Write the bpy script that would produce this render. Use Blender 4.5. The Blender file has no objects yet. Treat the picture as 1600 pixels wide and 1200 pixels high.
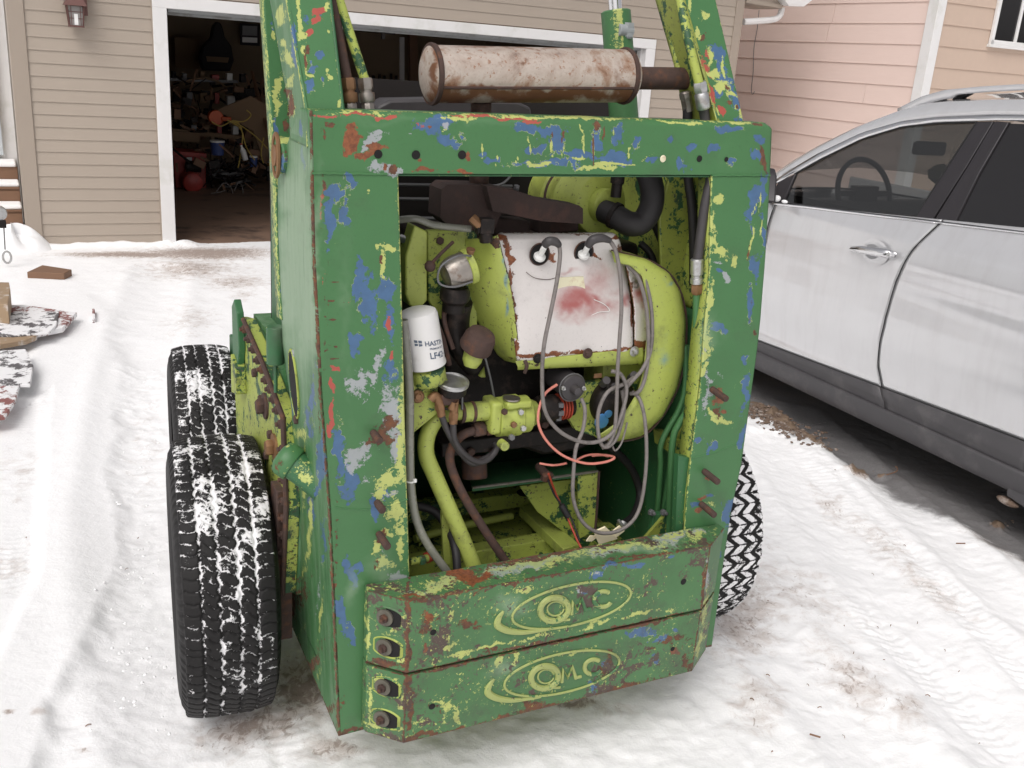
import bpy, bmesh, math, random
import numpy as np
from mathutils import Vector, Matrix
random.seed(7); rng = np.random.default_rng(11)
scene = bpy.context.scene
COL = scene.collection
# ------------------------------------------------------------------ camera, sky, sun
FPX, PITCH, ROLL, CAMH = 1518.0, math.radians(18.48), math.radians(4.18), 1.8
def ray(px, py):
    x = (px-800)/FPX; y = (py-600)/FPX
    X = x*math.cos(ROLL)+y*math.sin(ROLL); yc = -x*math.sin(ROLL)+y*math.cos(ROLL)
    return np.array([X, math.cos(PITCH)-yc*math.sin(PITCH), -math.sin(PITCH)-yc*math.cos(PITCH)])
CAM = np.array([0, 0, CAMH])
cam = bpy.data.cameras.new('camera'); camo = bpy.data.objects.new('camera', cam); COL.objects.link(camo)
cam.sensor_width = 36; cam.lens = 36*FPX/1600; cam.clip_end = 500; cam.clip_start = .05
fw = Vector(ray(800, 600)).normalized(); rt = (Vector(ray(900, 600))-Vector(ray(800, 600))).normalized(); up = rt.cross(fw)
camo.matrix_world = Matrix(((rt.x, up.x, -fw.x, 0), (rt.y, up.y, -fw.y, 0), (rt.z, up.z, -fw.z, CAMH), (0, 0, 0, 1)))
scene.camera = camo
SUN_EL, SUN_AZ = math.radians(52), math.radians(200)
world = bpy.data.worlds.new('World'); scene.world = world; world.use_nodes = True
nt = world.node_tree; nt.nodes.clear()
sky = nt.nodes.new('ShaderNodeTexSky'); sky.sky_type = 'NISHITA'; sky.sun_disc = False
sky.sun_elevation = SUN_EL; sky.sun_rotation = SUN_AZ; sky.dust_density = 4; sky.air_density = 1.0
hs = nt.nodes.new('ShaderNodeHueSaturation'); hs.inputs['Saturation'].default_value = .12
tint = nt.nodes.new('ShaderNodeMixRGB'); tint.blend_type = 'MULTIPLY'; tint.inputs[0].default_value = 1; tint.inputs[2].default_value = (1.0, .975, .975, 1)
bg = nt.nodes.new('ShaderNodeBackground'); bg.inputs[1].default_value = .125
wo = nt.nodes.new('ShaderNodeOutputWorld')
nt.links.new(sky.outputs[0], hs.inputs['Color']); nt.links.new(hs.outputs[0], tint.inputs[1]); nt.links.new(tint.outputs[0], bg.inputs[0]); nt.links.new(bg.outputs[0], wo.inputs[0])
sun = bpy.data.lights.new('sun', 'SUN'); sun.energy = .9; sun.angle = math.radians(35); sun.color = (1, .97, .93)
suno = bpy.data.objects.new('sun', sun); COL.objects.link(suno)
sd = Vector((math.sin(SUN_AZ)*math.cos(SUN_EL), math.cos(SUN_AZ)*math.cos(SUN_EL), math.sin(SUN_EL)))
suno.rotation_euler = sd.to_track_quat('Z', 'Y').to_euler(); suno.location = (0, 0, 20)
scene.view_settings.view_transform = 'Standard'; scene.view_settings.look = 'None'
scene.view_settings.exposure = 0.20; scene.view_settings.gamma = 1; scene.view_settings.use_curve_mapping = False
scene.render.engine = 'CYCLES'; scene.render.resolution_x = 1024; scene.render.resolution_y = 768

# ------------------------------------------------------------------ measuring helpers
def plane_hit(px, py, p0, n):
    d = ray(px, py); return CAM+d*(np.dot(p0-CAM, n)/np.dot(d, n))
def ground_pt(px, py, z=0.):
    d = ray(px, py); return CAM+d*((z-CAMH)/d[2])
def project(P):
    P = np.asarray(P, float); X = P[:, 0]; Y = P[:, 1]; Z = P[:, 2]-CAMH
    zc = Y*math.cos(PITCH)-Z*math.sin(PITCH); yc = -(Y*math.sin(PITCH)+Z*math.cos(PITCH))
    zc = np.where(np.abs(zc) < 1e-3, 1e-3, zc)
    x = X*math.cos(ROLL)-yc*math.sin(ROLL); y = X*math.sin(ROLL)+yc*math.cos(ROLL)
    return 800+FPX*x/zc, 600+FPX*y/zc
class Frame:
    """a local frame standing on the ground: u to its right, v forward, z up"""
    def __init__(s, O, yaw):
        s.O = np.array([O[0], O[1], 0.]); s.yaw = yaw
        s.U = np.array([math.cos(yaw), math.sin(yaw), 0]); s.V = np.array([-math.sin(yaw), math.cos(yaw), 0])
    def loc(s, p): d = p-s.O; return (float(d@s.U), float(d@s.V), float(d[2]))
    def v(s, px, py, v): return s.loc(plane_hit(px, py, s.O+v*s.V, s.V))
    def u(s, px, py, u): return s.loc(plane_hit(px, py, s.O+u*s.U, s.U))
    def z(s, px, py, z): return s.loc(ground_pt(px, py, z))
    def world(s, P): P = np.asarray(P, float); return s.O+P[:, :1]*s.U+P[:, 1:2]*s.V+P[:, 2:3]*np.array([0, 0, 1.])
LO = Frame(ground_pt(530, 1150, .2), math.radians(26.9))      # the loader
CA = Frame(ground_pt(1560, 735, .27), math.radians(26))       # the car
_gy = math.radians(28.17)
GA = Frame(np.array([math.sin(_gy), -math.cos(_gy), 0])*-9.22, _gy)   # the garage wall

# ------------------------------------------------------------------ mesh building
def v3(*a): return Vector(a)
class B:
    def __init__(s): s.v = []; s.f = []
    def add(s, vs, fs):
        n = len(s.v); s.v += [tuple(map(float, x)) for x in vs]; s.f += [tuple(i+n for i in f) for f in fs]; return s
    def box(s, c, d, M=None):
        c = Vector(c); hx, hy, hz = d[0]/2, d[1]/2, d[2]/2
        vs = [Vector((x*hx, y*hy, z*hz)) for z in (-1, 1) for y in (-1, 1) for x in (-1, 1)]
        if M is not None: vs = [M @ p for p in vs]
        return s.add([c+p for p in vs], [(0, 2, 3, 1), (4, 5, 7, 6), (0, 1, 5, 4), (2, 6, 7, 3), (0, 4, 6, 2), (1, 3, 7, 5)])
    def b2(s, a, b): 
        return s.box([(a[i]+b[i])/2 for i in range(3)], [abs(a[i]-b[i]) for i in range(3)])
    def prism(s, poly, off):
        n = len(poly); off = Vector(off); p = [Vector(q) for q in poly]; q = [a+off for a in p]
        return s.add(p+q, [tuple(range(n-1, -1, -1)), tuple(range(n, 2*n))]+[(i, (i+1) % n, n+(i+1) % n, n+i) for i in range(n)])
    def tube(s, pts, r, n=10, cap=True, smooth=True, closed=False, flat=1.0, nrm=None):
        P = [Vector(p) for p in pts]
        if smooth and len(P) > 2: P = crom(P, 6, closed)
        m = len(P); rs = r if isinstance(r, (list, tuple)) else None
        vs = []; prev = None
        for i, p in enumerate(P):
            if closed: t = (P[(i+1) % m]-P[i-1]).normalized()
            else: t = (P[min(i+1, m-1)]-P[max(i-1, 0)]).normalized()
            if nrm is not None: a = Vector(nrm)
            elif prev is None: a = Vector((0, 0, 1)) if abs(t.z) < .9 else Vector((1, 0, 0))
            else: a = prev
            a = (a-t*a.dot(t)).normalized(); prev = a; b = t.cross(a)
            rr = r if rs is None else np.interp(i/(m-1), np.linspace(0, 1, len(rs)), rs)
            for k in range(n):
                an = 2*math.pi*k/n; vs.append(p+a*math.cos(an)*rr*flat+b*math.sin(an)*rr)
        fs = []
        for i in range(m if closed else m-1):
            j = (i+1) % m
            for k in range(n): fs.append((i*n+k, i*n+(k+1) % n, j*n+(k+1) % n, j*n+k))
        if cap and not closed: fs += [tuple(range(n-1, -1, -1)), tuple((m-1)*n+k for k in range(n))]
        return s.add(vs, fs)
    def lathe(s, prof, o, ax, n=24, ex=1.0):
        ax = Vector(ax).normalized(); a = Vector((0, 0, 1)) if abs(ax.z) < .9 else Vector((1, 0, 0))
        a = (a-ax*a.dot(ax)).normalized(); b = ax.cross(a); o = Vector(o); vs = []; fs = []
        for r, h in prof:
            for k in range(n):
                an = 2*math.pi*k/n; vs.append(o+ax*h+a*math.cos(an)*r+b*math.sin(an)*r*ex)
        m = len(prof)
        for i in range(m-1):
            for k in range(n): fs.append((i*n+k, i*n+(k+1) % n, (i+1)*n+(k+1) % n, (i+1)*n+k))
        if prof[0][0] > 1e-4: fs.append(tuple(range(n-1, -1, -1)))
        if prof[-1][0] > 1e-4: fs.append(tuple((m-1)*n+k for k in range(n)))
        return s.add(vs, fs)
    def cyl(s, a, b, r, n=20, ch=.08):
        a = Vector(a); b = Vector(b); L = (b-a).length; c = min(r*ch, L*.3)
        return s.lathe([(r-c, 0), (r, c), (r, L-c), (r-c, L)], a, b-a, n)
    def hexb(s, c, ax, r, h, stud=0):
        s.lathe([(r*.94, 0), (r, h*.1), (r, h*.8), (r*.85, h)], c, ax, 6)
        if stud: s.lathe([(r*.5, h), (r*.5, h+stud), (r*.4, h+stud+.001)], c, ax, 8)
        return s
    def grid(s, G):
        G = np.asarray(G, float); n, m = G.shape[:2]
        fs = [(i*m+j, i*m+j+1, (i+1)*m+j+1, (i+1)*m+j) for i in range(n-1) for j in range(m-1)]
        return s.add(G.reshape(-1, 3).tolist(), fs)
    def ball(s, c, r, sc=(1, 1, 1), n=16):
        c = Vector(c); vs = []; fs = []; m = n//2+1
        for i in range(m):
            th = math.pi*i/(m-1)
            for k in range(n):
                ph = 2*math.pi*k/n; vs.append(c+Vector((r*sc[0]*math.sin(th)*math.cos(ph), r*sc[1]*math.sin(th)*math.sin(ph), r*sc[2]*math.cos(th))))
        for i in range(m-1):
            for k in range(n): fs.append((i*n+k, (i+1)*n+k, (i+1)*n+(k+1) % n, i*n+(k+1) % n))
        return s.add(vs, fs)
def crom(P, k=6, closed=False):
    out = []; m = len(P)
    for i in range(m if closed else m-1):
        if closed: a, b, c, d = P[i-1], P[i], P[(i+1) % m], P[(i+2) % m]
        else: a, b, c, d = P[max(i-1, 0)], P[i], P[i+1], P[min(i+2, m-1)]
        for j in range(k):
            t = j/k; out.append(.5*((2*b)+(c-a)*t+(2*a-5*b+4*c-d)*t*t+(-a+3*b-3*c+d)*t**3))
    if not closed: out.append(P[-1])
    return out
def mk_mesh(name, b, mat, smooth=True):
    me = bpy.data.meshes.new(name); me.from_pydata(b.v, [], b.f)
    bm = bmesh.new(); bm.from_mesh(me); bmesh.ops.remove_doubles(bm, verts=bm.verts, dist=1e-5); bmesh.ops.recalc_face_normals(bm, faces=bm.faces); bm.to_mesh(me); bm.free()
    if smooth:
        me.polygons.foreach_set('use_smooth', [True]*len(me.polygons))
        me.set_sharp_from_angle(angle=math.radians(38))
    me.materials.append(mat); me.update(); return me
def part(name, b, mat, parent=None, label=None, bevel=0, solid=0, smooth=True, raw=False):
    me = mk_mesh(name, b, mat, smooth) if not isinstance(b, bpy.types.Mesh) else b
    o = bpy.data.objects.new(name, me); COL.objects.link(o); o.parent = parent
    if label: o['label'] = label
    if solid:
        m = o.modifiers.new('thick', 'SOLIDIFY'); m.thickness = abs(solid); m.offset = -1 if solid > 0 else 1
    if bevel:
        m = o.modifiers.new('bevel', 'BEVEL'); m.width = bevel; m.segments = 2; m.limit_method = 'ANGLE'; m.angle_limit = math.radians(40)
    return o
def tag(o, label, cat, group=None):
    o['label'] = label; o['category'] = cat
    if group: o['group'] = group
    return o
def thing(name, label, cat, frame=None, loc=(0, 0, 0), rz=0, group=None):
    o = bpy.data.objects.new(name, None); COL.objects.link(o); o.empty_display_size = .1
    if frame is not None: o.location = frame.O; o.rotation_euler = (0, 0, frame.yaw)
    else: o.location = loc; o.rotation_euler = (0, 0, rz)
    return tag(o, label, cat, group)
def structure(o): o['kind'] = 'structure'; return o

# ------------------------------------------------------------------ materials
MATS = {}
class N:
    def __init__(s, name):
        s.m = bpy.data.materials.new(name); s.m.use_nodes = True; s.t = s.m.node_tree; s.t.nodes.clear()
        s.out = s.t.nodes.new('ShaderNodeOutputMaterial'); s.p = s.t.nodes.new('ShaderNodeBsdfPrincipled'); s.t.links.new(s.p.outputs[0], s.out.inputs[0])
        s.tc = s.t.nodes.new('ShaderNodeTexCoord'); MATS[name] = s.m
    def l(s, a, b): s.t.links.new(a, b)
    def setin(s, sock, val):
        if isinstance(val, bpy.types.NodeSocket): s.l(val, sock)
        elif isinstance(val, (tuple, list)): sock.default_value = (*val, 1)[:4] if len(val) == 3 and len(sock.default_value) == 4 else val
        else: sock.default_value = val
    def noise(s, scale, detail=4, rough=.55, dist=0, vec=None, stretch=None, off=0):
        n = s.t.nodes.new('ShaderNodeTexNoise'); n.inputs['Scale'].default_value = scale; n.inputs['Detail'].default_value = detail
        n.inputs['Roughness'].default_value = rough; n.inputs['Distortion'].default_value = dist
        src = vec or s.tc.outputs['Object']
        if stretch or off:
            mp = s.t.nodes.new('ShaderNodeMapping'); mp.inputs['Scale'].default_value = stretch or (1, 1, 1); mp.inputs['Location'].default_value = (off, off*.7, off*1.3); s.l(src, mp.inputs[0]); src = mp.outputs[0]
        s.l(src, n.inputs['Vector']); return n.outputs['Fac']
    def math(s, op, a, b=0, c=None, clamp=False):
        n = s.t.nodes.new('ShaderNodeMath'); n.operation = op; n.use_clamp = clamp; s.setin(n.inputs[0], a); s.setin(n.inputs[1], b)
        if c is not None: s.setin(n.inputs[2], c)
        return n.outputs[0]
    def step(s, x, a, b):
        n = s.t.nodes.new('ShaderNodeMapRange'); n.interpolation_type = 'SMOOTHSTEP'; s.setin(n.inputs[0], x); n.inputs[1].default_value = a; n.inputs[2].default_value = b; return n.outputs[0]
    def mix(s, f, a, b):
        n = s.t.nodes.new('ShaderNodeMixRGB'); s.setin(n.inputs[0], f); s.setin(n.inputs[1], a); s.setin(n.inputs[2], b); return n.outputs[0]
    def ramp(s, x, stops):
        n = s.t.nodes.new('ShaderNodeValToRGB'); e = n.color_ramp.elements
        while len(e) < len(stops): e.new(.5)
        for i, (p, c) in enumerate(stops): e[i].position = p; e[i].color = (*c, 1)
        s.l(x, n.inputs[0]); return n.outputs[0]
    def bump(s, h, strength=.3, dist=.002):
        n = s.t.nodes.new('ShaderNodeBump'); n.inputs['Strength'].default_value = strength; n.inputs['Distance'].default_value = dist; s.l(h, n.inputs['Height'])
        s.l(n.outputs[0], s.p.inputs['Normal']); return n
    def attr(s, name):
        n = s.t.nodes.new('ShaderNodeAttribute'); n.attribute_name = name; return n
    def set(s, **k):
        for a, v in k.items(): s.setin(s.p.inputs[a.replace('_', ' ')], v)
        return s
def simple(name, col, rough=.5, metal=0, var=.15, vs=20, bump=0, bs=80, dist=.001, coat=0, dirt=None, spec=None):
    n = N(name); f = n.noise(vs, 5, .6)
    c1 = tuple(c*(1-var) for c in col); c2 = tuple(min(1, c*(1+var)) for c in col)
    c = n.mix(f, c1, c2)
    if dirt:
        c = n.mix(n.math('MULTIPLY', n.step(n.noise(dirt[1], 6, .65, off=3), .5, .66), dirt[2]), c, dirt[0])
    n.set(Base_Color=c, Metallic=metal, Roughness=n.math('MULTIPLY_ADD', f, .25, rough-.12))
    if bump: n.bump(n.noise(bs, 5, .6, off=5), bump, dist)
    if coat: n.set(Coat_Weight=coat, Coat_Roughness=.08)
    if spec is not None: n.p.inputs['Specular IOR Level'].default_value = spec
    return n.m
GREEN = (.057, .168, .060); BLUE = (.060, .125, .26); LIME = (.46, .51, .155); RUST = (.13, .06, .035); WHITE = (.42, .43, .46); REDP = (.40, .075, .045); BARE = (.10, .075, .07); PALE = (.27, .37, .25)
def paint(name, base=GREEN, basevar=.12, chip=(.47, .02), yl=LIME, extra=0, rough=.42, blue=BLUE, rustamt=.0, grime=.25, chipcol=RUST, streak=None, patch=None, soft=False):
    """an old coat of paint, broken down to the coats and the steel below it"""
    n = N(name); A = n.attr('wearA'); Bb = n.attr('wearB')
    sep = n.t.nodes.new('ShaderNodeSeparateColor'); n.l(A.outputs['Color'], sep.inputs[0])
    sep2 = n.t.nodes.new('ShaderNodeSeparateColor'); n.l(Bb.outputs['Color'], sep2.inputs[0])
    big = n.math('ADD', n.math('MULTIPLY', n.noise(34, 8, .72, .4, stretch=(1.25, 1.25, .75)), .55), n.math('MULTIPLY', n.noise(110, 6, .7, .3, off=6), .45)); fine = n.noise(95, 7, .74, .2, off=4); mid = n.math('ADD', n.math('MULTIPLY', n.noise(48, 8, .74, .5, off=9), .55), n.math('MULTIPLY', n.noise(150, 6, .7, .2, off=3), .45))
    def mask(bias, ns, amp=1.3, th=.5, w=.03):
        amp = amp*2.3
        x = n.math('ADD', bias, n.math('MULTIPLY', n.math('SUBTRACT', ns, .5), amp)); return n.step(x, th-w, th+w), x
    low = n.noise(5, 4, .6, off=2)
    c1 = tuple(c*(1-basevar) for c in base); c2 = tuple(c*(1+basevar) for c in base)
    col = n.mix(low, c1, c2)
    col = n.mix(n.math('MULTIPLY', n.step(n.noise(160, 3, .6), .55, .75), .25), col, tuple(c*.6 for c in base))
    if streak:
        st = n.noise(22, 6, .7, .1, stretch=streak[1]); col = n.mix(n.math('MULTIPLY', n.step(st, .44, .60), streak[2]), col, streak[0]); scr = n.noise(1, 8, .75, .0, stretch=(60, 60, 3.5))
    mb, xb = mask(0 if soft else sep.outputs[0], big, .95)
    rim = n.math('MULTIPLY', n.step(xb, .455, .48), n.math('SUBTRACT', 1, n.step(xb, .51, .53)))
    rim = n.math('MULTIPLY', rim, n.step(n.noise(22, 4, .6, off=7), .54, .6))
    col = n.mix(n.math('MULTIPLY', mb, .92), col, n.mix(n.noise(40, 6, .6, off=1), tuple(c*.7 for c in blue), tuple(c*1.35 for c in blue)))
    col = n.mix(n.math('MULTIPLY', rim, .8), col, yl)
    if soft:
        bs_ = n.math('ADD', sep.outputs[0], n.math('MULTIPLY', n.math('SUBTRACT', mid, .5), .7)); col = n.mix(n.math('MULTIPLY', n.step(bs_, .2, .95), .85), col, blue)
    mw, xw = mask(A.outputs['Alpha'], mid, 1.1, .5, .07); col = n.mix(n.math('MULTIPLY', mw, .85), col, n.mix(low, WHITE, tuple(c*.75 for c in WHITE)))
    mo, xo = mask(sep2.outputs[0], mid, .9)
    if soft: mo = n.math('MULTIPLY', n.step(n.math('ADD', sep2.outputs[0], n.math('ADD', n.math('MULTIPLY', n.math('SUBTRACT', low, .5), 1.1), n.math('MULTIPLY', n.math('SUBTRACT', mid, .5), .35))), .15, .95), .9)
    col = n.mix(mo, col, (.36, .065, .06) if soft else n.mix(fine, REDP, (.38, .08, .07)))
    my, xy = mask(sep.outputs[1], mid, 1.2); col = n.mix(my, col, n.mix(low, tuple(c*.85 for c in yl), tuple(c*1.1 for c in yl)))
    mp, xp = mask(sep2.outputs[1], low, .25, .4, .35); col = n.mix(n.math('MULTIPLY', mp, .75), col, PALE)
    if streak: col = n.mix(n.math('MULTIPLY', n.step(scr, .56, .62), .55), col, (.045, .11, .05))
    mr, xr = mask(sep.outputs[2], n.noise(60, 9, .75, .5, off=12), 1.0)
    rc = n.ramp(n.noise(60, 8, .7, off=8), [(.3, (.055, .028, .022)), (.5, chipcol), (.68, (.20, .075, .03))])
    col = n.mix(mr, col, rc)
    # small flakes everywhere
    fl = n.step(fine, 1.05-chip[0], 1.065-chip[0]); flm = n.math('MULTIPLY', fl, n.step(n.noise(9, 5, .6, off=15), .40, .56))
    if patch:
        pn = n.math('ADD', n.math('MULTIPLY', n.noise(11, 6, .6, .4, off=31), .6), n.math('MULTIPLY', n.noise(70, 7, .72, .3, off=32), .4)); col = n.mix(n.step(pn, patch[1], patch[1]+.008), col, patch[0])
    col = n.mix(flm, col, n.mix(n.step(n.noise(35, 2, .5, off=2), .48, .52), BARE, yl if not extra else chipcol))
    mor, _ = mask(sep2.outputs[2], mid, .8); col = n.mix(mor, col, n.ramp(fine, [(.35, (.12, .04, .02)), (.6, (.27, .09, .035))]))
    col = n.mix(n.math('MULTIPLY', n.step(n.noise(7, 7, .7, off=21), .5, .75), grime), col, (.06, .05, .045))
    n.set(Base_Color=col)
    allm = n.math('MAXIMUM', n.math('MAXIMUM', mb, my), n.math('MAXIMUM', mw, n.math('MAXIMUM', mr, flm)))
    n.set(Roughness=n.math('ADD', rough, n.math('ADD', n.math('MULTIPLY', mr, .35), n.math('MULTIPLY', fine, .12))), Metallic=0.)
    h = n.math('SUBTRACT', n.math('MULTIPLY', fine, .12), n.math('ADD', n.math('MULTIPLY', allm, .5), n.math('MULTIPLY', mr, .5)))
    dent = n.noise(3.2, 3, .5, off=40); n.bump(n.math('ADD', h, n.math('MULTIPLY', dent, 3.)), .6, .0013); return n.m
M_GREEN = paint('loader_green_paint', chip=(.345, 0))
M_SIDE = paint('loader_side_paint', chip=(.40, 0), streak=(PALE, (1.5, 1.5, .12), .25))
M_WEIGHT = paint('counterweight_paint', base=(.065, .165, .062), basevar=.3, chip=(.48, 0), rough=.5, grime=.65, patch=((.085, .058, .046), .555))
M_OLIVE = paint('olive_lime_paint', base=(.27, .31, .06), chip=(.455, 0), yl=(.05, .15, .06), extra=1, chipcol=(.05, .03, .022), grime=.5, patch=((.025, .08, .035), .55))
M_GRIMY = simple('grimy_washer_metal', (.13, .12, .095), .6, .3, .4, 60, .3, 150, .001)
M_DKGREEN = paint('dark_green_paint', base=(.035, .13, .05), chip=(.44, 0), grime=.45)
M_LIME = paint('lime_engine_paint', base=(.38, .44, .095), basevar=.12, chip=(.445, 0), extra=1, chipcol=(.05, .03, .022), rough=.4, grime=.6, blue=(.08, .22, .36), soft=True)
M_LIMEG = paint('lime_over_green_paint', base=(.36, .42, .085), chip=(.47, 0), patch=((.025, .085, .035), .525), yl=(.05, .17, .06), extra=1, chipcol=(.06, .035, .025), grime=.6, rough=.5)
M_WHITE = paint('white_shroud_paint', base=(.66, .625, .605), basevar=.07, chip=(.385, 0), yl=(.62, .58, .36), extra=1, chipcol=(.17, .07, .035), rough=.38, grime=.2, soft=True)
M_RUST = simple('rusty_steel', (.075, .045, .037), .8, .2, .45, 60, .5, 150, .002, dirt=((.15, .065, .035), 30, .7))
M_DARKCAST = simple('sooty_cast_iron', (.055, .036, .032), .9, .1, .3, 40, .6, 300, .002, dirt=((.10, .05, .04), 12, .6))
M_BLACKGREASE = simple('greasy_black_metal', (.014, .011, .010), .5, .2, .5, 30, .5, 60, .003, dirt=((.055, .038, .03), 25, .6), spec=.3)
M_RUBBER = simple('black_rubber', (.015, .013, .014), .6, 0, .25, 30, .15, 200, .0006)
M_HOSE = simple('rubber_hose', (.05, .045, .047), .5, 0, .3, 30, .1, 200, .0006)
M_WIRE = simple('grey_ignition_lead', (.19, .17, .16), .55, 0, .22, 60, .2, 300, .0005, dirt=((.08, .07, .065), 40, .5))
M_REDWIRE = simple('faded_red_wire', (.62, .22, .17), .5, 0, .15, 60)
M_CHROME = simple('chrome', (.75, .75, .76), .16, 1, .05, 20)
M_STEEL = simple('zinc_steel', (.52, .52, .52), .42, .9, .15, 60, .2, 200, .0006, dirt=((.25, .2, .16), 50, .4))
M_BRASS = simple('tarnished_brass', (.24, .13, .065), .55, .5, .25, 60, .2, 150, .001)
M_HOLE = simple('black_hole', (.008, .007, .007), .9, 0, .1)
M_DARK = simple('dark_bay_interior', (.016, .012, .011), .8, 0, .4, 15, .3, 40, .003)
M_FILTER = simple('white_filter_can', (.72, .71, .70), .4, 0, .05, 15, dirt=((.4, .38, .34), 9, .45))
M_INK = simple('printed_ink', (.10, .13, .18), .5, 0, .2)
M_CREAM = simple('cream_label', (.74, .70, .50), .5, 0, .06, 40, dirt=((.35, .12, .05), 40, .35))
M_PAPER = simple('cream_paper', (.85, .76, .52), .7, 0, .05, 30)
M_ALU = simple('worn_aluminium', (.33, .30, .27), .38, .85, .35, 40, .4, 80, .002, dirt=((.16, .08, .04), 30, .6))
M_CLEAR = simple('cloudy_clear_hose', (.20, .20, .165), .25, 0, .35, 25, coat=.4)
M_REDRUB = simple('red_rubber_ring', (.42, .06, .03), .55, 0, .25, 40, .3, 100, .001)
M_DIRTWHITE = simple('white_plastic', (.8, .8, .78), .4, 0, .04)
def mat_muffler():
    n = N('heat_stained_muffler'); geo = n.tc.outputs['Object']
    f = n.noise(9, 7, .65, .4); g = n.noise(160, 3, .6); col = n.ramp(f, [(.3, (.20, .13, .10)), (.42, (.46, .37, .31)), (.56, (.55, .48, .42)), (.66, (.36, .23, .16)), (.72, (.20, .10, .06))])
    sp = n.step(n.noise(70, 6, .7, off=3), .58, .63); col = n.mix(n.math('MULTIPLY', sp, .7), col, (.30, .12, .05))
    col = n.mix(n.math('MULTIPLY', n.step(g, .5, .8), .35), col, (.22, .17, .14))
    A = n.attr('wearA'); sep = n.t.nodes.new('ShaderNodeSeparateColor'); n.l(A.outputs['Color'], sep.inputs[0])
    x = n.math('ADD', sep.outputs[2], n.math('MULTIPLY', n.math('SUBTRACT', n.noise(25, 8, .7, off=8), .5), .9))
    col = n.mix(n.step(x, .2, .55), col, n.mix(f, (.12, .05, .03), (.30, .14, .07)))
    n.set(Base_Color=col, Metallic=.35, Roughness=.5); n.bump(g, .2, .0008); return n.m
M_MUFF = mat_muffler()
def mat_tyre():
    n = N('snowy_tyre_rubber'); A = n.attr('snow'); sep = n.t.nodes.new('ShaderNodeSeparateColor'); n.l(A.outputs['Color'], sep.inputs[0])
    ns = n.noise(75, 8, .75, .5); lo = n.noise(9, 5, .6, .3, off=3)
    x = n.math('ADD', n.math('ADD', n.math('MULTIPLY', sep.outputs[0], .50), sep.outputs[1]), n.math('ADD', n.math('MULTIPLY', n.math('SUBTRACT', lo, .5), 2.0), n.math('MULTIPLY', n.math('SUBTRACT', ns, .5), 2.4)))
    m = n.step(x, .47, .60); col = n.mix(ns, (.007, .007, .007), (.022, .02, .02)); col = n.mix(m, col, (.80, .79, .80))
    n.p.inputs['Specular IOR Level'].default_value = .25; n.set(Base_Color=col, Roughness=n.mix(m, (.6,)*3, (.8,)*3)); n.bump(n.math('ADD', m, n.math('MULTIPLY', ns, .3)), .6, .003); return n.m
M_TYRE = mat_tyre()
def mat_snow():
    n = N('trodden_snow'); A = n.attr('ground'); sep = n.t.nodes.new('ShaderNodeSeparateColor'); n.l(A.outputs['Color'], sep.inputs[0])
    a = n.noise(14, 9, .7, .5); b = n.noise(3, 6, .6, .2, off=4); c = n.noise(90, 5, .65, off=6)
    col = n.mix(b, (.90, .90, .905), (.955, .955, .955))
    x = n.math('ADD', sep.outputs[0], n.math('MULTIPLY', n.math('SUBTRACT', a, .5), 1.5))
    col = n.mix(n.math('MULTIPLY', n.step(x, .25, .85), .72), col, (.50, .42, .37))
    y = n.math('ADD', sep.outputs[0], n.math('MULTIPLY', n.math('SUBTRACT', n.noise(40, 6, .7, 1., off=8, stretch=(1, .6, 1)), .5), 2.2))
    col = n.mix(n.math('MULTIPLY', n.step(y, .62, .9), .6), col, (.25, .17, .13))
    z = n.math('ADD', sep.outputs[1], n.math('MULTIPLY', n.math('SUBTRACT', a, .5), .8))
    col = n.mix(n.math('MULTIPLY', n.step(z, .2, .75), .95), col, n.mix(c, (.10, .095, .095), (.22, .21, .21)))  # dark grey: bare slush with the car's shade painted in
    w = n.math('ADD', sep.outputs[2], n.math('MULTIPLY', n.math('SUBTRACT', n.noise(24, 8, .7, .6, off=2), .5), 1.1))
    col = n.mix(n.step(w, .42, .62), col, n.mix(a, (.10, .065, .04), (.30, .22, .16)))
    n.set(Base_Color=col, Roughness=.65); n.p.inputs['Specular IOR Level'].default_value = .3
    n.set(Subsurface_Weight=.0)
    n.bump(n.math('ADD', n.math('ADD', a, n.math('MULTIPLY', c, .25)), n.math('MULTIPLY', n.noise(38, 5, .6, off=11), .6)), .42, .009); return n.m
M_SNOW = mat_snow()
def mat_fluffy():
    n = N('fresh_snow'); a = n.noise(30, 6, .6); n.set(Base_Color=n.mix(a, (.88, .88, .885), (.94, .94, .94)), Roughness=.7); n.bump(a, .5, .006); return n.m
M_FLUFF = mat_fluffy()
M_BEIGE = simple('beige_vinyl_siding', (.40, .338, .278), .55, 0, .035, 6, .12, 120, .0006)
M_BEIGETRIM = simple('beige_corner_trim', (.36, .30, .245), .5, 0, .04, 6)
M_WTRIM = simple('white_door_trim', (.76, .75, .74), .45, 0, .03, 6, dirt=((.5, .5, .42), 3, .3))
M_GREYSTEEL = simple('grey_door_steel', (.30, .31, .31), .5, .3, .15, 8, dirt=((.15, .14, .12), 6, .5))
def mat_pink():
    n = N('pink_hardboard_siding'); g = n.noise(18, 6, .65, .2, stretch=(.3, .3, 3)); n.set(Base_Color=n.mix(g, (.76, .595, .53), (.82, .655, .59)), Roughness=.55); n.bump(g, .15, .001); return n.m
M_PINK = mat_pink()
M_TAN = simple('tan_hardboard_siding', (.55, .42, .335), .55, 0, .05, 14, .1, 60, .001)
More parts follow.
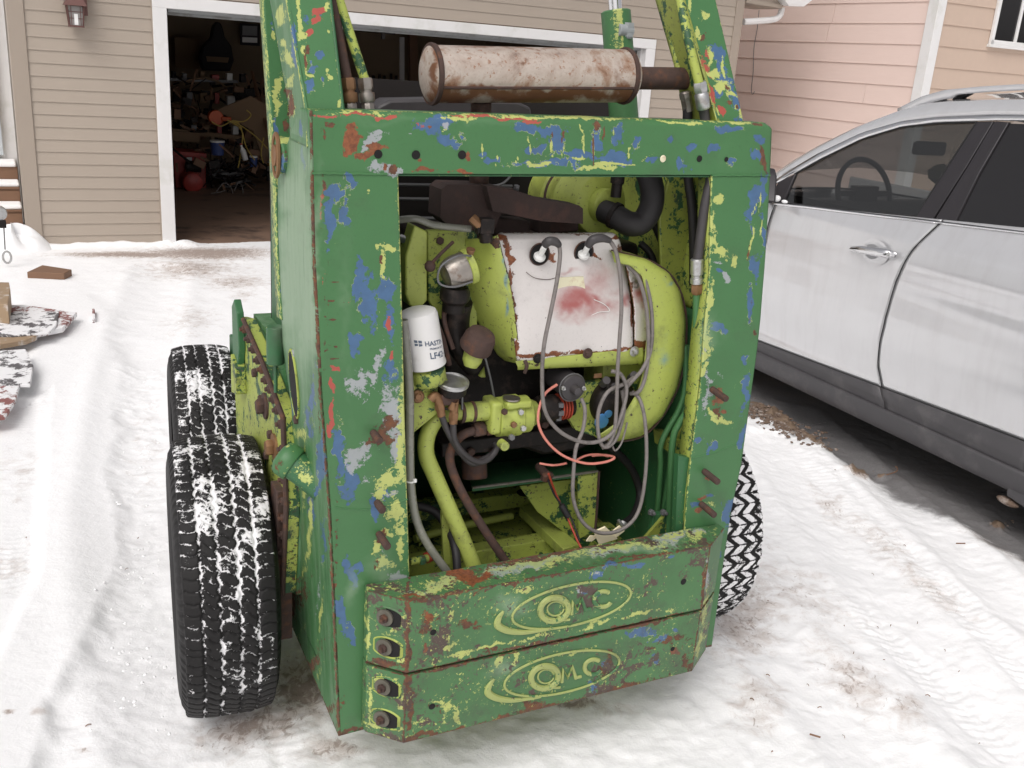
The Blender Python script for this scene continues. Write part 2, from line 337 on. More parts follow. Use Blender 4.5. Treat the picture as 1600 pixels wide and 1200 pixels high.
def mat_car():
    n = N('silver_car_paint'); a = n.noise(1.3, 5, .6); b = n.noise(16, 5, .6, stretch=(1, 1, .15)); col = n.mix(a, (.64, .64, .655), (.69, .69, .70)); col = n.mix(n.math('MULTIPLY', n.step(b, .4, .75), .25), col, (.50, .485, .475))
    n.set(Base_Color=col, Metallic=.5, Roughness=.2, Coat_Weight=1.0, Coat_Roughness=.04); return n.m
M_CARPAINT = mat_car()
M_CLAD = simple('grey_plastic_cladding', (.065, .062, .066), .55, 0, .2, 12, .1, 150, .001, dirt=((.16, .15, .15), 5, .3))
M_BPILLAR = simple('satin_black_pillar', (.025, .022, .025), .35, 0, .15, 8)
M_GASKET = simple('black_gap', (.012, .012, .013), .7)
M_GREYCAB = simple('grey_car_interior', (.09, .085, .085), .7, 0, .15)
def mat_glass():
    n = N('tinted_glass'); t = n.t; tr = t.nodes.new('ShaderNodeBsdfTransparent'); tr.inputs[0].default_value = (.47, .48, .475, 1); g = t.nodes.new('ShaderNodeBsdfGlossy'); g.inputs['Roughness'].default_value = .03; g.inputs[0].default_value = (.9, .9, .9, 1)
    f = t.nodes.new('ShaderNodeFresnel'); ge = t.nodes.new('ShaderNodeNewGeometry'); n.l(n.math('SUBTRACT', 1.5, n.math('MULTIPLY', ge.outputs['Backfacing'], .8333)), f.inputs[0]); mx = t.nodes.new('ShaderNodeMixShader'); ad = n.math('ADD', f.outputs[0], .03)
    n.l(ad, mx.inputs[0]); n.l(tr.outputs[0], mx.inputs[1]); n.l(g.outputs[0], mx.inputs[2]); n.l(mx.outputs[0], n.out.inputs[0]); return n.m
M_GLASS = mat_glass()
def mat_glass2():
    n = N('privacy_glass'); n.set(Base_Color=(.012, .011, .012), Roughness=.05); n.p.inputs['Specular IOR Level'].default_value = .6; return n.m
M_PGLASS = mat_glass2()
M_CARD = simple('cardboard', (.20, .13, .075), .8, 0, .12, 10)
M_PLY = simple('garage_wall_board', (.21, .155, .10), .8, 0, .15, 3)
M_FLOOR = simple('muddy_concrete_floor', (.21, .135, .095), .6, 0, .35, 4, .3, 25, .004, dirt=((.05, .035, .03), 2.2, .8))
M_GREY = simple('mid_grey_metal', (.16, .16, .165), .5, .3, .2, 12)
M_RED = simple('faded_red_metal', (.36, .045, .035), .45, 0, .2, 14, dirt=((.12, .03, .025), 8, .5))
M_BLACKT = simple('black_cloth', (.02, .018, .02), .85, 0, .3, 12)
M_BLUEP = simple('blue_plastic', (.04, .07, .22), .5, 0, .15)
M_ORANGE = simple('orange_plastic', (.55, .10, .03), .5, 0, .15)
M_YCORD = simple('yellow_cord', (.42, .30, .06), .6, 0, .15)
M_BROWNWOOD = simple('brown_deck_wood', (.20, .11, .065), .7, 0, .15, 8, .2, 60, .001)
M_TIMBER = simple('pale_timber', (.34, .24, .15), .75, 0, .2, 10, .3, 60, .002, dirt=((.75, .74, .73), 9, .6))
def dusted(name, col, sc, th):
    n = N(name); a = n.noise(sc, 8, .7, .4); b = n.noise(sc*4, 5, .6); m = n.step(a, th, th+.05); n.set(Base_Color=n.mix(m, n.mix(b, tuple(c*.7 for c in col), tuple(c*1.3 for c in col)), (.84, .835, .84)), Roughness=.7); n.bump(m, .5, .006); return n.m
M_DARKBOARD = dusted('snow_dusted_dark_board', (.12, .112, .115), 7, .44)
M_REDBOARD = dusted('snow_dusted_red_sheet', (.27, .11, .10), 8, .45)
M_DIRT = simple('frozen_dirt', (.16, .11, .08), .9, 0, .4, 40, .8, 60, .01, dirt=((.55, .50, .46), 20, .5))
M_COPPER = simple('copper_lantern', (.16, .085, .075), .5, .6, .2, 30)
def mat_frost():
    n = N('lantern_glass'); n.set(Base_Color=(.40, .38, .36), Roughness=.2); n.p.inputs['Transmission Weight'].default_value = .3; return n.m
M_LGLASS = mat_frost()

def vnoise(x, y, seed, per=256):
    r = np.random.default_rng(seed).random((per, per)); xi = np.floor(x).astype(int); yi = np.floor(y).astype(int); fx = x-xi; fy = y-yi
    fx = fx*fx*(3-2*fx); fy = fy*fy*(3-2*fy); g = lambda a, b: r[a % per, b % per]
    return (g(xi, yi)*(1-fx)+g(xi+1, yi)*fx)*(1-fy)+(g(xi, yi+1)*(1-fx)+g(xi+1, yi+1)*fx)*fy-.5
def fbm(x, y, s, seed, o=5, g=.55):
    t = 0; a = 1
    for k in range(o): t = t+a*vnoise(x*s+k*7.3, y*s+k*3.1, seed+k); s *= 2.03; a *= g
    return t
# ------------------------------------------------------------------ wear marks on the paint (where the photograph shows them)
MARKS = dict(face=[], side=[], weight=[], white=[], lime=[], tower=[], muff=[])
LAY = dict(b=0, y=1, r=2, w=3, o=4, p=5, n=6)
def mk(grp, lay, *items):
    for it in items:
        if len(it) == 4: it = (*it, 0, 1.)
        elif len(it) == 5: it = (*it, 1.)
        x_, y_, rx_, ry_, an_, s_ = it; q_ = .80 if lay in 'bo' else (.72 if grp == 'tower' and lay == 'y' else .9)
        MARKS[grp].append((LAY[lay], x_, y_, rx_*q_, ry_*q_, an_, s_))
def ln(grp, lay, *items):                       # thin scratches: x1,y1,x2,y2,width
    for x1, y1, x2, y2, w in items:
        MARKS[grp].append((LAY[lay], (x1+x2)/2, (y1+y2)/2, math.hypot(x2-x1, y2-y1)/2+w, w, math.degrees(math.atan2(y2-y1, x2-x1)), 1.25))
def wear(o, frame, groups, edge=None):
    me = o.data; n = len(me.vertices); co = np.empty(n*3); me.vertices.foreach_get('co', co); co = co.reshape(-1, 3)
    px, py = project(frame.world(co)); W = np.zeros((n, 8))
    wx = 13*fbm(px, py, 1/26., 101, 3)+5*fbm(px, py, 1/7., 103, 2); wy = 17*fbm(px, py, 1/30., 105, 3)+6*fbm(px, py, 1/8., 107, 2); hol = np.minimum(0, .6*fbm(px, py, 1/11., 109, 3)+.06)
    for g in groups:
        for (k, cx, cy, rx, ry, an, s) in MARKS[g]:
            a = math.radians(an); kf = min(1., min(rx, ry)/7.); dx = px-cx+wx*kf; dy = py-cy+wy*kf; X = (dx*math.cos(a)+dy*math.sin(a))/rx; Y = (-dx*math.sin(a)+dy*math.cos(a))/ry
            d2 = X*X+Y*Y; W[:, k] = np.maximum(W[:, k], s*np.clip(1.04-.62*np.sqrt(d2)+(hol*kf if k in (0, 1, 3) else 0)*(d2 < 3), 0, 1))
    if edge is not None: 
        for k, arr in edge.items(): W[:, LAY[k]] = np.maximum(W[:, LAY[k]], arr)
    a = me.attributes.new('wearA', 'FLOAT_COLOR', 'POINT'); a.data.foreach_set('color', W[:, [0, 1, 2, 3]].ravel())
    b = me.attributes.new('wearB', 'FLOAT_COLOR', 'POINT'); b.data.foreach_set('color', W[:, [4, 5, 6, 7]].ravel())
    return o
# blue chips on the rear frame
mk('face', 'b', (560, 420, 9, 22), (558, 440, 12, 50), (575, 475, 16, 60), (556, 540, 10, 25), (605, 460, 18, 40), (608, 510, 12, 45), (612, 580, 16, 30, 0, .8), (520, 300, 26, 16), (540, 335, 14, 26), (515, 345, 10, 60), (548, 285, 16, 9),
   (545, 750, 16, 50, 0, .9), (530, 700, 12, 60), (540, 880, 18, 14), (548, 900, 14, 34), (535, 965, 14, 40), (545, 990, 9, 26), (560, 885, 16, 16), (605, 770, 16, 14), (590, 800, 12, 30),
   (700, 215, 30, 16), (668, 200, 24, 20), (690, 190, 30, 12), (755, 240, 12, 8), (770, 250, 24, 8), (820, 200, 28, 12), (860, 205, 46, 12), (835, 232, 26, 10), (870, 225, 18, 26), (900, 245, 70, 9), (850, 258, 80, 8), (960, 250, 30, 14), (930, 220, 12, 34), (965, 215, 14, 26), (995, 230, 10, 12), (1018, 250, 14, 10), (1065, 258, 14, 16), (1047, 215, 9, 9), (1085, 232, 10, 8), (1140, 205, 34, 8), (1178, 240, 9, 18, -25), (1115, 232, 14, 6), (1190, 215, 16, 12), (1145, 250, 10, 8),
   (1180, 320, 12, 60, 8), (1195, 300, 8, 50), (1183, 420, 9, 30), (1170, 470, 7, 46), (1193, 370, 7, 30), (1127, 425, 8, 6), (1125, 515, 12, 8), (1165, 610, 8, 44, 8), (1160, 680, 8, 30, 8), (1095, 690, 8, 9, 0, 1), (1112, 700, 8, 10), (1120, 860, 8, 40, 14), (1140, 800, 10, 40, 12), (1090, 785, 12, 6), (1112, 778, 10, 6, 0, .8), (1163, 560, 8, 12))
mk('face', 'y', (600, 410, 5, 34, 4), (592, 382, 7, 6), (612, 384, 8, 8, 60), (625, 640, 10, 50, 0, .8), (628, 700, 8, 70, 0, .9), (610, 745, 26, 22), (600, 770, 18, 10), (618, 800, 14, 40, 0, .8), (590, 855, 12, 16), (600, 880, 18, 14, 0, .8), (628, 850, 6, 40), (606, 835, 14, 8), (548, 690, 10, 20, 0, .4),
   (578, 300, 4, 4), (1122, 303, 14, 11, 20), (1112, 345, 4, 20, 4), (1125, 395, 18, 7, 30), (1150, 405, 7, 6), (1107, 480, 5, 60, 6, .9), (1113, 375, 9, 12), (1105, 540, 12, 44, 12, .8), (1102, 580, 18, 9, -30), (1130, 655, 16, 7, 10), (1112, 640, 8, 14, -30), (1118, 655, 10, 6, 20), (1100, 560, 8, 20), (1112, 790, 14, 4, 0, .6), (880, 184, 200, 3, 2, .9), (1070, 190, 60, 3, 2, .9), (1140, 192, 50, 4, 2, .9), (560, 176, 60, 4, 1, .8), (720, 184, 40, 5, 1, .8), (840, 258, 30, 5), (930, 262, 40, 4), (948, 255, 12, 4), (905, 250, 12, 3), (1150, 600, 5, 12, 0, .5), (1097, 330, 5, 14, 0, .7))
mk('face', 'w', (555, 215, 8, 22, 10, .2), (577, 218, 14, 20, 20), (592, 205, 14, 8), (598, 262, 22, 9, 10), (615, 270, 14, 7), (560, 600, 14, 30, -40, .9), (575, 590, 24, 12, 40, .9), (590, 575, 9, 40, 10, .8), (612, 640, 20, 50, 0, .9), (618, 700, 14, 34), (605, 770, 30, 12, 0, .8), (560, 712, 26, 14, -20, .9), (555, 725, 14, 10), (570, 750, 14, 9, 0, .6), (605, 870, 10, 10, 0, .6), (622, 900, 16, 12), (1105, 600, 9, 60, 8, .7), (1098, 560, 6, 40), (1135, 430, 8, 7), (1125, 590, 8, 8, 0, .6), (545, 500, 6, 5, 0, .2), (640, 210, 4, 2), (696, 195, 8, 5), (850, 190, 60, 4, 0, .4), (1123, 410, 10, 3))
mk('face', 'o', (523, 575, 12, 8, -20), (519, 600, 5, 16), (518, 650, 5, 34), (516, 670, 6, 12), (500, 320, 6, 50, 0, .7), (505, 430, 4, 30, 0, .5), (513, 180, 30, 4, 0, .9), (560, 179, 36, 5), (610, 182, 26, 4), (660, 195, 14, 12, 0, .5), (745, 180, 60, 4), (800, 182, 60, 5, 2, 1), (830, 190, 26, 4), (700, 205, 20, 8, 0, .4), (608, 510, 6, 16), (612, 560, 6, 12), (545, 470, 4, 20, 0, .5))
mk('face', 'n', (545, 215, 14, 22, 15, 1.3), (572, 240, 26, 9, -10), (595, 228, 16, 8), (585, 222, 12, 6), (662, 268, 26, 5), (722, 271, 24, 4), (655, 246, 7, 7), (727, 243, 7, 7), (670, 198, 5, 4), (1118, 612, 12, 18, 0, .8), (1108, 742, 8, 6), (1100, 778, 9, 4), (1090, 795, 9, 5), (1130, 640, 5, 6), (545, 1130, 14, 4, 0, .5), (598, 262, 4, 8))
mk('face', 'r', (608, 262, 9, 7), (598, 258, 8, 5), (503, 300, 4, 60, 0, .6), (512, 500, 4, 60, 2, .5), (510, 440, 3, 200, 2, .45), (524, 900, 3, 200, 2, .5), (596, 680, 26, 18, 0, .7), (600, 675, 14, 20), (606, 655, 12, 18), (585, 690, 20, 10, 0, .7), (573, 700, 8, 10, 0, .5), (605, 800, 10, 12, 0, .6), (598, 840, 14, 14, 0, .7), (590, 880, 10, 16, 0, .5), (550, 1142, 26, 4, -14, 1), (535, 1100, 8, 40, 0, .5), (1172, 480, 3, 60, 4, .5), (1090, 1006, 30, 4, 0, .9), (1118, 990, 6, 20, 0, .5), (506, 200, 5, 24, 0, .7), (515, 195, 6, 8), (930, 195, 5, 8), (1188, 245, 6, 14, -20, .8), (1182, 195, 10, 3), (597, 405, 4, 14), (1172, 395, 4, 10), (1178, 520, 4, 8), (1120, 640, 6, 12))
mk('face', 'p', (490, 400, 10, 140, 3, .6), (540, 480, 14, 120, 0, .25), (548, 600, 8, 80, 0, .25), (600, 900, 30, 40, 0, .4), (550, 920, 12, 30, 0, .5), (700, 190, 200, 6, 0, .2), (1110, 520, 20, 40, 0, .4))
# the worn outlines of old lettering on the top beam
ln('face', 'y', (755, 222, 752, 250, 1.6), (778, 240, 776, 258, 1.2), (824, 215, 829, 240, 1.4), (810, 244, 805, 256, 1.3), (861, 215, 862, 250, 1.6), (912, 205, 910, 250, 1.6), (880, 228, 878, 248, 1.2), (926, 210, 927, 255, 1.2), (927, 256, 985, 257, 1.2), (984, 228, 983, 250, 1.4), (958, 204, 957, 220, 1.2), (1003, 252, 1020, 240, 1), (905, 195, 913, 212, 1.2), (690, 205, 700, 200, 1.2), (1175, 340, 1186, 310, 1.6), (1187, 330, 1190, 300, 1.2), (1178, 355, 1170, 400, 1.6), (1192, 340, 1187, 370, 1.4))
ln('face', 'r', (882, 205, 877, 224, 1.6), (943, 200, 942, 222, 1.4), (862, 208, 861, 222, 1.4), (1188, 226, 1196, 262, 3), (925, 200, 928, 256, 1), (512, 440, 536, 440, .8), (514, 470, 534, 472, .8), (512, 500, 532, 500, .8), (514, 540, 533, 543, .8), (512, 560, 533, 560, .8))
# streaky left side panel
mk('side', 'p', (465, 380, 24, 160, 0, 1.1), (478, 240, 12, 50, 0, .6), (480, 480, 14, 90, 0, 1), (450, 450, 20, 100, 0, 1))
mk('side', 'b', (497, 740, 9, 110, 6), (483, 650, 7, 60, 4, .8), (505, 850, 8, 60, 6, .7), (474, 250, 4, 40, 0, .8), (456, 640, 6, 26, 0, .7), (468, 390, 3, 12, 0, .4), (490, 620, 8, 80, 3, .8), (470, 200, 6, 30, 0, .8))
mk('side', 'y', (485, 820, 4, 90, 7, .9), (478, 760, 6, 40, 6, .8), (470, 720, 10, 34, 10, .6), (462, 800, 6, 120, 4, .7), (500, 960, 3, 60, 8, .8), (466, 1000, 4, 60, 22, .5), (496, 1060, 4, 40, 24, .6), (465, 680, 14, 14, 0, .7), (445, 700, 10, 60, 0, .5))
mk('side', 'r', (470, 930, 12, 60, 20, .6), (490, 1040, 12, 60, 24, .7), (515, 1115, 8, 40, 28, .7), (455, 860, 10, 90, 0, .8), (502, 600, 3, 130, 3, .6), (450, 950, 14, 60, 10, .8), (440, 780, 10, 80, 0, .6))
mk('side', 'w', (497, 930, 3, 60, 5, .6))
# chips on the towers and lift arms
mk('tower', 'y', (440, 20, 14, 24), (430, 50, 10, 14), (443, 65, 14, 14), (448, 92, 16, 15), (436, 140, 10, 30), (430, 160, 8, 40), (450, 130, 10, 24), (455, 165, 7, 22), (468, 30, 6, 60), (472, 55, 12, 12), (476, 75, 6, 14), (510, 10, 5, 12), (478, 100, 3, 30), (483, 120, 8, 6), (509, 115, 5, 6), (517, 122, 6, 5), (514, 50, 4, 6), (530, 160, 6, 10), (462, 228, 14, 10), (460, 240, 8, 12), (440, 215, 8, 12), (436, 275, 7, 40, 0, .7), (467, 265, 8, 10), (445, 330, 6, 50, 0, .6), (440, 395, 6, 40, 0, .6), (1098, 25, 8, 12, -30), (1088, 50, 6, 14), (1095, 60, 10, 6), (1078, 5, 4, 20), (1085, 70, 5, 30, -18, .8), (1130, 140, 16, 22, -20), (1115, 120, 12, 14), (1140, 155, 14, 10), (1128, 100, 3, 16), (1152, 175, 8, 14), (1108, 90, 6, 20), (1130, 115, 3, 20, -15), (1118, 180, 4, 16), (960, 25, 14, 26), (950, 40, 12, 14), (965, 12, 10, 8), (960, 175, 20, 14, 0, .8), (974, 165, 12, 10), (985, 60, 8, 6))
mk('tower', 'b', (425, 30, 7, 60, 0, .5), (430, 200, 8, 30, 0, .8), (436, 250, 8, 50, 0, .9), (441, 330, 6, 60, 0, .9), (443, 420, 5, 70), (458, 60, 4, 40, 0, .9), (461, 90, 4, 30), (490, 110, 16, 10), (482, 140, 8, 16), (503, 90, 8, 8), (503, 128, 7, 8), (486, 98, 6, 6), (500, 20, 8, 20, 0, .6), (480, 25, 8, 14, 0, .7), (462, 250, 7, 16), (1118, 85, 12, 22, -15), (1135, 130, 14, 34, -15, .9), (1148, 160, 12, 24, -15), (1152, 185, 10, 12), (1120, 108, 8, 16), (1125, 150, 10, 12))
mk('tower', 'o', (486, 45, 8, 14, 20), (495, 25, 12, 8), (501, 16, 14, 6), (480, 50, 8, 8), (1106, 110, 5, 30, -22, .9), (1112, 150, 7, 26, -25), (1125, 180, 8, 14, -20), (1104, 85, 4, 10))
mk('tower', 'r', (452, 150, 8, 12, 0, .8), (455, 165, 6, 14), (450, 190, 5, 20, 0, .8), (478, 95, 3, 20), (482, 78, 3, 8), (1136, 140, 4, 5), (1100, 60, 6, 6), (446, 240, 8, 20, 0, .6), (460, 270, 12, 6, 0, .8), (1140, 165, 5, 4), (1152, 168, 4, 3), (435, 260, 4, 40, 0, .5))
# counterweights
mk('weight', 'y', (600, 925, 40, 8, -8, .8), (760, 895, 90, 8, -12, .7), (830, 880, 60, 7, -12), (960, 855, 60, 8, -12, .8), (1060, 835, 50, 8, -10, .7), (700, 910, 60, 6, -10, .7), (705, 960, 5, 10), (695, 995, 12, 8), (700, 1008, 20, 5, -12), (770, 1010, 40, 4, -14, .9), (830, 998, 40, 5, -14, .8), (1000, 960, 50, 4, -14, .8), (930, 975, 50, 4, -14, .7), (720, 1020, 20, 5, -10), (780, 1038, 5, 14, 10), (805, 1030, 6, 20, 4, .8), (820, 920, 20, 5, -10, .8), (700, 930, 30, 4, -12, .6), (600, 1060, 24, 7, 8, 1), (600, 1138, 40, 5, 12), (625, 970, 8, 18, 20, .9), (625, 1030, 10, 6), (625, 1095, 6, 12), (700, 1110, 10, 20, 8, .8), (713, 1120, 8, 18), (690, 1100, 12, 4), (1100, 950, 6, 40, 10, .8), (1090, 1000, 6, 30, 10, .8), (648, 1000, 8, 6, 0, .4), (1045, 950, 12, 5, -10, .7), (890, 1020, 60, 5, -14, .5), (574, 980, 5, 60, 0, .8), (576, 1090, 5, 50, 0, .8), (660, 1130, 40, 5, -5, .6), (790, 1095, 20, 4, -12, .5))
mk('weight', 'r', (637, 1000, 4, 150, 0, 1), (640, 1110, 4, 60, 0, 1), (660, 1150, 40, 6, -14), (750, 1135, 100, 6, -14, 1.), (860, 1108, 80, 10, -14, .8), (960, 1082, 80, 7, -14, .9), (1050, 1058, 40, 6, -14, .9), (830, 1108, 30, 14, -14, .8), (668, 975, 18, 24, 0, .7), (735, 980, 24, 12, 0, .8), (700, 1040, 60, 4, -10, 1), (850, 1005, 120, 4, -12, .9), (1000, 975, 100, 4, -12, .9), (800, 912, 160, 4, -11, .7), (700, 932, 60, 5, -8, .9), (660, 935, 30, 6, -6, 1), (1000, 868, 100, 3, -11, .8), (770, 965, 20, 8, 0, .6), (640, 925, 60, 8, -10, .5), (730, 900, 50, 10, -12, .6), (900, 860, 200, 4, -12, .9), (800, 875, 80, 4, -12, .9), (605, 1035, 34, 6, 8, .9), (640, 1070, 8, 20), (955, 1030, 7, 40, 0, .7), (1055, 1000, 40, 10, -12, .7), (1015, 1020, 24, 10, 0, .6), (1098, 920, 3, 60, 4, .9), (1075, 1030, 8, 20, 0, .7), (940, 1050, 14, 16, 0, .6), (735, 1070, 20, 6, 0, .4), (680, 1110, 16, 20, 0, .5), (770, 1020, 20, 6, 0, .7))
mk('weight', 'y', (690, 915, 80, 12, -8, .85), (880, 876, 70, 10, -12, .8), (1000, 850, 60, 9, -12, .8), (1085, 838, 30, 9, -10, .8))
mk('weight', 'w', (780, 893, 50, 12, -12, 1), (830, 884, 40, 10, -12, 1), (960, 860, 70, 10, -12, .95), (1050, 838, 50, 9, -10, .95), (660, 922, 50, 6, -8, .8))
mk('weight', 'n', (740, 905, 40, 12, -8, 1), (720, 900, 30, 9, -10), (640, 930, 24, 5, -8, .7), (668, 965, 14, 12, 0, .8), (663, 1010, 8, 14, 0, .8), (1060, 1015, 10, 6))
mk('weight', 'w', (790, 890, 40, 8, -12, .9), (850, 878, 60, 8, -12, .9), (940, 862, 50, 8, -12, .9), (1020, 845, 60, 8, -12, .8), (1085, 832, 24, 8, -10, .9), (680, 915, 40, 6, -8, .7), (935, 895, 20, 9, -10, .5), (1103, 900, 4, 50, 3, .8), (905, 920, 10, 6))
mk('weight', 'b', (935, 897, 22, 10, -12, .9), (995, 882, 30, 7, -12, .9), (960, 885, 20, 6), (912, 924, 10, 6), (935, 935, 10, 8), (1000, 985, 34, 9, -12, .9), (1030, 1000, 30, 9, -8, .8), (1055, 985, 14, 8, 0, .8), (950, 1040, 8, 14), (1075, 825, 30, 6, -8, .8), (1020, 1035, 12, 12, 0, .7), (928, 1075, 16, 14, 0, .9), (1090, 1000, 6, 30, 10, .4), (660, 1092, 6, 5, 0, .6), (1048, 868, 8, 4))
mk('weight', 'p', (800, 890, 160, 8, -12, .6), (980, 860, 120, 8, -12, .6), (800, 945, 30, 16, -12, .5), (790, 1050, 30, 16, -12, .5))
# engine shroud
mk('white', 'n', (792, 400, 6, 20, -8), (797, 440, 5, 30, -8, 1.1), (800, 490, 5, 34, -3, 1.1), (806, 540, 4, 16), (782, 372, 12, 6), (850, 553, 40, 5, -4, .9), (905, 550, 30, 6, -3, .9), (965, 546, 40, 5, -3, .9), (1000, 535, 10, 12), (925, 398, 20, 7, 20, .8), (862, 405, 9, 8, 0, .8), (820, 556, 14, 5), (962, 366, 10, 5), (895, 443, 5, 5), (988, 480, 3, 60, 2, .7), (1008, 520, 5, 12, 0, .7))
mk('white', 'r', (790, 385, 5, 26, -8, .8), (802, 475, 4, 60, -4, .8), (808, 545, 4, 20), (840, 556, 60, 4, -3, .9), (930, 550, 60, 4, -3, .8), (1002, 538, 12, 9, 0, 1), (988, 470, 2, 70, 2, .9), (970, 390, 4, 14), (870, 363, 90, 3, 0, .7), (1015, 470, 4, 40, 8, .6))
mk('white', 'p', (840, 375, 24, 6, 0, .0))
mk('white', 'o', (908, 472, 62, 34, 8, .9), (893, 482, 34, 22, 0, .95), (940, 440, 46, 46, 0, .55), (945, 475, 60, 30, 10, .75), (930, 465, 24, 18, 20, .8), (978, 468, 20, 22, 0, .95), (1006, 462, 16, 26, 0, 1.), (960, 450, 30, 20, 20, .6), (885, 426, 26, 7, -10, .7), (1008, 440, 10, 20, 0, .8), (850, 380, 60, 12, 0, .35), (905, 500, 30, 14, 0, .5))
mk('lime', 'b', (785, 410, 6, 50, -12, .9), (792, 440, 5, 30, -10, .9), (1046, 446, 9, 11, 0, .8), (1035, 440, 16, 10, 0, .5), (1040, 560, 16, 30, 0, .65), (1030, 545, 24, 12, 0, .6), (1048, 530, 12, 12, 0, .5), (790, 480, 4, 20))
mk('lime', 'r', (768, 378, 12, 9), (752, 376, 8, 6), (800, 520, 3, 40, 0, .6), (830, 570, 20, 4, 0, .7), (975, 600, 12, 30, 20, .8), (770, 700, 60, 6, 0, .5), (795, 560, 12, 10, 0, .5), (700, 620, 8, 12, 0, .5), (750, 640, 10, 4))
mk('muff', 'r', (830, 150, 160, 12, 1, 1.), (700, 150, 40, 20, 0, .8), (676, 110, 5, 60, 3, .9), (980, 150, 20, 20, 0, .8), (822, 92, 5, 12, 20, .6), (810, 100, 18, 3, -5, .7), (785, 90, 5, 12, 30, .5), (720, 105, 10, 20, 0, .15), (825, 75, 160, 2.5, 1, .55), (965, 120, 10, 44, 4, .35))

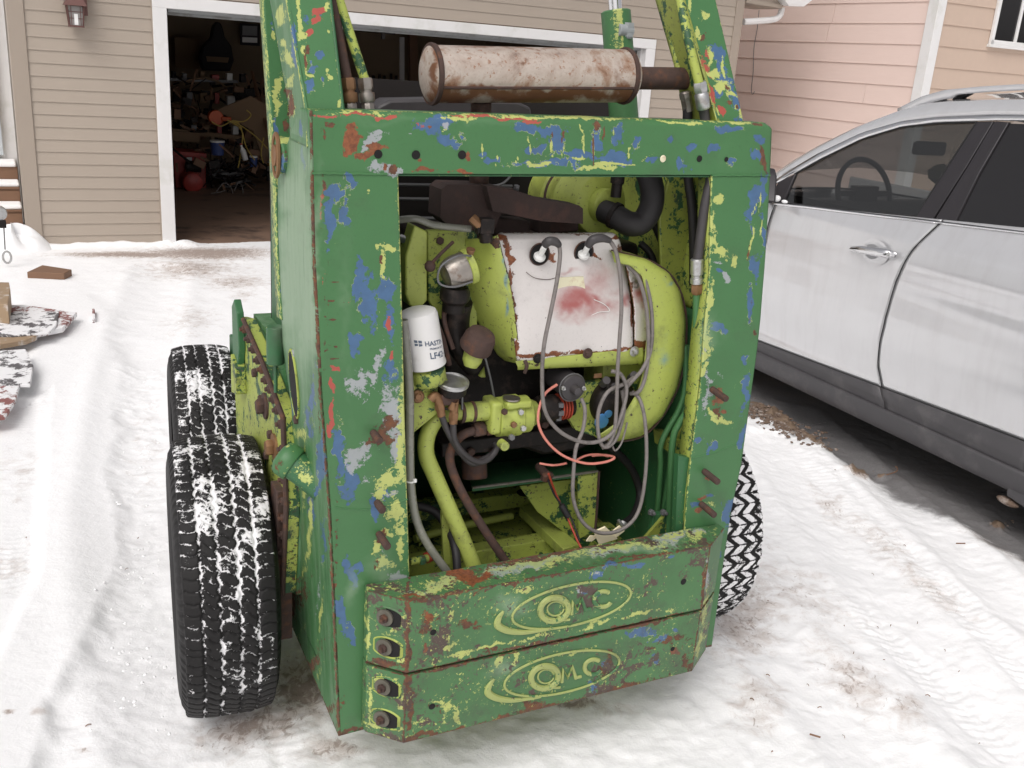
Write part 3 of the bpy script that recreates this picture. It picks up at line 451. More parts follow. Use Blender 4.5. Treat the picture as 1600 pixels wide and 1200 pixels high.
# ================================================================== GROUND
def segd(px, py, pts):
    d = np.full(px.shape, 1e9)
    for (x1, y1), (x2, y2) in zip(pts[:-1], pts[1:]):
        t = np.clip(((px-x1)*(x2-x1)+(py-y1)*(y2-y1))/((x2-x1)**2+(y2-y1)**2), 0, 1); d = np.minimum(d, np.hypot(px-x1-t*(x2-x1), py-y1-t*(y2-y1)))
    return d
def wl(*pix): return [tuple(ground_pt(*p)[:2]) for p in pix]
def ground_fn(X, Y):
    s = lambda t: np.clip(t, 0, 1)**2*(3-2*np.clip(t, 0, 1))
    h = .012*fbm(X, Y, .9, 3, 3)+.0055*fbm(X, Y, 4.5, 9, 5, .6)+.006*fbm(X, Y, 16, 5, 3, .6)+.005*np.maximum(0, fbm(X, Y, 30, 15, 3, .6))
    px, py = project(np.stack([X.ravel(), Y.ravel(), np.zeros(X.size)], 1)); px = px.reshape(X.shape); py = py.reshape(X.shape)
    # smooth unbroken bank on the left with a broken edge
    edge = np.interp(py, [380, 470, 560, 700, 860, 960, 1060, 1200], [60, 150, 185, 180, 195, 165, 110, 40])+14*fbm(X, Y, 3, 21, 3)*2
    bank = s((edge-px)/26+.5)*s((py-430)/60); inner = s((px-np.interp(py, [430, 600, 700, 900, 1200], [0, 40, 55, 40, -100]))/30)
    h = h*(1-.75*bank)+bank*(.018*inner+.0)
    rim = np.exp(-((px-edge-6)/14)**2)*s((py-450)/50)*(.006+.016*np.maximum(0, fbm(X, Y, 9, 31, 3)))
    h = h+rim
    # ruts of tyres on the right and behind the loader
    for pts, w, dep in ((wl((1200, 690), (1330, 860), (1500, 1080), (1640, 1250)), .12, .02), (wl((1130, 930), (1220, 1020), (1330, 1130), (1420, 1230)), .13, .02), (wl((1250, 640), (1430, 800), (1600, 960), (1800, 1100)), .10, .022), (wl((250, 420), (215, 600), (210, 800), (250, 1000), (330, 1200)), .16, .018)):
        d = segd(X, Y, pts); h = h-dep*np.exp(-(d/w)**2)+.6*dep*np.exp(-((d-w*1.5)/(w*.4))**2)
    # pressed tread marks
    for pts, w in ((wl((1150, 880), (1210, 980), (1330, 1120), (1440, 1240)), .10), (wl((1240, 860), (1400, 1010), (1600, 1180), (1700, 1260)), .09), (wl((60, 560), (35, 700), (20, 850), (0, 1000)), .11), (wl((1210, 660), (1390, 850), (1600, 1040), (1800, 1240)), .10), (wl((440, 1060), (500, 1250)), .10)):
        (x1, y1), (x2, y2) = pts[0], pts[-1]; L_ = math.hypot(x2-x1, y2-y1); sx, sy = (x2-x1)/L_, (y2-y1)/L_; al = (X-x1)*sx+(Y-y1)*sy; d = segd(X, Y, pts); lat = (X-x1)*sy-(Y-y1)*sx
        m = s((w-d)/.03)*s(al/.2)*s((L_-al)/.2)*np.clip(.6+1.5*fbm(X, Y, 3, 77, 3), 0, 1); h = h-m*(.006+.0045*(np.sin(2*math.pi*(al+.35*np.abs(lat))/.036) > .1)*(np.abs(np.sin(math.pi*lat/.045)) > .35))
    # lowered strip at the car: grey slush and car shade painted as one colour
    c = (X-CA.O[0])*CA.U[0]+(Y-CA.O[1])*CA.U[1]; cv = (X-CA.O[0])*CA.V[0]+(Y-CA.O[1])*CA.V[1]
    slush_shade = s((c+.24+.05*fbm(X, Y, 2, 41, 3)*2)/.30)*s((2.4-c)/.3)*s((cv+3.5)/.8)
    d = np.zeros(X.shape); w = slush_shade; cl = np.zeros(X.shape)
    def blob(cx, cy, rx, ry, an, st):
        a = math.radians(an); dx = px-cx; dy = py-cy; u = (dx*math.cos(a)+dy*math.sin(a))/rx; v = (-dx*math.sin(a)+dy*math.cos(a))/ry; return st*np.exp(-(u*u+v*v))
    for b in ((1150, 960, 90, 90, 0, .42), (1250, 930, 120, 50, 35, .30), (1330, 1060, 90, 40, 40, .38), (1420, 1110, 60, 26, 40, .35), (1180, 1100, 60, 60, 0, .34), (1380, 850, 120, 26, 38, .30), (1450, 920, 110, 22, 40, .34), (1300, 790, 60, 20, 40, .34), (1340, 735, 26, 9, 5, .8), (1560, 820, 18, 8, 20, .75), (1405, 738, 22, 6, 20, .55), (1560, 850, 90, 14, 30, .4),
              (400, 1130, 110, 40, -8, .5), (470, 1080, 60, 60, 20, .6), (520, 1170, 60, 26, 0, .42), (900, 1100, 40, 14, -10, .55), (960, 1110, 60, 18, 0, .3), (380, 350, 70, 14, 0, .9), (320, 395, 120, 12, 0, .7), (200, 398, 120, 6, 0, .7), (300, 420, 90, 20, 0, .45), (365, 440, 60, 14, 0, .4), (300, 500, 50, 30, 0, .3), (230, 700, 40, 120, 0, .18), (25, 730, 60, 60, 0, .28), (20, 880, 60, 50, 0, .32), (30, 760, 10, 90, 10, .3), (60, 1120, 20, 8, 0, .5), (15, 1120, 14, 6, 0, .6), (125, 1170, 20, 5, 20, .4), (380, 460, 30, 10, 0, .3)): d = np.maximum(d, 1.35*blob(*b))
    for b in ((1210, 650, 60, 13, 32, 1.), (1270, 688, 34, 8, 32, .8), (1340, 735, 20, 6, 5, .9), (1560, 817, 14, 6, 20, .9), (1380, 736, 10, 3, 0, .8), (1598, 770, 30, 10, 20, .8)): cl = np.maximum(cl, blob(*b))
    h = h-.03*slush_shade+cl*.035*(1+1.2*fbm(X, Y, 30, 51, 3)); d = d+.09*(1-bank)+.10*np.maximum(0, fbm(X, Y, 1.5, 61, 3))
    # bare floor inside the garage and along its sill
    g = np.stack([X.ravel(), Y.ravel(), np.zeros(X.size)], 1)-GA.O; gu = (g@GA.U).reshape(X.shape); gv = (g@GA.V).reshape(X.shape)
    h = h-.05*s((gv-.02)/.1)
    h = np.where((gv < .1) & (gv > -.5), h-.02*s((gv+.5)/.4), h)
    # drift against the wall corner
    h = h+.05*np.exp(-((gu-1.42)/.12)**2-((gv+.05)/.1)**2)+.035*np.exp(-((gv+.04)/.07)**2)*(gu < 1.3)*(1+fbm(X, Y, 5, 71, 2))
    return h, d, w, cl
def ground_mesh(name, x0, x1, y0, y1, st, mat, hole=None):
    xs = np.arange(x0, x1+st/2, st); ys = np.arange(y0, y1+st/2, st); X, Y = np.meshgrid(xs, ys); H, D, W, C = ground_fn(X, Y)
    n, m = X.shape; idx = np.arange(n*m).reshape(n, m); F = np.stack([idx[:-1, :-1], idx[:-1, 1:], idx[1:, 1:], idx[1:, :-1]], -1).reshape(-1, 4)
    if hole: fx = X[:-1, :-1].ravel()+st/2; fy = Y[:-1, :-1].ravel()+st/2; F = F[~((fx > hole[0]) & (fx < hole[1]) & (fy > hole[2]) & (fy < hole[3]))]
    me = bpy.data.meshes.new(name); me.vertices.add(n*m); me.vertices.foreach_set('co', np.stack([X, Y, H], -1).ravel())
    me.loops.add(F.size); me.loops.foreach_set('vertex_index', F.ravel()); me.polygons.add(len(F)); me.polygons.foreach_set('loop_start', np.arange(0, F.size, 4)); me.polygons.foreach_set('loop_total', np.full(len(F), 4))
    me.update(); me.validate(); me.polygons.foreach_set('use_smooth', [True]*len(F))
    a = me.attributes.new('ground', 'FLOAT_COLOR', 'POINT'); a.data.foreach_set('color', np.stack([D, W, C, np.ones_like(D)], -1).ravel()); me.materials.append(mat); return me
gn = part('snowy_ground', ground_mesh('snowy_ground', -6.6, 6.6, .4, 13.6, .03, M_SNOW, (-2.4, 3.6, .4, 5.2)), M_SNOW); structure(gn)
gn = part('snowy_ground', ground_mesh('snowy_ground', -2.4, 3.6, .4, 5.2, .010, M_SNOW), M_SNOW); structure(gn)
bb = B(); bb.add([(-150, -150, -.16), (150, -150, -.16), (150, 150, -.16), (-150, 150, -.16)], [(0, 1, 2, 3)])
gf = part('far_snow', bb, M_FLUFF); structure(gf)
g2 = part('near_snow', B().grid([[(x, y, -.03+.02*math.sin(x*1.3+y)) for x in np.linspace(-6.5, 6.5, 30)] for y in np.linspace(-8, .45, 20)]), M_FLUFF); structure(g2)

# ================================================================== THE LOADER
T = thing('skid_steer_loader', 'battered green skid steer loader seen from behind, engine bay open, chipped blue and lime paint', 'loader', LO)
def vf(z): return .045*max(0, (z-1.15)/.53)
def F_(px, py, dv=0):                           # a point on the rear face
    v = 0
    for _ in range(6): p = LO.v(px, py, v+dv); v = vf(p[2])
    return p
def V_(px, py, v): return LO.v(px, py, v)
def quadgrid(L, R, n, m, conv=F_, dv=0):
    """L and R: pixel polylines listed from the top to the bottom"""
    def res(P, k):
        P = np.array(P, float); d = np.r_[0, np.cumsum(np.hypot(*np.diff(P, axis=0).T))]; t = np.linspace(0, d[-1], k); return np.stack([np.interp(t, d, P[:, 0]), np.interp(t, d, P[:, 1])], 1)
    l, r = res(L, n), res(R, n)
    return [[conv(*(l[i]+(r[i]-l[i])*j/(m-1)), dv) for j in range(m)] for i in range(n)]
def edge_bias(n, m, sides, k=7., s=.62):
    I, J = np.meshgrid(np.arange(n), np.arange(m), indexing='ij'); d = np.full((n, m), 1e9)
    if 'l' in sides: d = np.minimum(d, J)
    if 'r' in sides: d = np.minimum(d, m-1-J)
    if 't' in sides: d = np.minimum(d, I)
    if 'b' in sides: d = np.minimum(d, n-1-I)
    return s*np.exp(-d/k)
def painted_panel(name, G, mat, groups, edges={}, solid=.006, frame=LO, parent=None, label=None):
    n, m = np.asarray(G).shape[:2]; b = B().grid(G)
    me = bpy.data.meshes.new(name); me.from_pydata(b.v, [], b.f); me.polygons.foreach_set('use_smooth', [True]*len(me.polygons)); me.materials.append(mat)
    # normals face the camera
    o = part(name, me, mat, parent or T, label)
    wear(o, frame, groups, {k: edge_bias(n, m, *v).ravel() for k, v in edges.items()})
    c = me.polygons[len(me.polygons)//2]; wc = frame.world([tuple(c.center)])[0]; nn = frame.U*c.normal.x+frame.V*c.normal.y+np.array([0, 0, c.normal.z])
    if np.dot(nn, CAM-wc) < 0: me.flip_normals()
    if solid:
        md = o.modifiers.new('thick', 'SOLIDIFY'); md.thickness = solid; md.offset = -1
    return o
def pp(name, b, mat, groups=(), parent=None, bevel=0, label=None, **k):   # a painted part built from a builder
    o = part(name, b, mat, parent or T, label, bevel, **k); wear(o, LO, groups); return o
# --- rear frame
LE = [(485, 175), (490, 400), (500, 600), (515, 800), (522, 950), (530, 1150)]
RE = [(1205, 197), (1203, 274), (1196, 400), (1188, 500), (1183, 547), (1158, 727), (1142, 800), (1132, 867), (1112, 1010)]
painted_panel('rear_post', quadgrid([(488, 271)]+LE[1:], [(622, 272), (628, 480), (632, 650), (640, 910), (650, 1118)], 330, 56), M_GREEN, ['face'], {'y': ('r', 1.5, .6), 'r': ('l', 1.4, .5)}, label='rear post with blue, lime and rusty chips on the oil filter side')
painted_panel('rear_post', quadgrid([(1112, 274.5), (1110, 370), (1109, 425), (1100, 525), (1095, 600), (1087, 660), (1080, 713), (1074, 770), (1068, 850), (1056, 1022)], [(1203, 274.5), (1196, 400), (1188, 500), (1183, 547), (1158, 727), (1142, 800), (1132, 867), (1112, 1010)], 280, 44), M_GREEN, ['face'], {'y': ('l', 1.6, .55)}, label='rear post with threaded studs on the car side')
GB = quadgrid([(481, 172), (481, 180), (488, 271)], [(1199, 193), (1206, 203), (1203, 274)], 42, 250)
for i in range(6):
    for j in range(250): p = GB[i][j]; q = ((6-i)/6.)**2; GB[i][j] = (p[0], p[1]+.018*q, p[2]+.002)
painted_panel('top_beam', GB, M_GREEN, ['face'], {'y': ('t', 1.6, .5)})
LW = quadgrid([(641, 912), (650, 1117)], [(1067, 852), (1056, 1021)], 60, 120)
painted_panel('lower_plate', LW, M_GREEN, ['face'], {'r': ('bl', 1.5, .7)}, solid=.008)
# weld bead between beam and posts
for a, b_ in (((488, 271), (622, 272)), ((1112, 274), (1203, 274))):
    P = [F_(a[0]+(b_[0]-a[0])*t, a[1]+(b_[1]-a[1])*t+rng.uniform(-.6, .6), -.0005) for t in np.linspace(0, 1, 26)]
    pp('weld_bead', B().tube(P, .0028, 6, smooth=False), M_GREEN, ['face'])
for P_ in ([(524, 792), (560, 796), (600, 792), (637, 780)], [(1080, 716), (1120, 706), (1158, 690)]):
    pp('weld_bead', B().tube([F_(x, y, 0) for x, y in P_], .0018, 6), M_GREEN, ['face'])
# inner returns of the frame
b = B(); 
for s_, P_ in ((1, [(622, 272), (628, 480), (632, 650), (640, 905)]), (-1, [(1112, 274.5), (1109, 425), (1100, 525), (1087, 660), (1074, 770), (1068, 850)])):
    A_ = [Vector(F_(x, y, .008)) for x, y in P_]; b = B().grid([[a+Vector((0, t, 0)) for t in (0, .02, .05)] for a in A_])
    pp('post_flange', b, M_DKGREEN if s_ > 0 else M_LIMEG, ['face'], solid=.004)
b = B(); A_ = [Vector(F_(x, 272+(x-622)*.005, .008)) for x in (500, 622, 800, 1000, 1112, 1195)]
pp('beam_flange', B().grid([[a+Vector((0, t, 0)) for t in (0, .03, .06)] for a in A_]), M_DKGREEN, [], solid=.004)
A_ = [Vector(F_(x, 171+(x-480)*.0305, .018)) for x in np.linspace(484, 1196, 30)]
pp('beam_top', B().grid([[a+Vector((0, t, .001)) for t in (0, .03, .06)] for a in A_]), M_GREEN, ['face'], solid=.004)
for i, (x, y, r) in enumerate(((591, 241, .009), (650, 242, .0095), (722, 242, .0095), (1036, 248, .0085), (1093, 248, .008), (1135, 249, .006))):
    c = Vector(F_(x, y, -.0015)); part('bolt_hole', B().lathe([(r, 0), (r*.9, .0008), (0, .0009)], c, (0, -1, 0), 16), M_HOLE if i != 3 else M_CREAM, T)
# threaded studs of the right post and the left post
for x, y, ln_ in ((1112, 608, .055), (1100, 736, .055), (1095, 787, .055), (583, 676, .035), (589, 785, .03), (592, 834, .05)):
    c = Vector(F_(x, y)); b = B(); b.lathe([(.0082, 0), (.0085, ln_*.96), (.006, ln_)], c, (.05, -1, -.12), 12)
    for k in range(int(ln_/.005)): b.lathe([(.0083, .006+k*.005), (.0093, .0085+k*.005), (.0083, .011+k*.005)], c, (.05, -1, -.12), 12)
    part('threaded_stud', b, M_RUST, T)
# --- left side panel
def S_(px, py, dv=0):                            # the side plane leans with the left edge
    u = -.04
    for _ in range(6):
        p = LO.u(px, py, u); u = -.076*max(0, min(1.1, (p[2]-.2)/1.48))
    return p
def side_edge(pts): return [S_(*p) for p in pts]
edgeL = [F_(x, y) for x, y in ((485, 175), (490, 400), (500, 600), (515, 800), (522, 950), (530, 1150))]
Le = np.array(edgeL); zt = np.linspace(1.675, .2, 170); eu = np.interp(-zt, -Le[:, 2], Le[:, 0])
vfr = np.interp(-zt, [-1.675, -1.52, -1.1, -.95, -.8, -.2], [.12, .33, .34, .30, .34, .64])
G = [[(eu[i]-.002, vf(zt[i])+.0+(vfr[i]-vf(zt[i]))*t, zt[i]+(.03*t if zt[i] < .3 else 0)) for t in np.linspace(0, 1, 34)] for i in range(170)]
painted_panel('side_panel', G, M_SIDE, ['side'], {'r': ('bl', 1.6, .6)}, solid=.006)
# inner wall of the left side, dark
pp('inner_wall', B().b2((.02, .07, .3), (.024, .8, 1.6)), M_DKGREEN, [])
# oval hand hole in the side panel
c = Vector(S_(465, 600)); a = [(math.cos(t), math.sin(t)) for t in np.linspace(0, 2*math.pi, 28)[:-1]]
b = B(); su = lambda z: float(np.interp(-z, -Le[:, 2], Le[:, 0]))
hole_at = lambda k, d: [Vector((su(c.z+.082*k*z)-d, c.y+.035*k*x, c.z+.082*k*z)) for x, z in a]
b.add(hole_at(1, .006), [tuple(range(27))]); part('hand_hole', b, M_HOLE, T)
pp('hand_hole_rim', B().tube(hole_at(1.04, .004), .003, 6, closed=True, smooth=False), M_LIMEG, [])
for x, y in ((464, 553), (467, 655)): part('panel_bolt', B().hexb(Vector(S_(x, y)), (-1, 0, 0), .012, .012), M_DKGREEN if y < 600 else M_RUST, T)
c = Vector(S_(443, 540)); pp('pin_boss', B().cyl(c+Vector((-.02, 0, -.045)), c+Vector((-.02, 0, .05)), .022, 16), M_DKGREEN, ['side']); pp('pull_rod', B().cyl(c+Vector((-.02, 0, -.12)), c+Vector((-.02, 0, -.04)), .005, 8), M_DKGREEN, [])
# filler neck with its cap
c0 = Vector(V_(496, 752, .15)); c1 = Vector(V_(455, 723, .19)); ax = (c1-c0)
b = B().lathe([(.040, -.02), (.037, .02), (.036, ax.length*.6), (.036, ax.length)], c0, ax, 24); o = pp('filler_neck', b, M_DKGREEN, ['side'])
b = B().lathe([(.040, 0), (.043, .005), (.043, .028), (.038, .038), (.024, .045), (0, .047)], c1-ax.normalized()*.01, ax, 24); pp('filler_cap', b, M_GREEN, ['side'], o)
# --- chain case with its bolted cover
u0 = -.055
poly = [(u0, .92, 1.02), (u0, .80, 1.045), (u0, .55, .995), (u0, .315, .925), (u0, .285, .70), (u0, .33, .42), (u0, .62, .30), (u0, .95, .28), (u0, 1.0, .9)]
pp('chain_case_cover', B().prism(poly, (.03, 0, 0)), M_LIMEG, ['side'], bevel=.003)
pp('chain_case', B().prism([(u0+.03, p[1]+.0, p[2]-.01) for p in poly], (.12, 0, 0)), M_SIDE, ['side'], bevel=.004)
pp('deck_plate', B().b2((-.02, .36, 1.03), (.5, .86, 1.044)), M_SIDE, ['lime'])
rimp = [Vector(p)+Vector((-.006, 0, 0)) for p in poly[1:7]]
part('cover_gasket', B().tube(rimp, .007, 8, smooth=False), M_RUST, T)
bolts = [(.78, 1.022), (.72, 1.01), (.66, .998), (.60, .985), (.55, .975), (.50, .962), (.455, .952), (.41, .94), (.37, .925), (.335, .90), (.318, .84), (.31, .76), (.31, .70), (.315, .65), (.32, .60), (.325, .55), (.34, .49), (.36, .44), (.40, .40)]
for v_, z_ in bolts: part('cover_bolt', B().hexb((u0, v_, z_), (-1, 0, 0), .0125, .014, .006), M_RUST, T)
for v_, z_ in ((.66, .93), (.58, .88), (.47, .82), (.52, .74)): part('cover_bolt', B().hexb((u0, v_, z_), (-1, 0, 0), .013, .012), M_RUST, T)
part('bearing_bolt', B().lathe([(.036, 0), (.036, .006), (.022, .008)], (u0, .54, .875), (-1, 0, 0), 16).hexb((u0-.006, .54, .875), (-1, 0, 0), .022, .02), M_RUST, T)
part('bearing_bolt', B().lathe([(.036, 0), (.036, .006), (.022, .008)], (u0, .43, .80), (-1, 0, 0), 16).hexb((u0-.006, .43, .80), (-1, 0, 0), .022, .02), M_BRASS, T)
pp('fender_ear', B().prism([(u0-.02, .80, .96), (u0-.02, .82, 1.06), (u0-.02, .86, 1.09), (u0-.02, .90, 1.06), (u0-.02, .90, .86), (u0-.02, .84, .86)], (.02, 0, 0)), M_DKGREEN, ['side'], bevel=.003)
pp('fender_ear', B().prism([(u0-.03, .80, .82), (u0-.03, .81, .90), (u0-.03, .88, .92), (u0-.03, .88, .80)], (.03, 0, 0)), M_LIMEG, ['side'], bevel=.003)
# rusty angle iron and drive shaft flanges near the wheels
part('axle_flange', B().lathe([(.10, 0), (.10, .02), (.06, .03), (.06, .09)], (u0, .57, .37), (-1, 0, 0), 20), M_RUST, T)
part('frame_rail', B().b2((u0-.02, .33, .28), (u0+.02, .40, .72)), M_RUST, T, bevel=.003)
part('axle_flange', B().lathe([(.10, 0), (.10, .02), (.06, .03), (.06, .10)], (u0, 1.36, .37), (-1, 0, 0), 20), M_RUST, T)
0 and part('axle_guard', B().prism([(u0-.001, .68, .84), (u0-.001, .92, .74), (u0-.001, 1.0, .55), (u0-.001, .62, .60)], (-.05, 0, 0)), M_BLACKGREASE, T, bevel=.004)
# bulk of the machine ahead of the bay
pp('body_tub', B().b2((.02, .80, .28), (1.10, 1.5, .80)), M_DKGREEN, [], bevel=.005)
pp('belly_pan', B().b2((.01, .02, .27), (1.11, .85, .278)), M_LIMEG, [])
# --- lift arm towers
def box_px(TL, TR, BR, BL, v_top, v_bot, dep):
    f = [Vector(V_(*TL, v_top)), Vector(V_(*TR, v_top)), Vector(V_(*BR, v_bot)), Vector(V_(*BL, v_bot))]; return B().prism(f, (0, dep, 0)), f
def tower_face(name, L, R, vt, vb, y0, y1, dep, mat=M_GREEN, label=None, lip=True):
    def cv(x, y, dv=0): t = (y-y0)/(y1-y0); return V_(x, y, vt+(vb-vt)*t+dv)
    o = painted_panel(name, quadgrid(L, R, 110, 36, cv), mat, ['tower'], {'y': ('lr', 1.2, .55)}, label=label)
    return cv
cv = tower_face('upright', [(440, -70), (447, 0), (478, 176), (480, 230)], [(508, -70), (515, 0), (535, 172), (541, 230)], .19, .055, -70, 230, .1, label='upright channel behind the beam on the oil filter side')
# its left side
L_ = [(440, -70), (447, 0), (478, 176), (480, 230)]
def rsm(P, k): P = np.array(P, float); d = np.r_[0, np.cumsum(np.hypot(*np.diff(P, axis=0).T))]; t = np.linspace(0, d[-1], k); return np.stack([np.interp(t, d, P[:, 0]), np.interp(t, d, P[:, 1])], 1)
a = [Vector(cv(x, y)) for x, y in rsm(L_, 60)]
painted_panel('upright_side', [[p+Vector((.001, t*.15, 0)) for t in np.linspace(0, 1, 16)] for p in a], M_SIDE, ['tower'], {}, solid=.006)
a = [Vector(cv(x, y)) for x, y in rsm([(508, -70), (515, 0), (535, 172), (541, 230)], 20)]
painted_panel('upright_side', [[p+Vector((-.001, t*.15, 0)) for t in np.linspace(0, 1, 6)] for p in a], M_DKGREEN, ['tower'], {}, solid=.006)
def cva(x, y, dv=0): t = (y+70)/600; return V_(x, y, .42-.10*t+dv)
painted_panel('lift_arm', quadgrid([(405, -70), (412, 0), (428, 240), (434, 400), (440, 500)], [(455, -70), (462, 0), (474, 240), (470, 400), (458, 500)], 170, 24, cva), M_GREEN, ['tower'], {'y': ('l', 1.4, .5)}, solid=.05)
c = Vector(V_(447, 243, .27)); pp('arm_pivot_boss', B().cyl(c+Vector((-.02, .0, 0)), c+Vector((.14, .02, 0)), .04, 24), M_GREEN, ['tower'])
part('pivot_pin', B().lathe([(.0, 0), (.020, .001), (.023, .004), (.024, -.02)], c+Vector((-.024, 0, 0)), (-1, 0, 0), 20).tube([c+Vector((-.022,   .026*math.cos(t), .046*math.sin(t))) for t in np.linspace(0, 2*math.pi, 20)[:-1]], .005, 6, closed=True), M_BRASS, T)
# right tower
cv = tower_face('upright', [(1048, -70), (1067, 0), (1122, 194), (1130, 230)], [(1100, -70), (1118, 0), (1164, 200), (1172, 230)], .20, .055, -70, 230, .1, label='upright channel behind the beam on the car side')
a = [Vector(cv(x, y)) for x, y in rsm([(1048, -70), (1067, 0), (1122, 194), (1130, 230)], 60)]
painted_panel('upright_side', [[p+Vector((.001, t*.12, 0)) for t in np.linspace(0, 1, 14)] for p in a], M_OLIVE, ['tower'], {}, solid=.006)
def cvr(x, y, dv=0): t = (y+70)/300; return V_(x, y, .31-.14*t+dv)
painted_panel('channel_lip', quadgrid([(1022, -70), (1041, 0), (1073, 185), (1080, 230)], [(1034, -70), (1051, 0), (1085, 185), (1092, 230)], 60, 8, cvr), M_SIDE, ['tower'], {'y': ('l', 1.2, .6)}, solid=.012)
# inside of the right arm seen through the bay
painted_panel('arm_web', quadgrid([(1052, 262), (1030, 330), (1035, 480), (1052, 720)], [(1112, 262), (1112, 330), (1106, 480), (1090, 720)], 60, 30, lambda x, y, dv=0: V_(x, y, .20)), M_OLIVE, ['tower'], {}, solid=.01)
# --- lift cylinder
c0 = Vector(V_(976, 200, .42)); c1 = Vector(V_(962, 16, .46))
o = pp('lift_cylinder', B().lathe([(.040, 0), (.040, (c1-c0).length-.004), (.034, (c1-c0).length)], c0, c1-c0, 28), M_GREEN, ['tower'])
part('cylinder_rod', B().cyl(c1-(c1-c0).normalized()*.01, c1+(c1-c0).normalized()*.3, .018, 20), M_CHROME, o)
c = Vector(V_(981, 48, .42)); part('cylinder_port', B().cyl(c+Vector((-.03, 0, 0)), c+Vector((.012, 0, .0)), .016, 14).lathe([(.017, -.02), (.017, .015), (.012, .02)], c, (0, 0, -1), 6), M_GREEN, o); wear(o.children[-1], LO, [])
# --- muffler
c0 = Vector(V_(672, 116, .20)); c1 = Vector(V_(982, 119, .20)); L_ = (c1-c0).length; R_ = .062; ex = 1.0
b = B(); prof = [(0, -.012), (R_*.75, -.010), (R_*.97, -.002), (R_*1.0, .0)]+[(R_, t) for t in np.linspace(.004, L_-.004, 60)]+[(R_*.97, L_), (R_*.8, L_+.008), (.028, L_+.014), (.02, L_+.014)]
b.lathe(prof, c0, c1-c0, 40, ex); MU = pp('muffler', b, M_MUFF, ['muff'])
for t in (.004, L_-.012):
    b = B().lathe([(R_*.98, t-.006), (R_*1.07, t-.005), (R_*1.09, t), (R_*1.07, t+.005), (R_*.98, t+.006)], c0, c1-c0, 40, ex); part('end_seam', b, M_RUST, MU)
dn = (c1-c0).normalized()
b = B(); pts = [c0+dn*t+Vector((0, -R_*math.cos(.42), -R_*math.sin(.42)))*1.005 for t in np.linspace(.01, L_-.015, 30)]; b.tube(pts, .0035, 6); part('body_seam', b, M_RUST, MU)
pA = Vector(V_(984, 122, .20)); pB = Vector(V_(1079, 123, .20)); 
part('tail_pipe', B().lathe([(.027, 0), (.027, (pB-pA).length), (.024, (pB-pA).length), (.024, (pB-pA).length*.5), (0, (pB-pA).length*.5)], pA, pB-pA, 28), M_RUST, MU)
part('exhaust_stem', B().cyl(V_(752, 158, .215), V_(748, 300, .27), .024, 20), M_RUST, MU)
pp('burnt_patch', B().add([V_(x, y, .128) for x, y in ((972, 100), (977, 96), (979, 128), (972, 128))], [(0, 1, 2, 3)]), M_BLACKGREASE, [], MU) if 0 else None
# --- hydraulic tubes with fittings (left pair)
for (x0, y0, x1, y1, x2, y2, mt) in ((516, -40, 523, 20, 543, 125, M_RUST), (520, -40, 533, 10, 570, 125, M_LIMEG)):
    v_ = .16; o = pp('hydraulic_tube', B().tube([V_(x0, y0, v_+.06), V_(x1, y1, v_+.04), V_(x2, y2, v_)], .0105, 12), mt, [])
    a = Vector(V_(x2, y2-3, v_)); e = Vector(V_(x2+7, y2+60, v_-.01)); d = (e-a).normalized()
    b = B(); b.lathe([(.015, 0), (.0165, .004), (.0165, .02), (.015, .024)], a, d, 6); b.lathe([(.0165, .03), (.017, .034), (.017, .045), (.0155, .05)], a, d, 16); b.lathe([(.0125, .02), (.0125, .055)], a, d, 12)
    part('tube_nut', b, M_BRASS if mt == M_RUST else M_ALU, o); part('crimp_collar', B().lathe([(.0125, .05), (.014, .055), (.014, .085), (.012, .09)], a, d, 8), M_ALU, o)
# right pair
v_ = .10
o = pp('hydraulic_tube', B().tube([V_(1052, -60, v_+.12), V_(1063, 0, v_+.08), V_(1075, 60, v_+.03), V_(1092, 130, v_)], .0115, 12), M_LIMEG, [])
a = Vector(V_(1093, 128, v_)); e = Vector(V_(1103, 195, v_)); d = (e-a).normalized()
part('tube_nut', B().lathe([(.015, 0), (.0175, .003), (.0175, .022), (.015, .025)], a, d, 6), M_STEEL, o)
part('crimp_collar', B().lathe([(.013, .024), (.0175, .03), (.0175, .062), (.015, .066)], a, d, 18), M_STEEL, o)
part('rubber_hose', B().tube([a+d*.06, a+d*.10, V_(1112, 262, .06), V_(1100, 330, .05), V_(1090, 408, .05)], .0125, 14), M_HOSE, o)
o = pp('hydraulic_tube', B().tube([V_(1030, -60, .30), V_(1044, 30, .26), V_(1068, 140, .20)], .010, 10), M_LIMEG, [])
a = Vector(V_(1070, 143, .17)); d = (Vector(V_(1080, 200, .16))-a).normalized(); part('tube_nut', B().lathe([(.012, 0), (.0155, .004), (.0155, .016), (.0135, .02), (.0135, .05)], a, d, 8), M_ALU, o)
part('rubber_hose', B().tube([a+d*.04, V_(1074, 262, .16), V_(1082, 330, .15), V_(1084, 420, .16), V_(1082, 520, .18)], .0125, 14), M_RUBBER, o)
a = Vector(V_(1089, 404, .05)); e = Vector(V_(1088, 480, .05)); d = (e-a).normalized()
o = part('hose_end', B().lathe([(.013, 0), (.0165, .003), (.0165, .040), (.014, .043), (.014, .050), (.0165, .052), (.0165, .064), (.013, .066)], a, d, 20), M_STEEL, T)
part('hose_nut', B().lathe([(.012, .064), (.0155, .068), (.0155, .088), (.011, .094)], a, d, 6), M_BRASS, o)
pp('steel_line', B().tube([a+d*.088, V_(1087, 560, .055), V_(1084, 625, .06), V_(1062, 660, .08), V_(1050, 700, .09), V_(1045, 840, .10)], .0095, 12), M_GREEN, [])
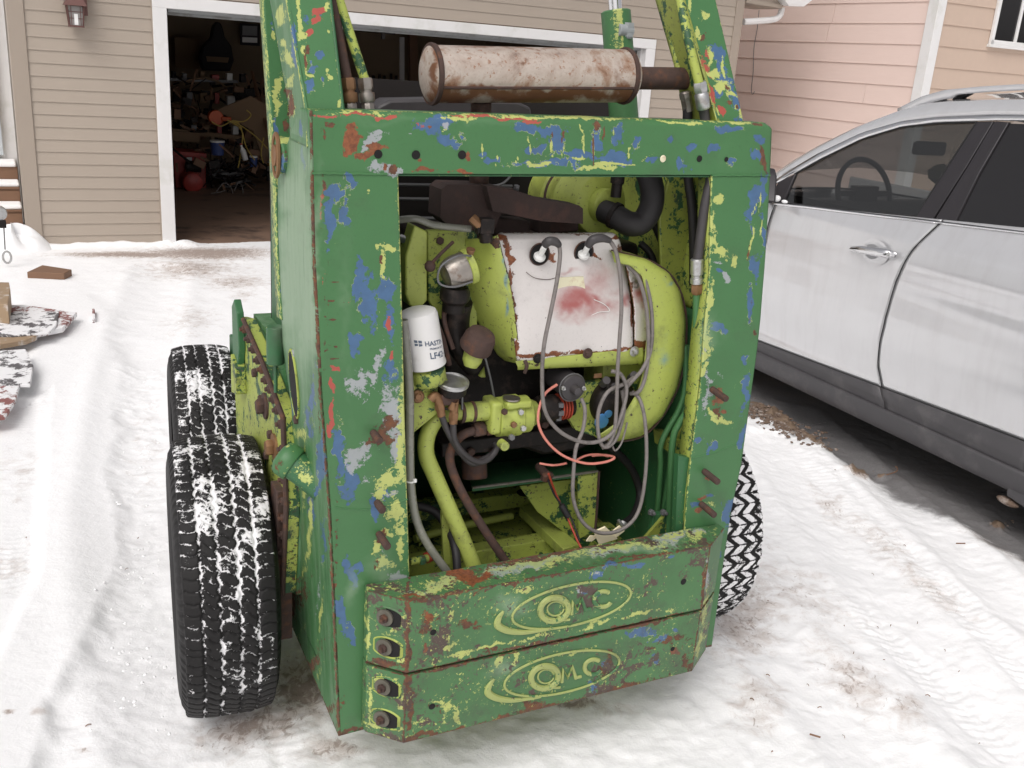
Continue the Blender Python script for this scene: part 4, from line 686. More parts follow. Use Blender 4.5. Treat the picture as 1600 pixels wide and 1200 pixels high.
for k, (x0, xa, xb) in enumerate(((1071, 1034, 1027), (1076, 1049, 1036), (1080, 1056, 1049))):
    pp('steel_line', B().tube([V_(x0, 540, .12), V_(x0, 600, .12), V_(x0-10+k*2, 640, .12), V_(xa, 690, .13), V_(xa-2, 730, .14), V_(xb, 800, .16), V_(xb-8, 870, .18)], .0085, 10), M_OLIVE if k == 2 else M_GREEN, [])
pp('line_clamp', B().b2(V_(1015, 800, .13), np.array(V_(1060, 826, .11))), M_DKGREEN, [], bevel=.003)
for x, y in ((1016, 800), (1035, 800)): part('clamp_bolt', B().hexb(V_(x, y, .11), (0, -1, .2), .010, .012, .01), M_GREY, T)
# --- seat back behind the beam
part('seat_back', B().prism([V_(*p, .62) for p in ((585, 200), (590, 166), (610, 156), (700, 154), (810, 159), (830, 168), (836, 200))], (0, .10, 0)), M_HOSE, T, bevel=.008)
# --- engine bay walls
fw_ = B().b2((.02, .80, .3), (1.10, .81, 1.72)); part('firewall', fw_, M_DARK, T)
for y in (288, 310, 340): part('firewall_rib', B().tube([V_(600, y, .76), V_(800, y+3, .76)], .005, 8, smooth=False), M_GREY, T)
part('firewall_rib', B().tube([V_(745, 292, .70), V_(780, 289, .70), V_(797, 276, .70), V_(800, 262, .70)], .004, 8), M_GREY, T)
iw2 = [[(1.0, v_, z_) for v_ in np.linspace(.07, .8, 30)] for z_ in np.linspace(1.62, 1.195, 24)]
painted_panel('inner_wall', iw2, M_LIMEG, [], {}, solid=.006)
iw = [[(1.0, v_, z_) for v_ in np.linspace(.012, .8, 30)] for z_ in np.linspace(1.2, .3, 30)]
painted_panel('inner_wall', iw, M_DKGREEN, [], {}, solid=.006)
pp('post_box', B().prism([F_(x, y, .012) for x, y in ((1060, 712), (1079, 716), (1070, 840), (1055, 842))], (0, .02, 0)), M_DKGREEN, [])
pp('post_shelf', B().prism([V_(x, y, .10) for x, y in ((1052, 690), (1082, 690), (1080, 714), (1054, 712))], (0, .10, 0)), M_LIMEG, [])
# floor of the bay
def Zp(x, y, z): return LO.z(x, y, z)
pp('bay_floor', B().b2((.02, .012, .40), (1.0, .80, .406)), M_LIMEG, [])
pp('bay_sill', B().prism([(.03, .03, .41), (.03, .03, .50), (.03, .05, .50), (.03, .05, .41)], (.96, 0, 0)), M_LIMEG, [])
for x0, x1, z_, v_, w in ((.12, .95, .47, .30, .05), (.12, .95, .52, .52, .04)): pp('cross_member', B().b2((x0, v_, z_-.05), (x1, v_+w, z_)), M_LIMEG, ['lime'], bevel=.003)
pp('floor_channel', B().prism([Zp(x, y, .47) for x, y in ((800, 762), (835, 752), (940, 838), (905, 850))], (0, 0, -.05)), M_LIMEG, [], bevel=.002)
pp('floor_brace', B().prism([Zp(x, y, .50) for x, y in ((812, 792), (832, 786), (905, 850), (880, 858))], (0, 0, -.03)), M_LIME, [], bevel=.002)
pp('floor_brace', B().tube([Zp(648, 842, .48), Zp(720, 822, .48), Zp(800, 806, .48)], .012, 10), M_LIME, [])
pp('floor_brace', B().prism([V_(x, y, .12) for x, y in ((690, 800), (700, 797), (704, 880), (694, 884))], (0, .01, 0)), M_LIME, [])
pp('corner_gusset', B().prism([V_(x, y, .10) for x, y in ((1000, 850), (1052, 790), (1060, 838), (1010, 856))], (0, .01, 0)), M_OLIVE, [])
part('floor_hole', B().lathe([(.03, 0), (.028, .001), (0, .0012)], Zp(822, 770, .5212), (0, 0, 1), 16), M_HOLE, T)
pp('floor_gusset', B().prism([Zp(x, y, .46) for x, y in ((640, 800), (700, 760), (712, 800), (655, 850))], (0, 0, -.01)), M_LIMEG, [], bevel=.002)
part('drain_hole', B().lathe([(.022, 0), (.02, .001), (0, .0012)], Zp(882, 823, .472), (0, 0, 1), 16), M_RUST, T)
pp('battery_shelf', B().prism([V_(x, y, v_) for x, y, v_ in ((738, 762, .22), (933, 736, .22), (925, 705, .45), (730, 728, .45))], (0, 0, -.012)), M_DKGREEN, [], bevel=.002)
part('shelf_lip', B().tube([V_(738, 762, .218), V_(836, 750, .218), V_(934, 736, .218)], .004, 6), M_ALU, T)
pp('shelf_side', B().prism([V_(x, y, .22) for x, y in ((903, 742), (936, 736), (933, 800), (931, 830), (905, 842))], (0, .006, 0)), M_LIMEG, [], bevel=.001)
part('shelf_lip', B().tube([V_(936, 736, .218), V_(933, 790, .218), V_(930, 828, .218)], .004, 6), M_RUST, T)
pp('shelf_brace', B().prism([V_(x, y, .28) for x, y in ((812, 760), (903, 748), (905, 850), (840, 800))], (0, .006, 0)), M_LIMEG, [], bevel=.001)
# --- engine mount rail and block
part('mount_rail', B().prism([V_(x, y, .20) for x, y in ((690, 694), (905, 664), (905, 690), (690, 716))], (0, .30, 0)), M_BLACKGREASE, T, bevel=.004)
part('engine_block', B().prism([V_(x, y, .30) for x, y in ((690, 380), (1000, 380), (1000, 690), (700, 700))], (0, .35, 0)), M_BLACKGREASE, T, bevel=.015)
part('engine_sump', B().prism([V_(x, y, .22) for x, y in ((840, 640), (930, 632), (935, 690), (905, 705), (850, 712), (815, 700))], (0, .2, 0)), M_BLACKGREASE, T, bevel=.01)
for x, y in ((850, 662), (770, 706), (735, 705)): part('block_bolt', B().hexb(V_(x, y, .198), (0, -1, 0), .012, .01), M_RUST, T)
part('motor_mount', B().cyl(V_(740, 712, .24), V_(742, 748, .22), .034, 20), M_RUST, T)
part('mount_bolt', B().cyl(V_(842, 728, .20), V_(856, 745, .14), .012, 12).hexb(V_(853, 742, .14), (.1, -1, -.5), .018, .014), M_RUST, T)
# --- blower housing: a fat rounded volute
out = [(955, 392), (1010, 404), (1045, 425), (1064, 455), (1073, 500), (1071, 560), (1059, 608), (1036, 652), (1003, 682), (965, 690), (935, 686)]
inn = [(960, 410), (985, 415), (1003, 432), (1012, 470), (1012, 510), (1008, 548), (1005, 580), (996, 612), (978, 642), (958, 664), (935, 680)]
ou = rsm(out, 60); ii = rsm(inn, 60); G = []
for a, c in zip(ou, ii):
    row = []
    for t, dv, w in ((0, .20, 0), (0, .17, 0), (0, .14, .0), (.02, .118, 0), (.06, .103, 0), (.13, .093, 0), (.25, .086, 0), (.5, .082, 0), (.8, .080, 0), (1., .080, 0), (1., .16, 0)):
        q = a+(c-a)*t; row.append(V_(q[0], q[1], dv) if t > 0 else tuple(np.array(V_(q[0], q[1], .13))+np.array([0, dv-.13, 0])))
    G.append(row)
painted_panel('blower_housing', G, M_LIME, ['lime'], {'b': ('l', .001, 0)}, solid=0)
part('housing_lip', B().tube([V_(*(p), .128) for p in rsm(out, 14)], .0035, 6), M_RUST, T)
pp('housing_back', B().prism([V_(x, y, .17) for x, y in rsm(out, 30)], (0, .10, 0)), M_LIME, [])
pp('recess_plate', B().prism([V_(x, y, .16) for x, y in ((880, 640), (895, 600), (1000, 590), (985, 635), (960, 662), (930, 682), (900, 672))], (0, .02, 0)), M_LIMEG, [])
# --- white engine shroud
rows = [(363, 782, 956, .20), (366, 776, 962, .175), (374, 772, 968, .155), (390, 774, 972, .145), (430, 783, 980, .130), (480, 795, 989, .118), (520, 802, 990, .112), (546, 806, 990, .110), (553, 808, 990, .112)]
R_ = np.array(rows, float); ys = np.linspace(363, 553, 100); G = []
for y in ys:
    xl = np.interp(y, R_[:, 0], R_[:, 1]); xr = np.interp(y, R_[:, 0], R_[:, 2]); vv = np.interp(y, R_[:, 0], R_[:, 3]); row = []
    for j in range(110):
        t = j/109; x = xl+(xr-xl)*t; ed = math.exp(-t*28)+math.exp(-(1-t)*40); row.append(V_(x, y+12*(1-t)*max(0, (y-480)/73)-4*t*max(0, (y-480)/73)+.0*t, vv+.012*ed+.004*math.sin(7*t+y*.03)))
    G.append(row)
SH = painted_panel('engine_shroud', G, M_WHITE, ['white'], {'r': ('lrt', 1.6, .55)}, solid=.003)
G = []
for y in np.linspace(404, 548, 60):
    xl = np.interp(y, [404, 440, 480, 550], [975, 983, 990, 991]); xr = np.interp(y, [404, 430, 470, 510, 550], [990, 1008, 1018, 1014, 1008]); G.append([V_(xl+(xr-xl)*t, y, .112+.02*t*t-.003*(t > .05)) for t in np.linspace(0, 1, 16)])
painted_panel('shroud_end', G, M_WHITE, ['white'], {'r': ('l', 1.5, .8)}, solid=.003)
# lime backing: left cheek and lower lip
ck = [(744, 372), (752, 385), (768, 372), (776, 366), (784, 400), (795, 440), (806, 500), (810, 565), (826, 583), (812, 580), (800, 568), (778, 535), (757, 500), (746, 470), (744, 420)]
G = quadgrid([(743, 385), (744, 430), (747, 470), (757, 498), (780, 535), (800, 570), (812, 580)], [(776, 366), (784, 400), (795, 440), (801, 480), (806, 520), (809, 556), (822, 566)], 90, 28, lambda x, y, dv=0: V_(x, y, .125))
for i, r in enumerate(G):
    for j in range(28): t = j/27; p = r[j]; G[i][j] = (p[0], p[1]+.10*(1-t)**1.5-.01, p[2])
painted_panel('shroud_cheek', G, M_LIME, ['lime'], {'r': ('r', 1.5, .7)}, solid=.004)
G = quadgrid([(808, 566), (814, 582)], [(1008, 545), (1008, 573)], 16, 90, lambda x, y, dv=0: V_(x, y, .100))
for j in range(90):
    for i in range(16): p = G[i][j]; G[i][j] = (p[0], p[1]+.02*(i/15)**3+.01*(1-i/15), p[2])
painted_panel('shroud_lip', G, M_LIME, ['lime'], {'r': ('b', 1.2, .5)}, solid=.004)
part('shroud_rib', B().tube([V_(820, 563, .098), V_(823, 572, .092), V_(820, 582, .10)], .005, 8), M_RUST, SH)
for x, y, r, mt in ((918, 552, .010, M_RUST), (840, 560, .009, M_HOLE), (991, 549, .010, M_STEEL), (994, 444, .008, M_ALU)): part('shroud_bolt', B().lathe([(r*1.4, 0), (r*1.4, .002), (r, .003)], V_(x, y, .105), (0, -1, 0), 14).hexb(V_(x, y, .102), (0, -1, 0), r*.8, .009), mt, SH)
for x, y in ((843, 397), (912, 394)):
    c = Vector(V_(x, y, .139)); part('plug_hole', B().lathe([(.026, 0), (.025, .0012), (.0, .0014)], c, (0, -1, .08), 24), M_HOLE, SH)
    part('plug_hole_rim', B().tube([c+Vector((.0265*math.cos(t), -.001, .0265*math.sin(t))) for t in np.linspace(0, 2*math.pi, 22)[:-1]], .0018, 6, closed=True), M_RUST, SH)
    c = Vector(V_(x-1, y+6, .135)); d = (Vector(V_(x+13, y-22, .095))-c).normalized()
    o = part('spark_plug', B().lathe([(.014, 0), (.015, .003), (.015, .008), (.011, .011), (.0075, .012), (.0072, .034), (.0062, .040), (.0035, .042), (.0035, .05)], c, d, 18), M_DIRTWHITE, SH)
    part('plug_hex', B().lathe([(.013, -.002), (.0145, .001), (.0145, .008), (.012, .010)], c, d, 6), M_STEEL, o)
part('maker_plate', B().prism([V_(x, y, .122) for x, y in ((872, 434), (912, 432), (915, 453), (871, 457))], (0, .004, 0)), M_CREAM, SH, bevel=.001)
part('scratch_mark', B().tube([V_(822, 425, .131), V_(835, 434, .129), V_(855, 437, .127), (Vector(V_(868, 434, .127)))], .0008, 5), M_RUST, SH)
part('scratch_mark', B().tube([V_(928, 468, .1205), V_(945, 476, .119), V_(952, 486, .118), V_(935, 488, .119), V_(915, 497, .119)], .001, 5), M_DIRTWHITE, SH)
# boots and ignition leads
def lead(pts, r=.0052, mat=M_WIRE, name='ignition_lead', dv=0, lab=None, parent=None): return part(name, B().tube([V_(x, y, v_+dv) for x, y, v_ in pts], r, 10), mat, parent or T, lab)
for pts in (((851, 383, .085), (858, 377, .075), (868, 378, .072), (874, 384, .075)), ((919, 384, .085), (926, 375, .075), (940, 372, .072), (953, 376, .075))):
    part('plug_boot', B().tube([V_(x, y, v_) for x, y, v_ in pts], [.010, .0115, .0105, .007], 12), M_HOSE, T)
lead(((873, 380, .075), (875, 400, .07), (870, 440, .06), (860, 490, .055), (850, 540, .05), (847, 590, .05), (851, 640, .05), (870, 670, .05), (900, 688, .05), (930, 691, .05), (955, 678, .05), (970, 650, .052), (979, 610, .06), (970, 585, .07), (955, 580, .08)))
lead(((952, 375, .075), (962, 392, .07), (969, 430, .06), (971, 480, .055), (968, 530, .052), (965, 580, .05), (963, 640, .048), (960, 672, .05), (952, 692, .055), (940, 700, .06)))
lead(((985, 410, .095), (1003, 425, .088), (1014, 460, .08), (1019, 500, .078), (1017, 545, .072), (1005, 575, .065), (988, 595, .068), (975, 610, .08)))
lead(((978, 412, .095), (995, 430, .085), (1006, 460, .078), (1012, 500, .074), (1013, 550, .07), (1008, 590, .066), (998, 612, .07), (985, 615, .09)))
lead(((990, 590, .085), (975, 600, .07), (950, 612, .06), (936, 640, .056), (934, 670, .055), (940, 695, .055), (952, 697, .055), (965, 680, .06), (975, 640, .065), (972, 610, .08)))
lead(((908, 622, .075), (914, 640, .065), (911, 670, .055), (900, 700, .05), (896, 740, .045), (896, 780, .04), (910, 815, .035), (935, 832, .03), (965, 830, .03), (990, 812, .035), (1003, 780, .04), (1010, 720, .045), (1008, 660, .055), (1000, 625, .07), (988, 612, .09)))
lead(((957, 697, .055), (962, 704, .055), (972, 690, .06), (980, 660, .065)), .0026)
lead(((870, 601, .08), (852, 615, .07), (842, 640, .06), (842, 665, .055), (855, 690, .05), (880, 712, .045), (915, 724, .045), (945, 722, .05), (960, 715, .06), (945, 711, .08), (925, 712, .10)), .0035, M_REDWIRE, 'primary_wire', lab='faded orange red wire looping below the coil')
lead(((895, 722, .06), (915, 712, .07), (935, 710, .08), (950, 713, .08)), .003, M_REDWIRE, 'primary_wire')
lead(((843, 724, .12), (865, 727, .10), (885, 724, .07)), .003, M_REDWIRE, 'primary_wire')
lead(((857, 740, .12), (870, 775, .14), (885, 805, .12), (900, 840, .08), (908, 856, .06)), .003, M_REDRUB, 'starter_wire')
lead(((853, 742, .13), (868, 776, .13), (890, 805, .11), (906, 845, .07)), .0028, M_RUBBER, 'starter_wire')
part('wire_connector', B().cyl(V_(877, 789, .125), V_(888, 808, .11), .009, 10), M_RUBBER, T)
# coil and distributor
c = Vector(V_(895, 606, .10)); o = part('ignition_coil', B().lathe([(.020, .10), (.034, .09), (.034, .012), (.036, .008), (.036, .0), (.033, -.004), (.014, -.008), (.011, -.03), (.008, -.032)], c, (0, 1, .05), 28), M_HOSE, T)
part('coil_band', B().tube([c+Vector((.0365*math.cos(t), .003, .0365*math.sin(t))) for t in np.linspace(0, 2*math.pi, 28)[:-1]], .0018, 6, closed=True), M_GREY, o)
for x, y in ((879, 606), (911, 606)): part('coil_terminal', B().hexb(V_(x, y, .097), (0, -1, 0), .0065, .006, .006), M_STEEL, o)
c = Vector(V_(960, 630, .14)); b = B().lathe([(.060, .05), (.066, .04), (.066, 0), (.060, -.012), (.045, -.022), (.03, -.024), (0, -.024)], c, (0, 1, 0), 30)
DI = part('distributor', b, M_BLACKGREASE, T)
for x, y in ((985, 592), (942, 600), (990, 640), (955, 610)): part('cap_tower', B().cyl(V_(x, y, .125), Vector(V_(x+6, y-6, .095)), .011, 12), M_HOSE, DI)
pp('blue_daub', B().lathe([(.022, 0), (.019, .004), (0, .006)], V_(940, 658, .122), (0, -1, 0), 14).lathe([(.014, 0), (.011, .004), (0, .005)], V_(950, 646, .12), (0, -1, 0), 12), simple('blue_paint_daub', (.05, .19, .42), .5, 0, .2), [], DI)
part('clip', B().b2(V_(928, 584, .115), V_(940, 590, .112)), M_BRASS, DI)
# drive coupling between pump and engine
c = Vector(V_(838, 640, .15)); e = Vector(V_(893, 633, .15)); o = part('drive_coupling', B().lathe([(.030, 0), (.036, .01), (.036, (e-c).length*.5), (.028, (e-c).length*.55), (.028, (e-c).length)], c, e-c, 24), M_BLACKGREASE, T)
for k in range(4):
    p = c+(e-c)*(.62+.08*k); part('coupling_ring', B().lathe([(.030, -.0016), (.035, -.0014), (.035, .0014), (.030, .0016)], p, e-c, 24), M_REDRUB, o)
for an in (-2.4, -1.7, -1.0): part('coupling_lug', B().box(c+(e-c)*.52+Vector((0, .033*math.sin(an), .033*math.cos(an)*.9)), (.014, .012, .012)), M_GREY, o)
# --- hydraulic pump
ax = Vector((1, 0, .02)).normalized(); c = Vector(V_(772, 652, .13))
b = B().lathe([(.046, 0), (.050, .004), (.050, .030), (.053, .034), (.053, .062), (.048, .066), (.048, .090), (.040, .095), (.03, .115)], c, ax, 28)
PU = pp('hydraulic_pump', b, M_LIME, ['lime'], label='lime gear pump')
pp('pump_port', B().box(c+Vector((-.012, -.01, .012)), (.03, .07, .085)), M_LIME, [], PU, bevel=.008)
pp('pump_port', B().box(c+Vector((.045, -.035, .044)), (.07, .03, .02)), M_LIME, [], PU, bevel=.006)
for dx, dz, mt in ((.0, .035, M_RUST), (.045, .03, M_STEEL), (.028, -.002, M_BRASS), (.055, -.014, M_STEEL), (.025, -.035, M_GREY), (.0, -.05, M_LIME)):
    q = B().hexb(c+Vector((dx, -.052, dz)), (0, -1, 0), .0085, .009); part('pump_bolt', q, mt, PU)
    if mt is M_LIME: wear(PU.children[-1], LO, [])
pp('pump_boss', B().cyl(c+Vector((.002, -.045, -.052)), c+Vector((.002, -.07, -.052)), .012, 14), M_LIME, [], PU)
part('port_cap', B().lathe([(.022, 0), (.022, .004), (.0, .005)], c+Vector((.03, -.03, .056)), (0, 0, 1), 16), M_ALU, PU)
# suction line: hose sleeve, elbow and the long lime tube
o = pp('suction_pipe', B().tube([V_(775, 642, .12), V_(740, 643, .12), V_(705, 645, .12), V_(682, 655, .12), V_(668, 680, .12), V_(666, 710, .12), V_(680, 745, .115), V_(700, 790, .10), V_(722, 840, .085), V_(742, 890, .07)], .0205, 18), M_LIME, ['lime'], label='lime painted suction pipe bending down to the floor')
a = Vector(V_(718, 645, .12)); e = Vector(V_(764, 641, .12))
pp('hose_sleeve', B().lathe([(.022, 0), (.0245, .003), (.0245, (e-a).length), (.022, (e-a).length+.002)], a, e-a, 20), M_LIME, [], o)
for t, mt in ((.05, M_RUST), (.42, M_RUST)): part('hose_clamp', B().lathe([(.0245, -.004), (.0262, -.004), (.0262, .004), (.0245, .004)], a+(e-a)*t, e-a, 20), mt, o)
part('rubber_seal', B().lathe([(.024, -.008), (.029, -.006), (.029, .006), (.024, .008)], a+(e-a)*1.1, e-a, 20), M_REDRUB, o)
# rusty pressure pipe
o = part('pressure_pipe', B().tube([V_(775, 668, .12), V_(745, 672, .12), V_(722, 680, .12), V_(706, 700, .12), V_(704, 726, .115), V_(722, 770, .10), V_(755, 825, .085), V_(792, 880, .07)], .0115, 14), M_RUST, T)
a = Vector(V_(740, 672, .12)); d = (Vector(V_(776, 667, .12))-a).normalized()
part('pipe_nut', B().lathe([(.017, 0), (.0195, .003), (.0195, .026), (.017, .029)], a, d, 6), M_RUST, o); part('pipe_nut', B().lathe([(.017, .033), (.019, .036), (.019, .05), (.016, .052)], a, d, 16), M_RUST, o)
# brass elbows with two thin hoses
for P_, Hh in ((((672, 625), (680, 618), (686, 630), (690, 650)), ((690, 650), (700, 675), (718, 705), (738, 724), (755, 718), (772, 708))), (((706, 640), (710, 628), (709, 645), (708, 662)), ((708, 662), (711, 690), (728, 712), (748, 722), (765, 716), (776, 700), (773, 692)))):
    o = part('brass_elbow', B().tube([V_(x, y, .075) for x, y in P_], .0105, 10).lathe([(.0115, 0), (.0125, .003), (.0125, .014), (.0115, .017)], V_(*P_[2], .075), Vector(V_(*P_[3], .075))-Vector(V_(*P_[2], .075)), 6), M_BRASS, T)
    part('thin_hose', B().tube([V_(x, y, .07+.012*k) for k, (x, y) in enumerate(Hh)], .008, 10), M_HOSE, o)
part('elbow_tee', B().box(V_(700, 622, .085), (.05, .03, .03)), M_RUST, T, bevel=.006)
# pressure gauge facing up
c = Vector(V_(706, 606, .09)); d = Vector((0, -.25, 1)).normalized()
GA_ = part('pressure_gauge', B().lathe([(.032, -.012), (.036, -.008), (.036, .014)], c, d, 30), M_BLACKGREASE, T)
part('gauge_bezel', B().lathe([(.036, .012), (.039, .013), (.039, .020), (.035, .022), (.034, .019)], c, d, 30), M_STEEL, GA_)
part('gauge_dial', B().lathe([(.035, .0145), (0, .0146)], c, d, 30), M_RUBBER, GA_)
part('gauge_needle', B().tube([c+d*.016, c+d*.016+Vector((-.02, .01, .004))], .0012, 5, smooth=False), M_DIRTWHITE, GA_)
for k in range(9):
    t = math.radians(200-27*k); ct, st = math.cos(t), math.sin(t); e1 = Vector((1, 0, 0)); e2 = d.cross(e1)
    part('dial_tick', B().tube([c+d*.0155+(e1*ct+e2*st)*.026, c+d*.0155+(e1*ct+e2*st)*.031], .0007, 4, smooth=False), M_DIRTWHITE, GA_)
part('gauge_bracket', B().tube([V_(687, 612, .10), V_(687, 632, .10), V_(700, 640, .10)], .003, 6).tube([V_(722, 612, .10), V_(722, 640, .10)], .003, 6), M_GREY, GA_)
# mounting bracket on the left
pp('filter_bracket', B().prism([V_(x, y, .09) for x, y in ((632, 600), (700, 592), (700, 632), (682, 648), (640, 682), (634, 682))], (0, .03, 0)), M_LIMEG, ['lime'], bevel=.003)
part('bracket_bolt', B().lathe([(.016, 0), (.016, .006), (.012, .01)], V_(652, 619, .088), (0, -1, 0), 14).hexb(V_(652, 619, .08), (0, -1, 0), .009, .008), M_BRASS, T)
# --- oil filter
c0 = Vector(V_(668, 580, .10)); c1 = Vector(V_(652, 486, .10)); d = (c1-c0); Lf = d.length; d.normalize(); rf = .0455
pp('filter_head', B().lathe([(.036, -.02), (.042, -.012), (.042, .016), (.036, .02)], c0-d*.01, d, 26), M_LIMEG, ['lime'])
OF = part('oil_filter', B().lathe([(rf*.9, .016), (rf*1.04, .018), (rf*1.04, .024), (rf, .028), (rf, Lf-.010), (rf*.93, Lf-.002), (rf*.7, Lf+.003), (0, Lf+.004)], c0, d, 40), M_FILTER, T, label='white spin on oil filter with dark printing')
def text_mesh(s, size, ext=.0, bold=False):
    cu = bpy.data.curves.new('t', 'FONT'); cu.body = s; cu.size = size; cu.extrude = ext; cu.align_x = 'CENTER'; cu.resolution_u = 3
    if bold: cu.offset = size*.025
    o = bpy.data.objects.new('t', cu); COL.objects.link(o); dg = bpy.context.evaluated_depsgraph_get(); me = bpy.data.meshes.new_from_object(o.evaluated_get(dg)); bpy.data.objects.remove(o); bpy.data.curves.remove(cu); return me
def wrap_text(s, size, up_, ang, name='printed_lettering'):
    me = text_mesh(s, size, 0, True); side = Vector((0, 0, 1)).cross(d); vc = Vector((0, -1, 0)); vc = (vc-d*vc.dot(d)).normalized(); sd_ = d.cross(vc)*-1
    bm = bmesh.new(); bm.from_mesh(me); bmesh.ops.subdivide_edges(bm, edges=[e for e in bm.edges if e.calc_length() > .006], cuts=3); bm.to_mesh(me); bm.free()
    for v in me.vertices:
        th = ang+v.co.x/rf; v.co = c0+d*(up_+v.co.y)+(vc*math.cos(th)+Vector((1, 0, 0))*math.sin(th))*(rf+.0006)
    me.materials.append(M_INK); return part(name, me, M_INK, OF)
wrap_text('HASTINGS', .016, .078, .60); wrap_text('LF424', .021, .046, .50); wrap_text('PREMIUM FILTERS', .0065, .068, .55)
b = B(); vc = Vector((0, -1, 0)); vc = (vc-d*vc.dot(d)).normalized(); sd_ = d.cross(vc)*-1
for dz, dx in ((0, 0), (.0085, 0), (0, .010), (.0085, .010)):
    th = -.74+dx/rf; p = [c0+d*(.076+dz+(q[1]))+(vc*math.cos(th+q[0]/rf)+Vector((1, 0, 0))*math.sin(th+q[0]/rf))*(rf+.0007) for q in ((0, 0), (.008, .002*(1 if dz == 0 else 0)), (.008, .0065), (0, .0065))]; b.add(p, [(0, 1, 2, 3)])
part('printed_emblem', b, M_INK, OF)
# --- clear hose with a zip tie
o = part('clear_hose', B().tube([V_(630, 500, .06), V_(636, 560, .055), V_(640, 620, .05), V_(640, 700, .045), V_(642, 760, .042), V_(650, 810, .04), V_(668, 850, .035), V_(700, 895, .03)], .0105, 14), M_CLEAR, T)
part('zip_tie', B().tube([Vector(V_(641, 752, .042))+Vector((.0115*math.cos(t), .0115*math.sin(t), .002)) for t in np.linspace(0, 2*math.pi, 14)[:-1]], .0022, 6, closed=True).box(V_(648, 751, .03), (.008, .006, .008)), M_DIRTWHITE, o)
part('drain_hose', B().tube([V_(650, 790, .2), V_(680, 800, .18), V_(702, 830, .13), V_(712, 860, .08), V_(715, 900, .05)], .011, 12), M_RUBBER, T)
part('drain_hose', B().tube([V_(925, 680, .25), V_(955, 700, .25), V_(985, 730, .26), V_(1000, 770, .25), V_(990, 805, .2), V_(972, 820, .16)], .012, 12), M_RUBBER, T)
part('hose_clamp', B().lathe([(.014, -.006), (.016, -.006), (.016, .006), (.014, .006)], V_(972, 820, .16), (-.5, -.4, -.5), 16).cyl(V_(966, 812, .15), V_(975, 825, .14), .005, 8), M_STEEL, T)
pp('drain_cock', B().cyl(V_(640, 878, .05), V_(668, 872, .06), .010, 12).hexb(V_(655, 876, .05), (1, 0, 0), .013, .015), M_LIMEG, [])
part('drain_plug', B().cyl(V_(664, 873, .07), V_(680, 865, .07), .014, 12), M_REDRUB, T)
# --- lime brackets, sediment bowl, breather
pp('air_duct_plate', B().prism([V_(x, y, .17) for x, y in ((648, 352), (668, 362), (668, 470), (655, 484), (640, 478), (634, 460), (634, 400))], (0, .05, 0)), M_LIME, ['lime'], bevel=.004)
pp('air_duct_plate', B().prism([V_(x, y, .20) for x, y in ((668, 360), (746, 362), (746, 520), (690, 500), (670, 470))], (0, .02, 0)), M_LIMEG, ['lime'], bevel=.003)
part('duct_bolt', B().hexb(V_(687, 376, .198), (0, -1, 0), .010, .006), M_RUST, T)
part('choke_link', B().tube([V_(708, 378, .15), V_(690, 395, .14), V_(672, 414, .14)], .0042, 8).ball(V_(672, 416, .14), .014, n=10), M_RUST, T)
c0 = Vector(V_(692, 432, .13)); c1 = Vector(V_(742, 412, .13)); d2 = (c1-c0); l2 = d2.length
SB = part('fuel_bowl', B().lathe([(0, 0), (.018, .001), (.031, .007), (.037, .02), (.039, .034), (.039, l2*.72)], c0, d2, 28), M_ALU, T)
pp('bowl_head', B().lathe([(.041, l2*.70), (.043, l2*.72), (.043, l2*.88), (.030, l2*.95), (.018, l2*1.0)], c0, d2, 24), M_LIME, ['lime'], SB)
part('bowl_bail', B().tube([V_(736, 400, .10), V_(715, 400, .08), V_(690, 415, .08), V_(684, 436, .09), V_(692, 446, .09), (Vector(V_(712, 448, .09))), V_(738, 440, .10)], .0025, 8), M_GREY, SB)
part('fuel_nipple', B().lathe([(.006, 0), (.0085, .002), (.0085, .02), (.0105, .021), (.0105, .025), (.005, .025)], V_(733, 404, .115), (0, -.3, 1), 12), M_BRASS, SB)
part('pump_body', B().lathe([(.030, 0), (.036, .01), (.036, .03), (.028, .04), (.028, .06)], V_(712, 448, .14), (0, .1, -1), 20), M_BLACKGREASE, T)
part('intake_casting', B().tube([V_(716, 470, .16), V_(712, 500, .17), V_(718, 540, .17), V_(740, 575, .18)], [.036, .034, .03, .024], 16), M_BLACKGREASE, T)
part('dipstick_tube', B().tube([V_(680, 500, .15), V_(692, 530, .14), V_(702, 570, .14)], .007, 8).tube([V_(700, 470, .15), V_(694, 500, .15), V_(708, 545, .14)], .006, 8), M_RUST, T)
c0 = Vector(V_(742, 545, .11)); c1 = Vector(V_(752, 505, .11)); d3 = c1-c0; 
BR = part('breather_cap', B().lathe([(.034, -.002), (.040, .0), (.041, .004), (.040, .010), (.039, .030), (.033, .044), (.020, .050), (0, .052)], c0+d3*.05, d3+Vector((0, -.03, 0)), 28), M_RUST, T)
pp('breather_neck', B().lathe([(.016, -.045), (.024, -.03), (.024, .0)], c0, d3, 16), M_LIME, [], BR)
part('throttle_rod', B().tube([V_(757, 555, .14), V_(766, 590, .15), V_(772, 620, .15)], .0028, 6), M_GREY, T)
pp('paint_drip', B().lathe([(.0, 0), (.010, .004), (.0, .03)], V_(752, 590, .17), (.2, 0, 1), 10), M_LIME, [])
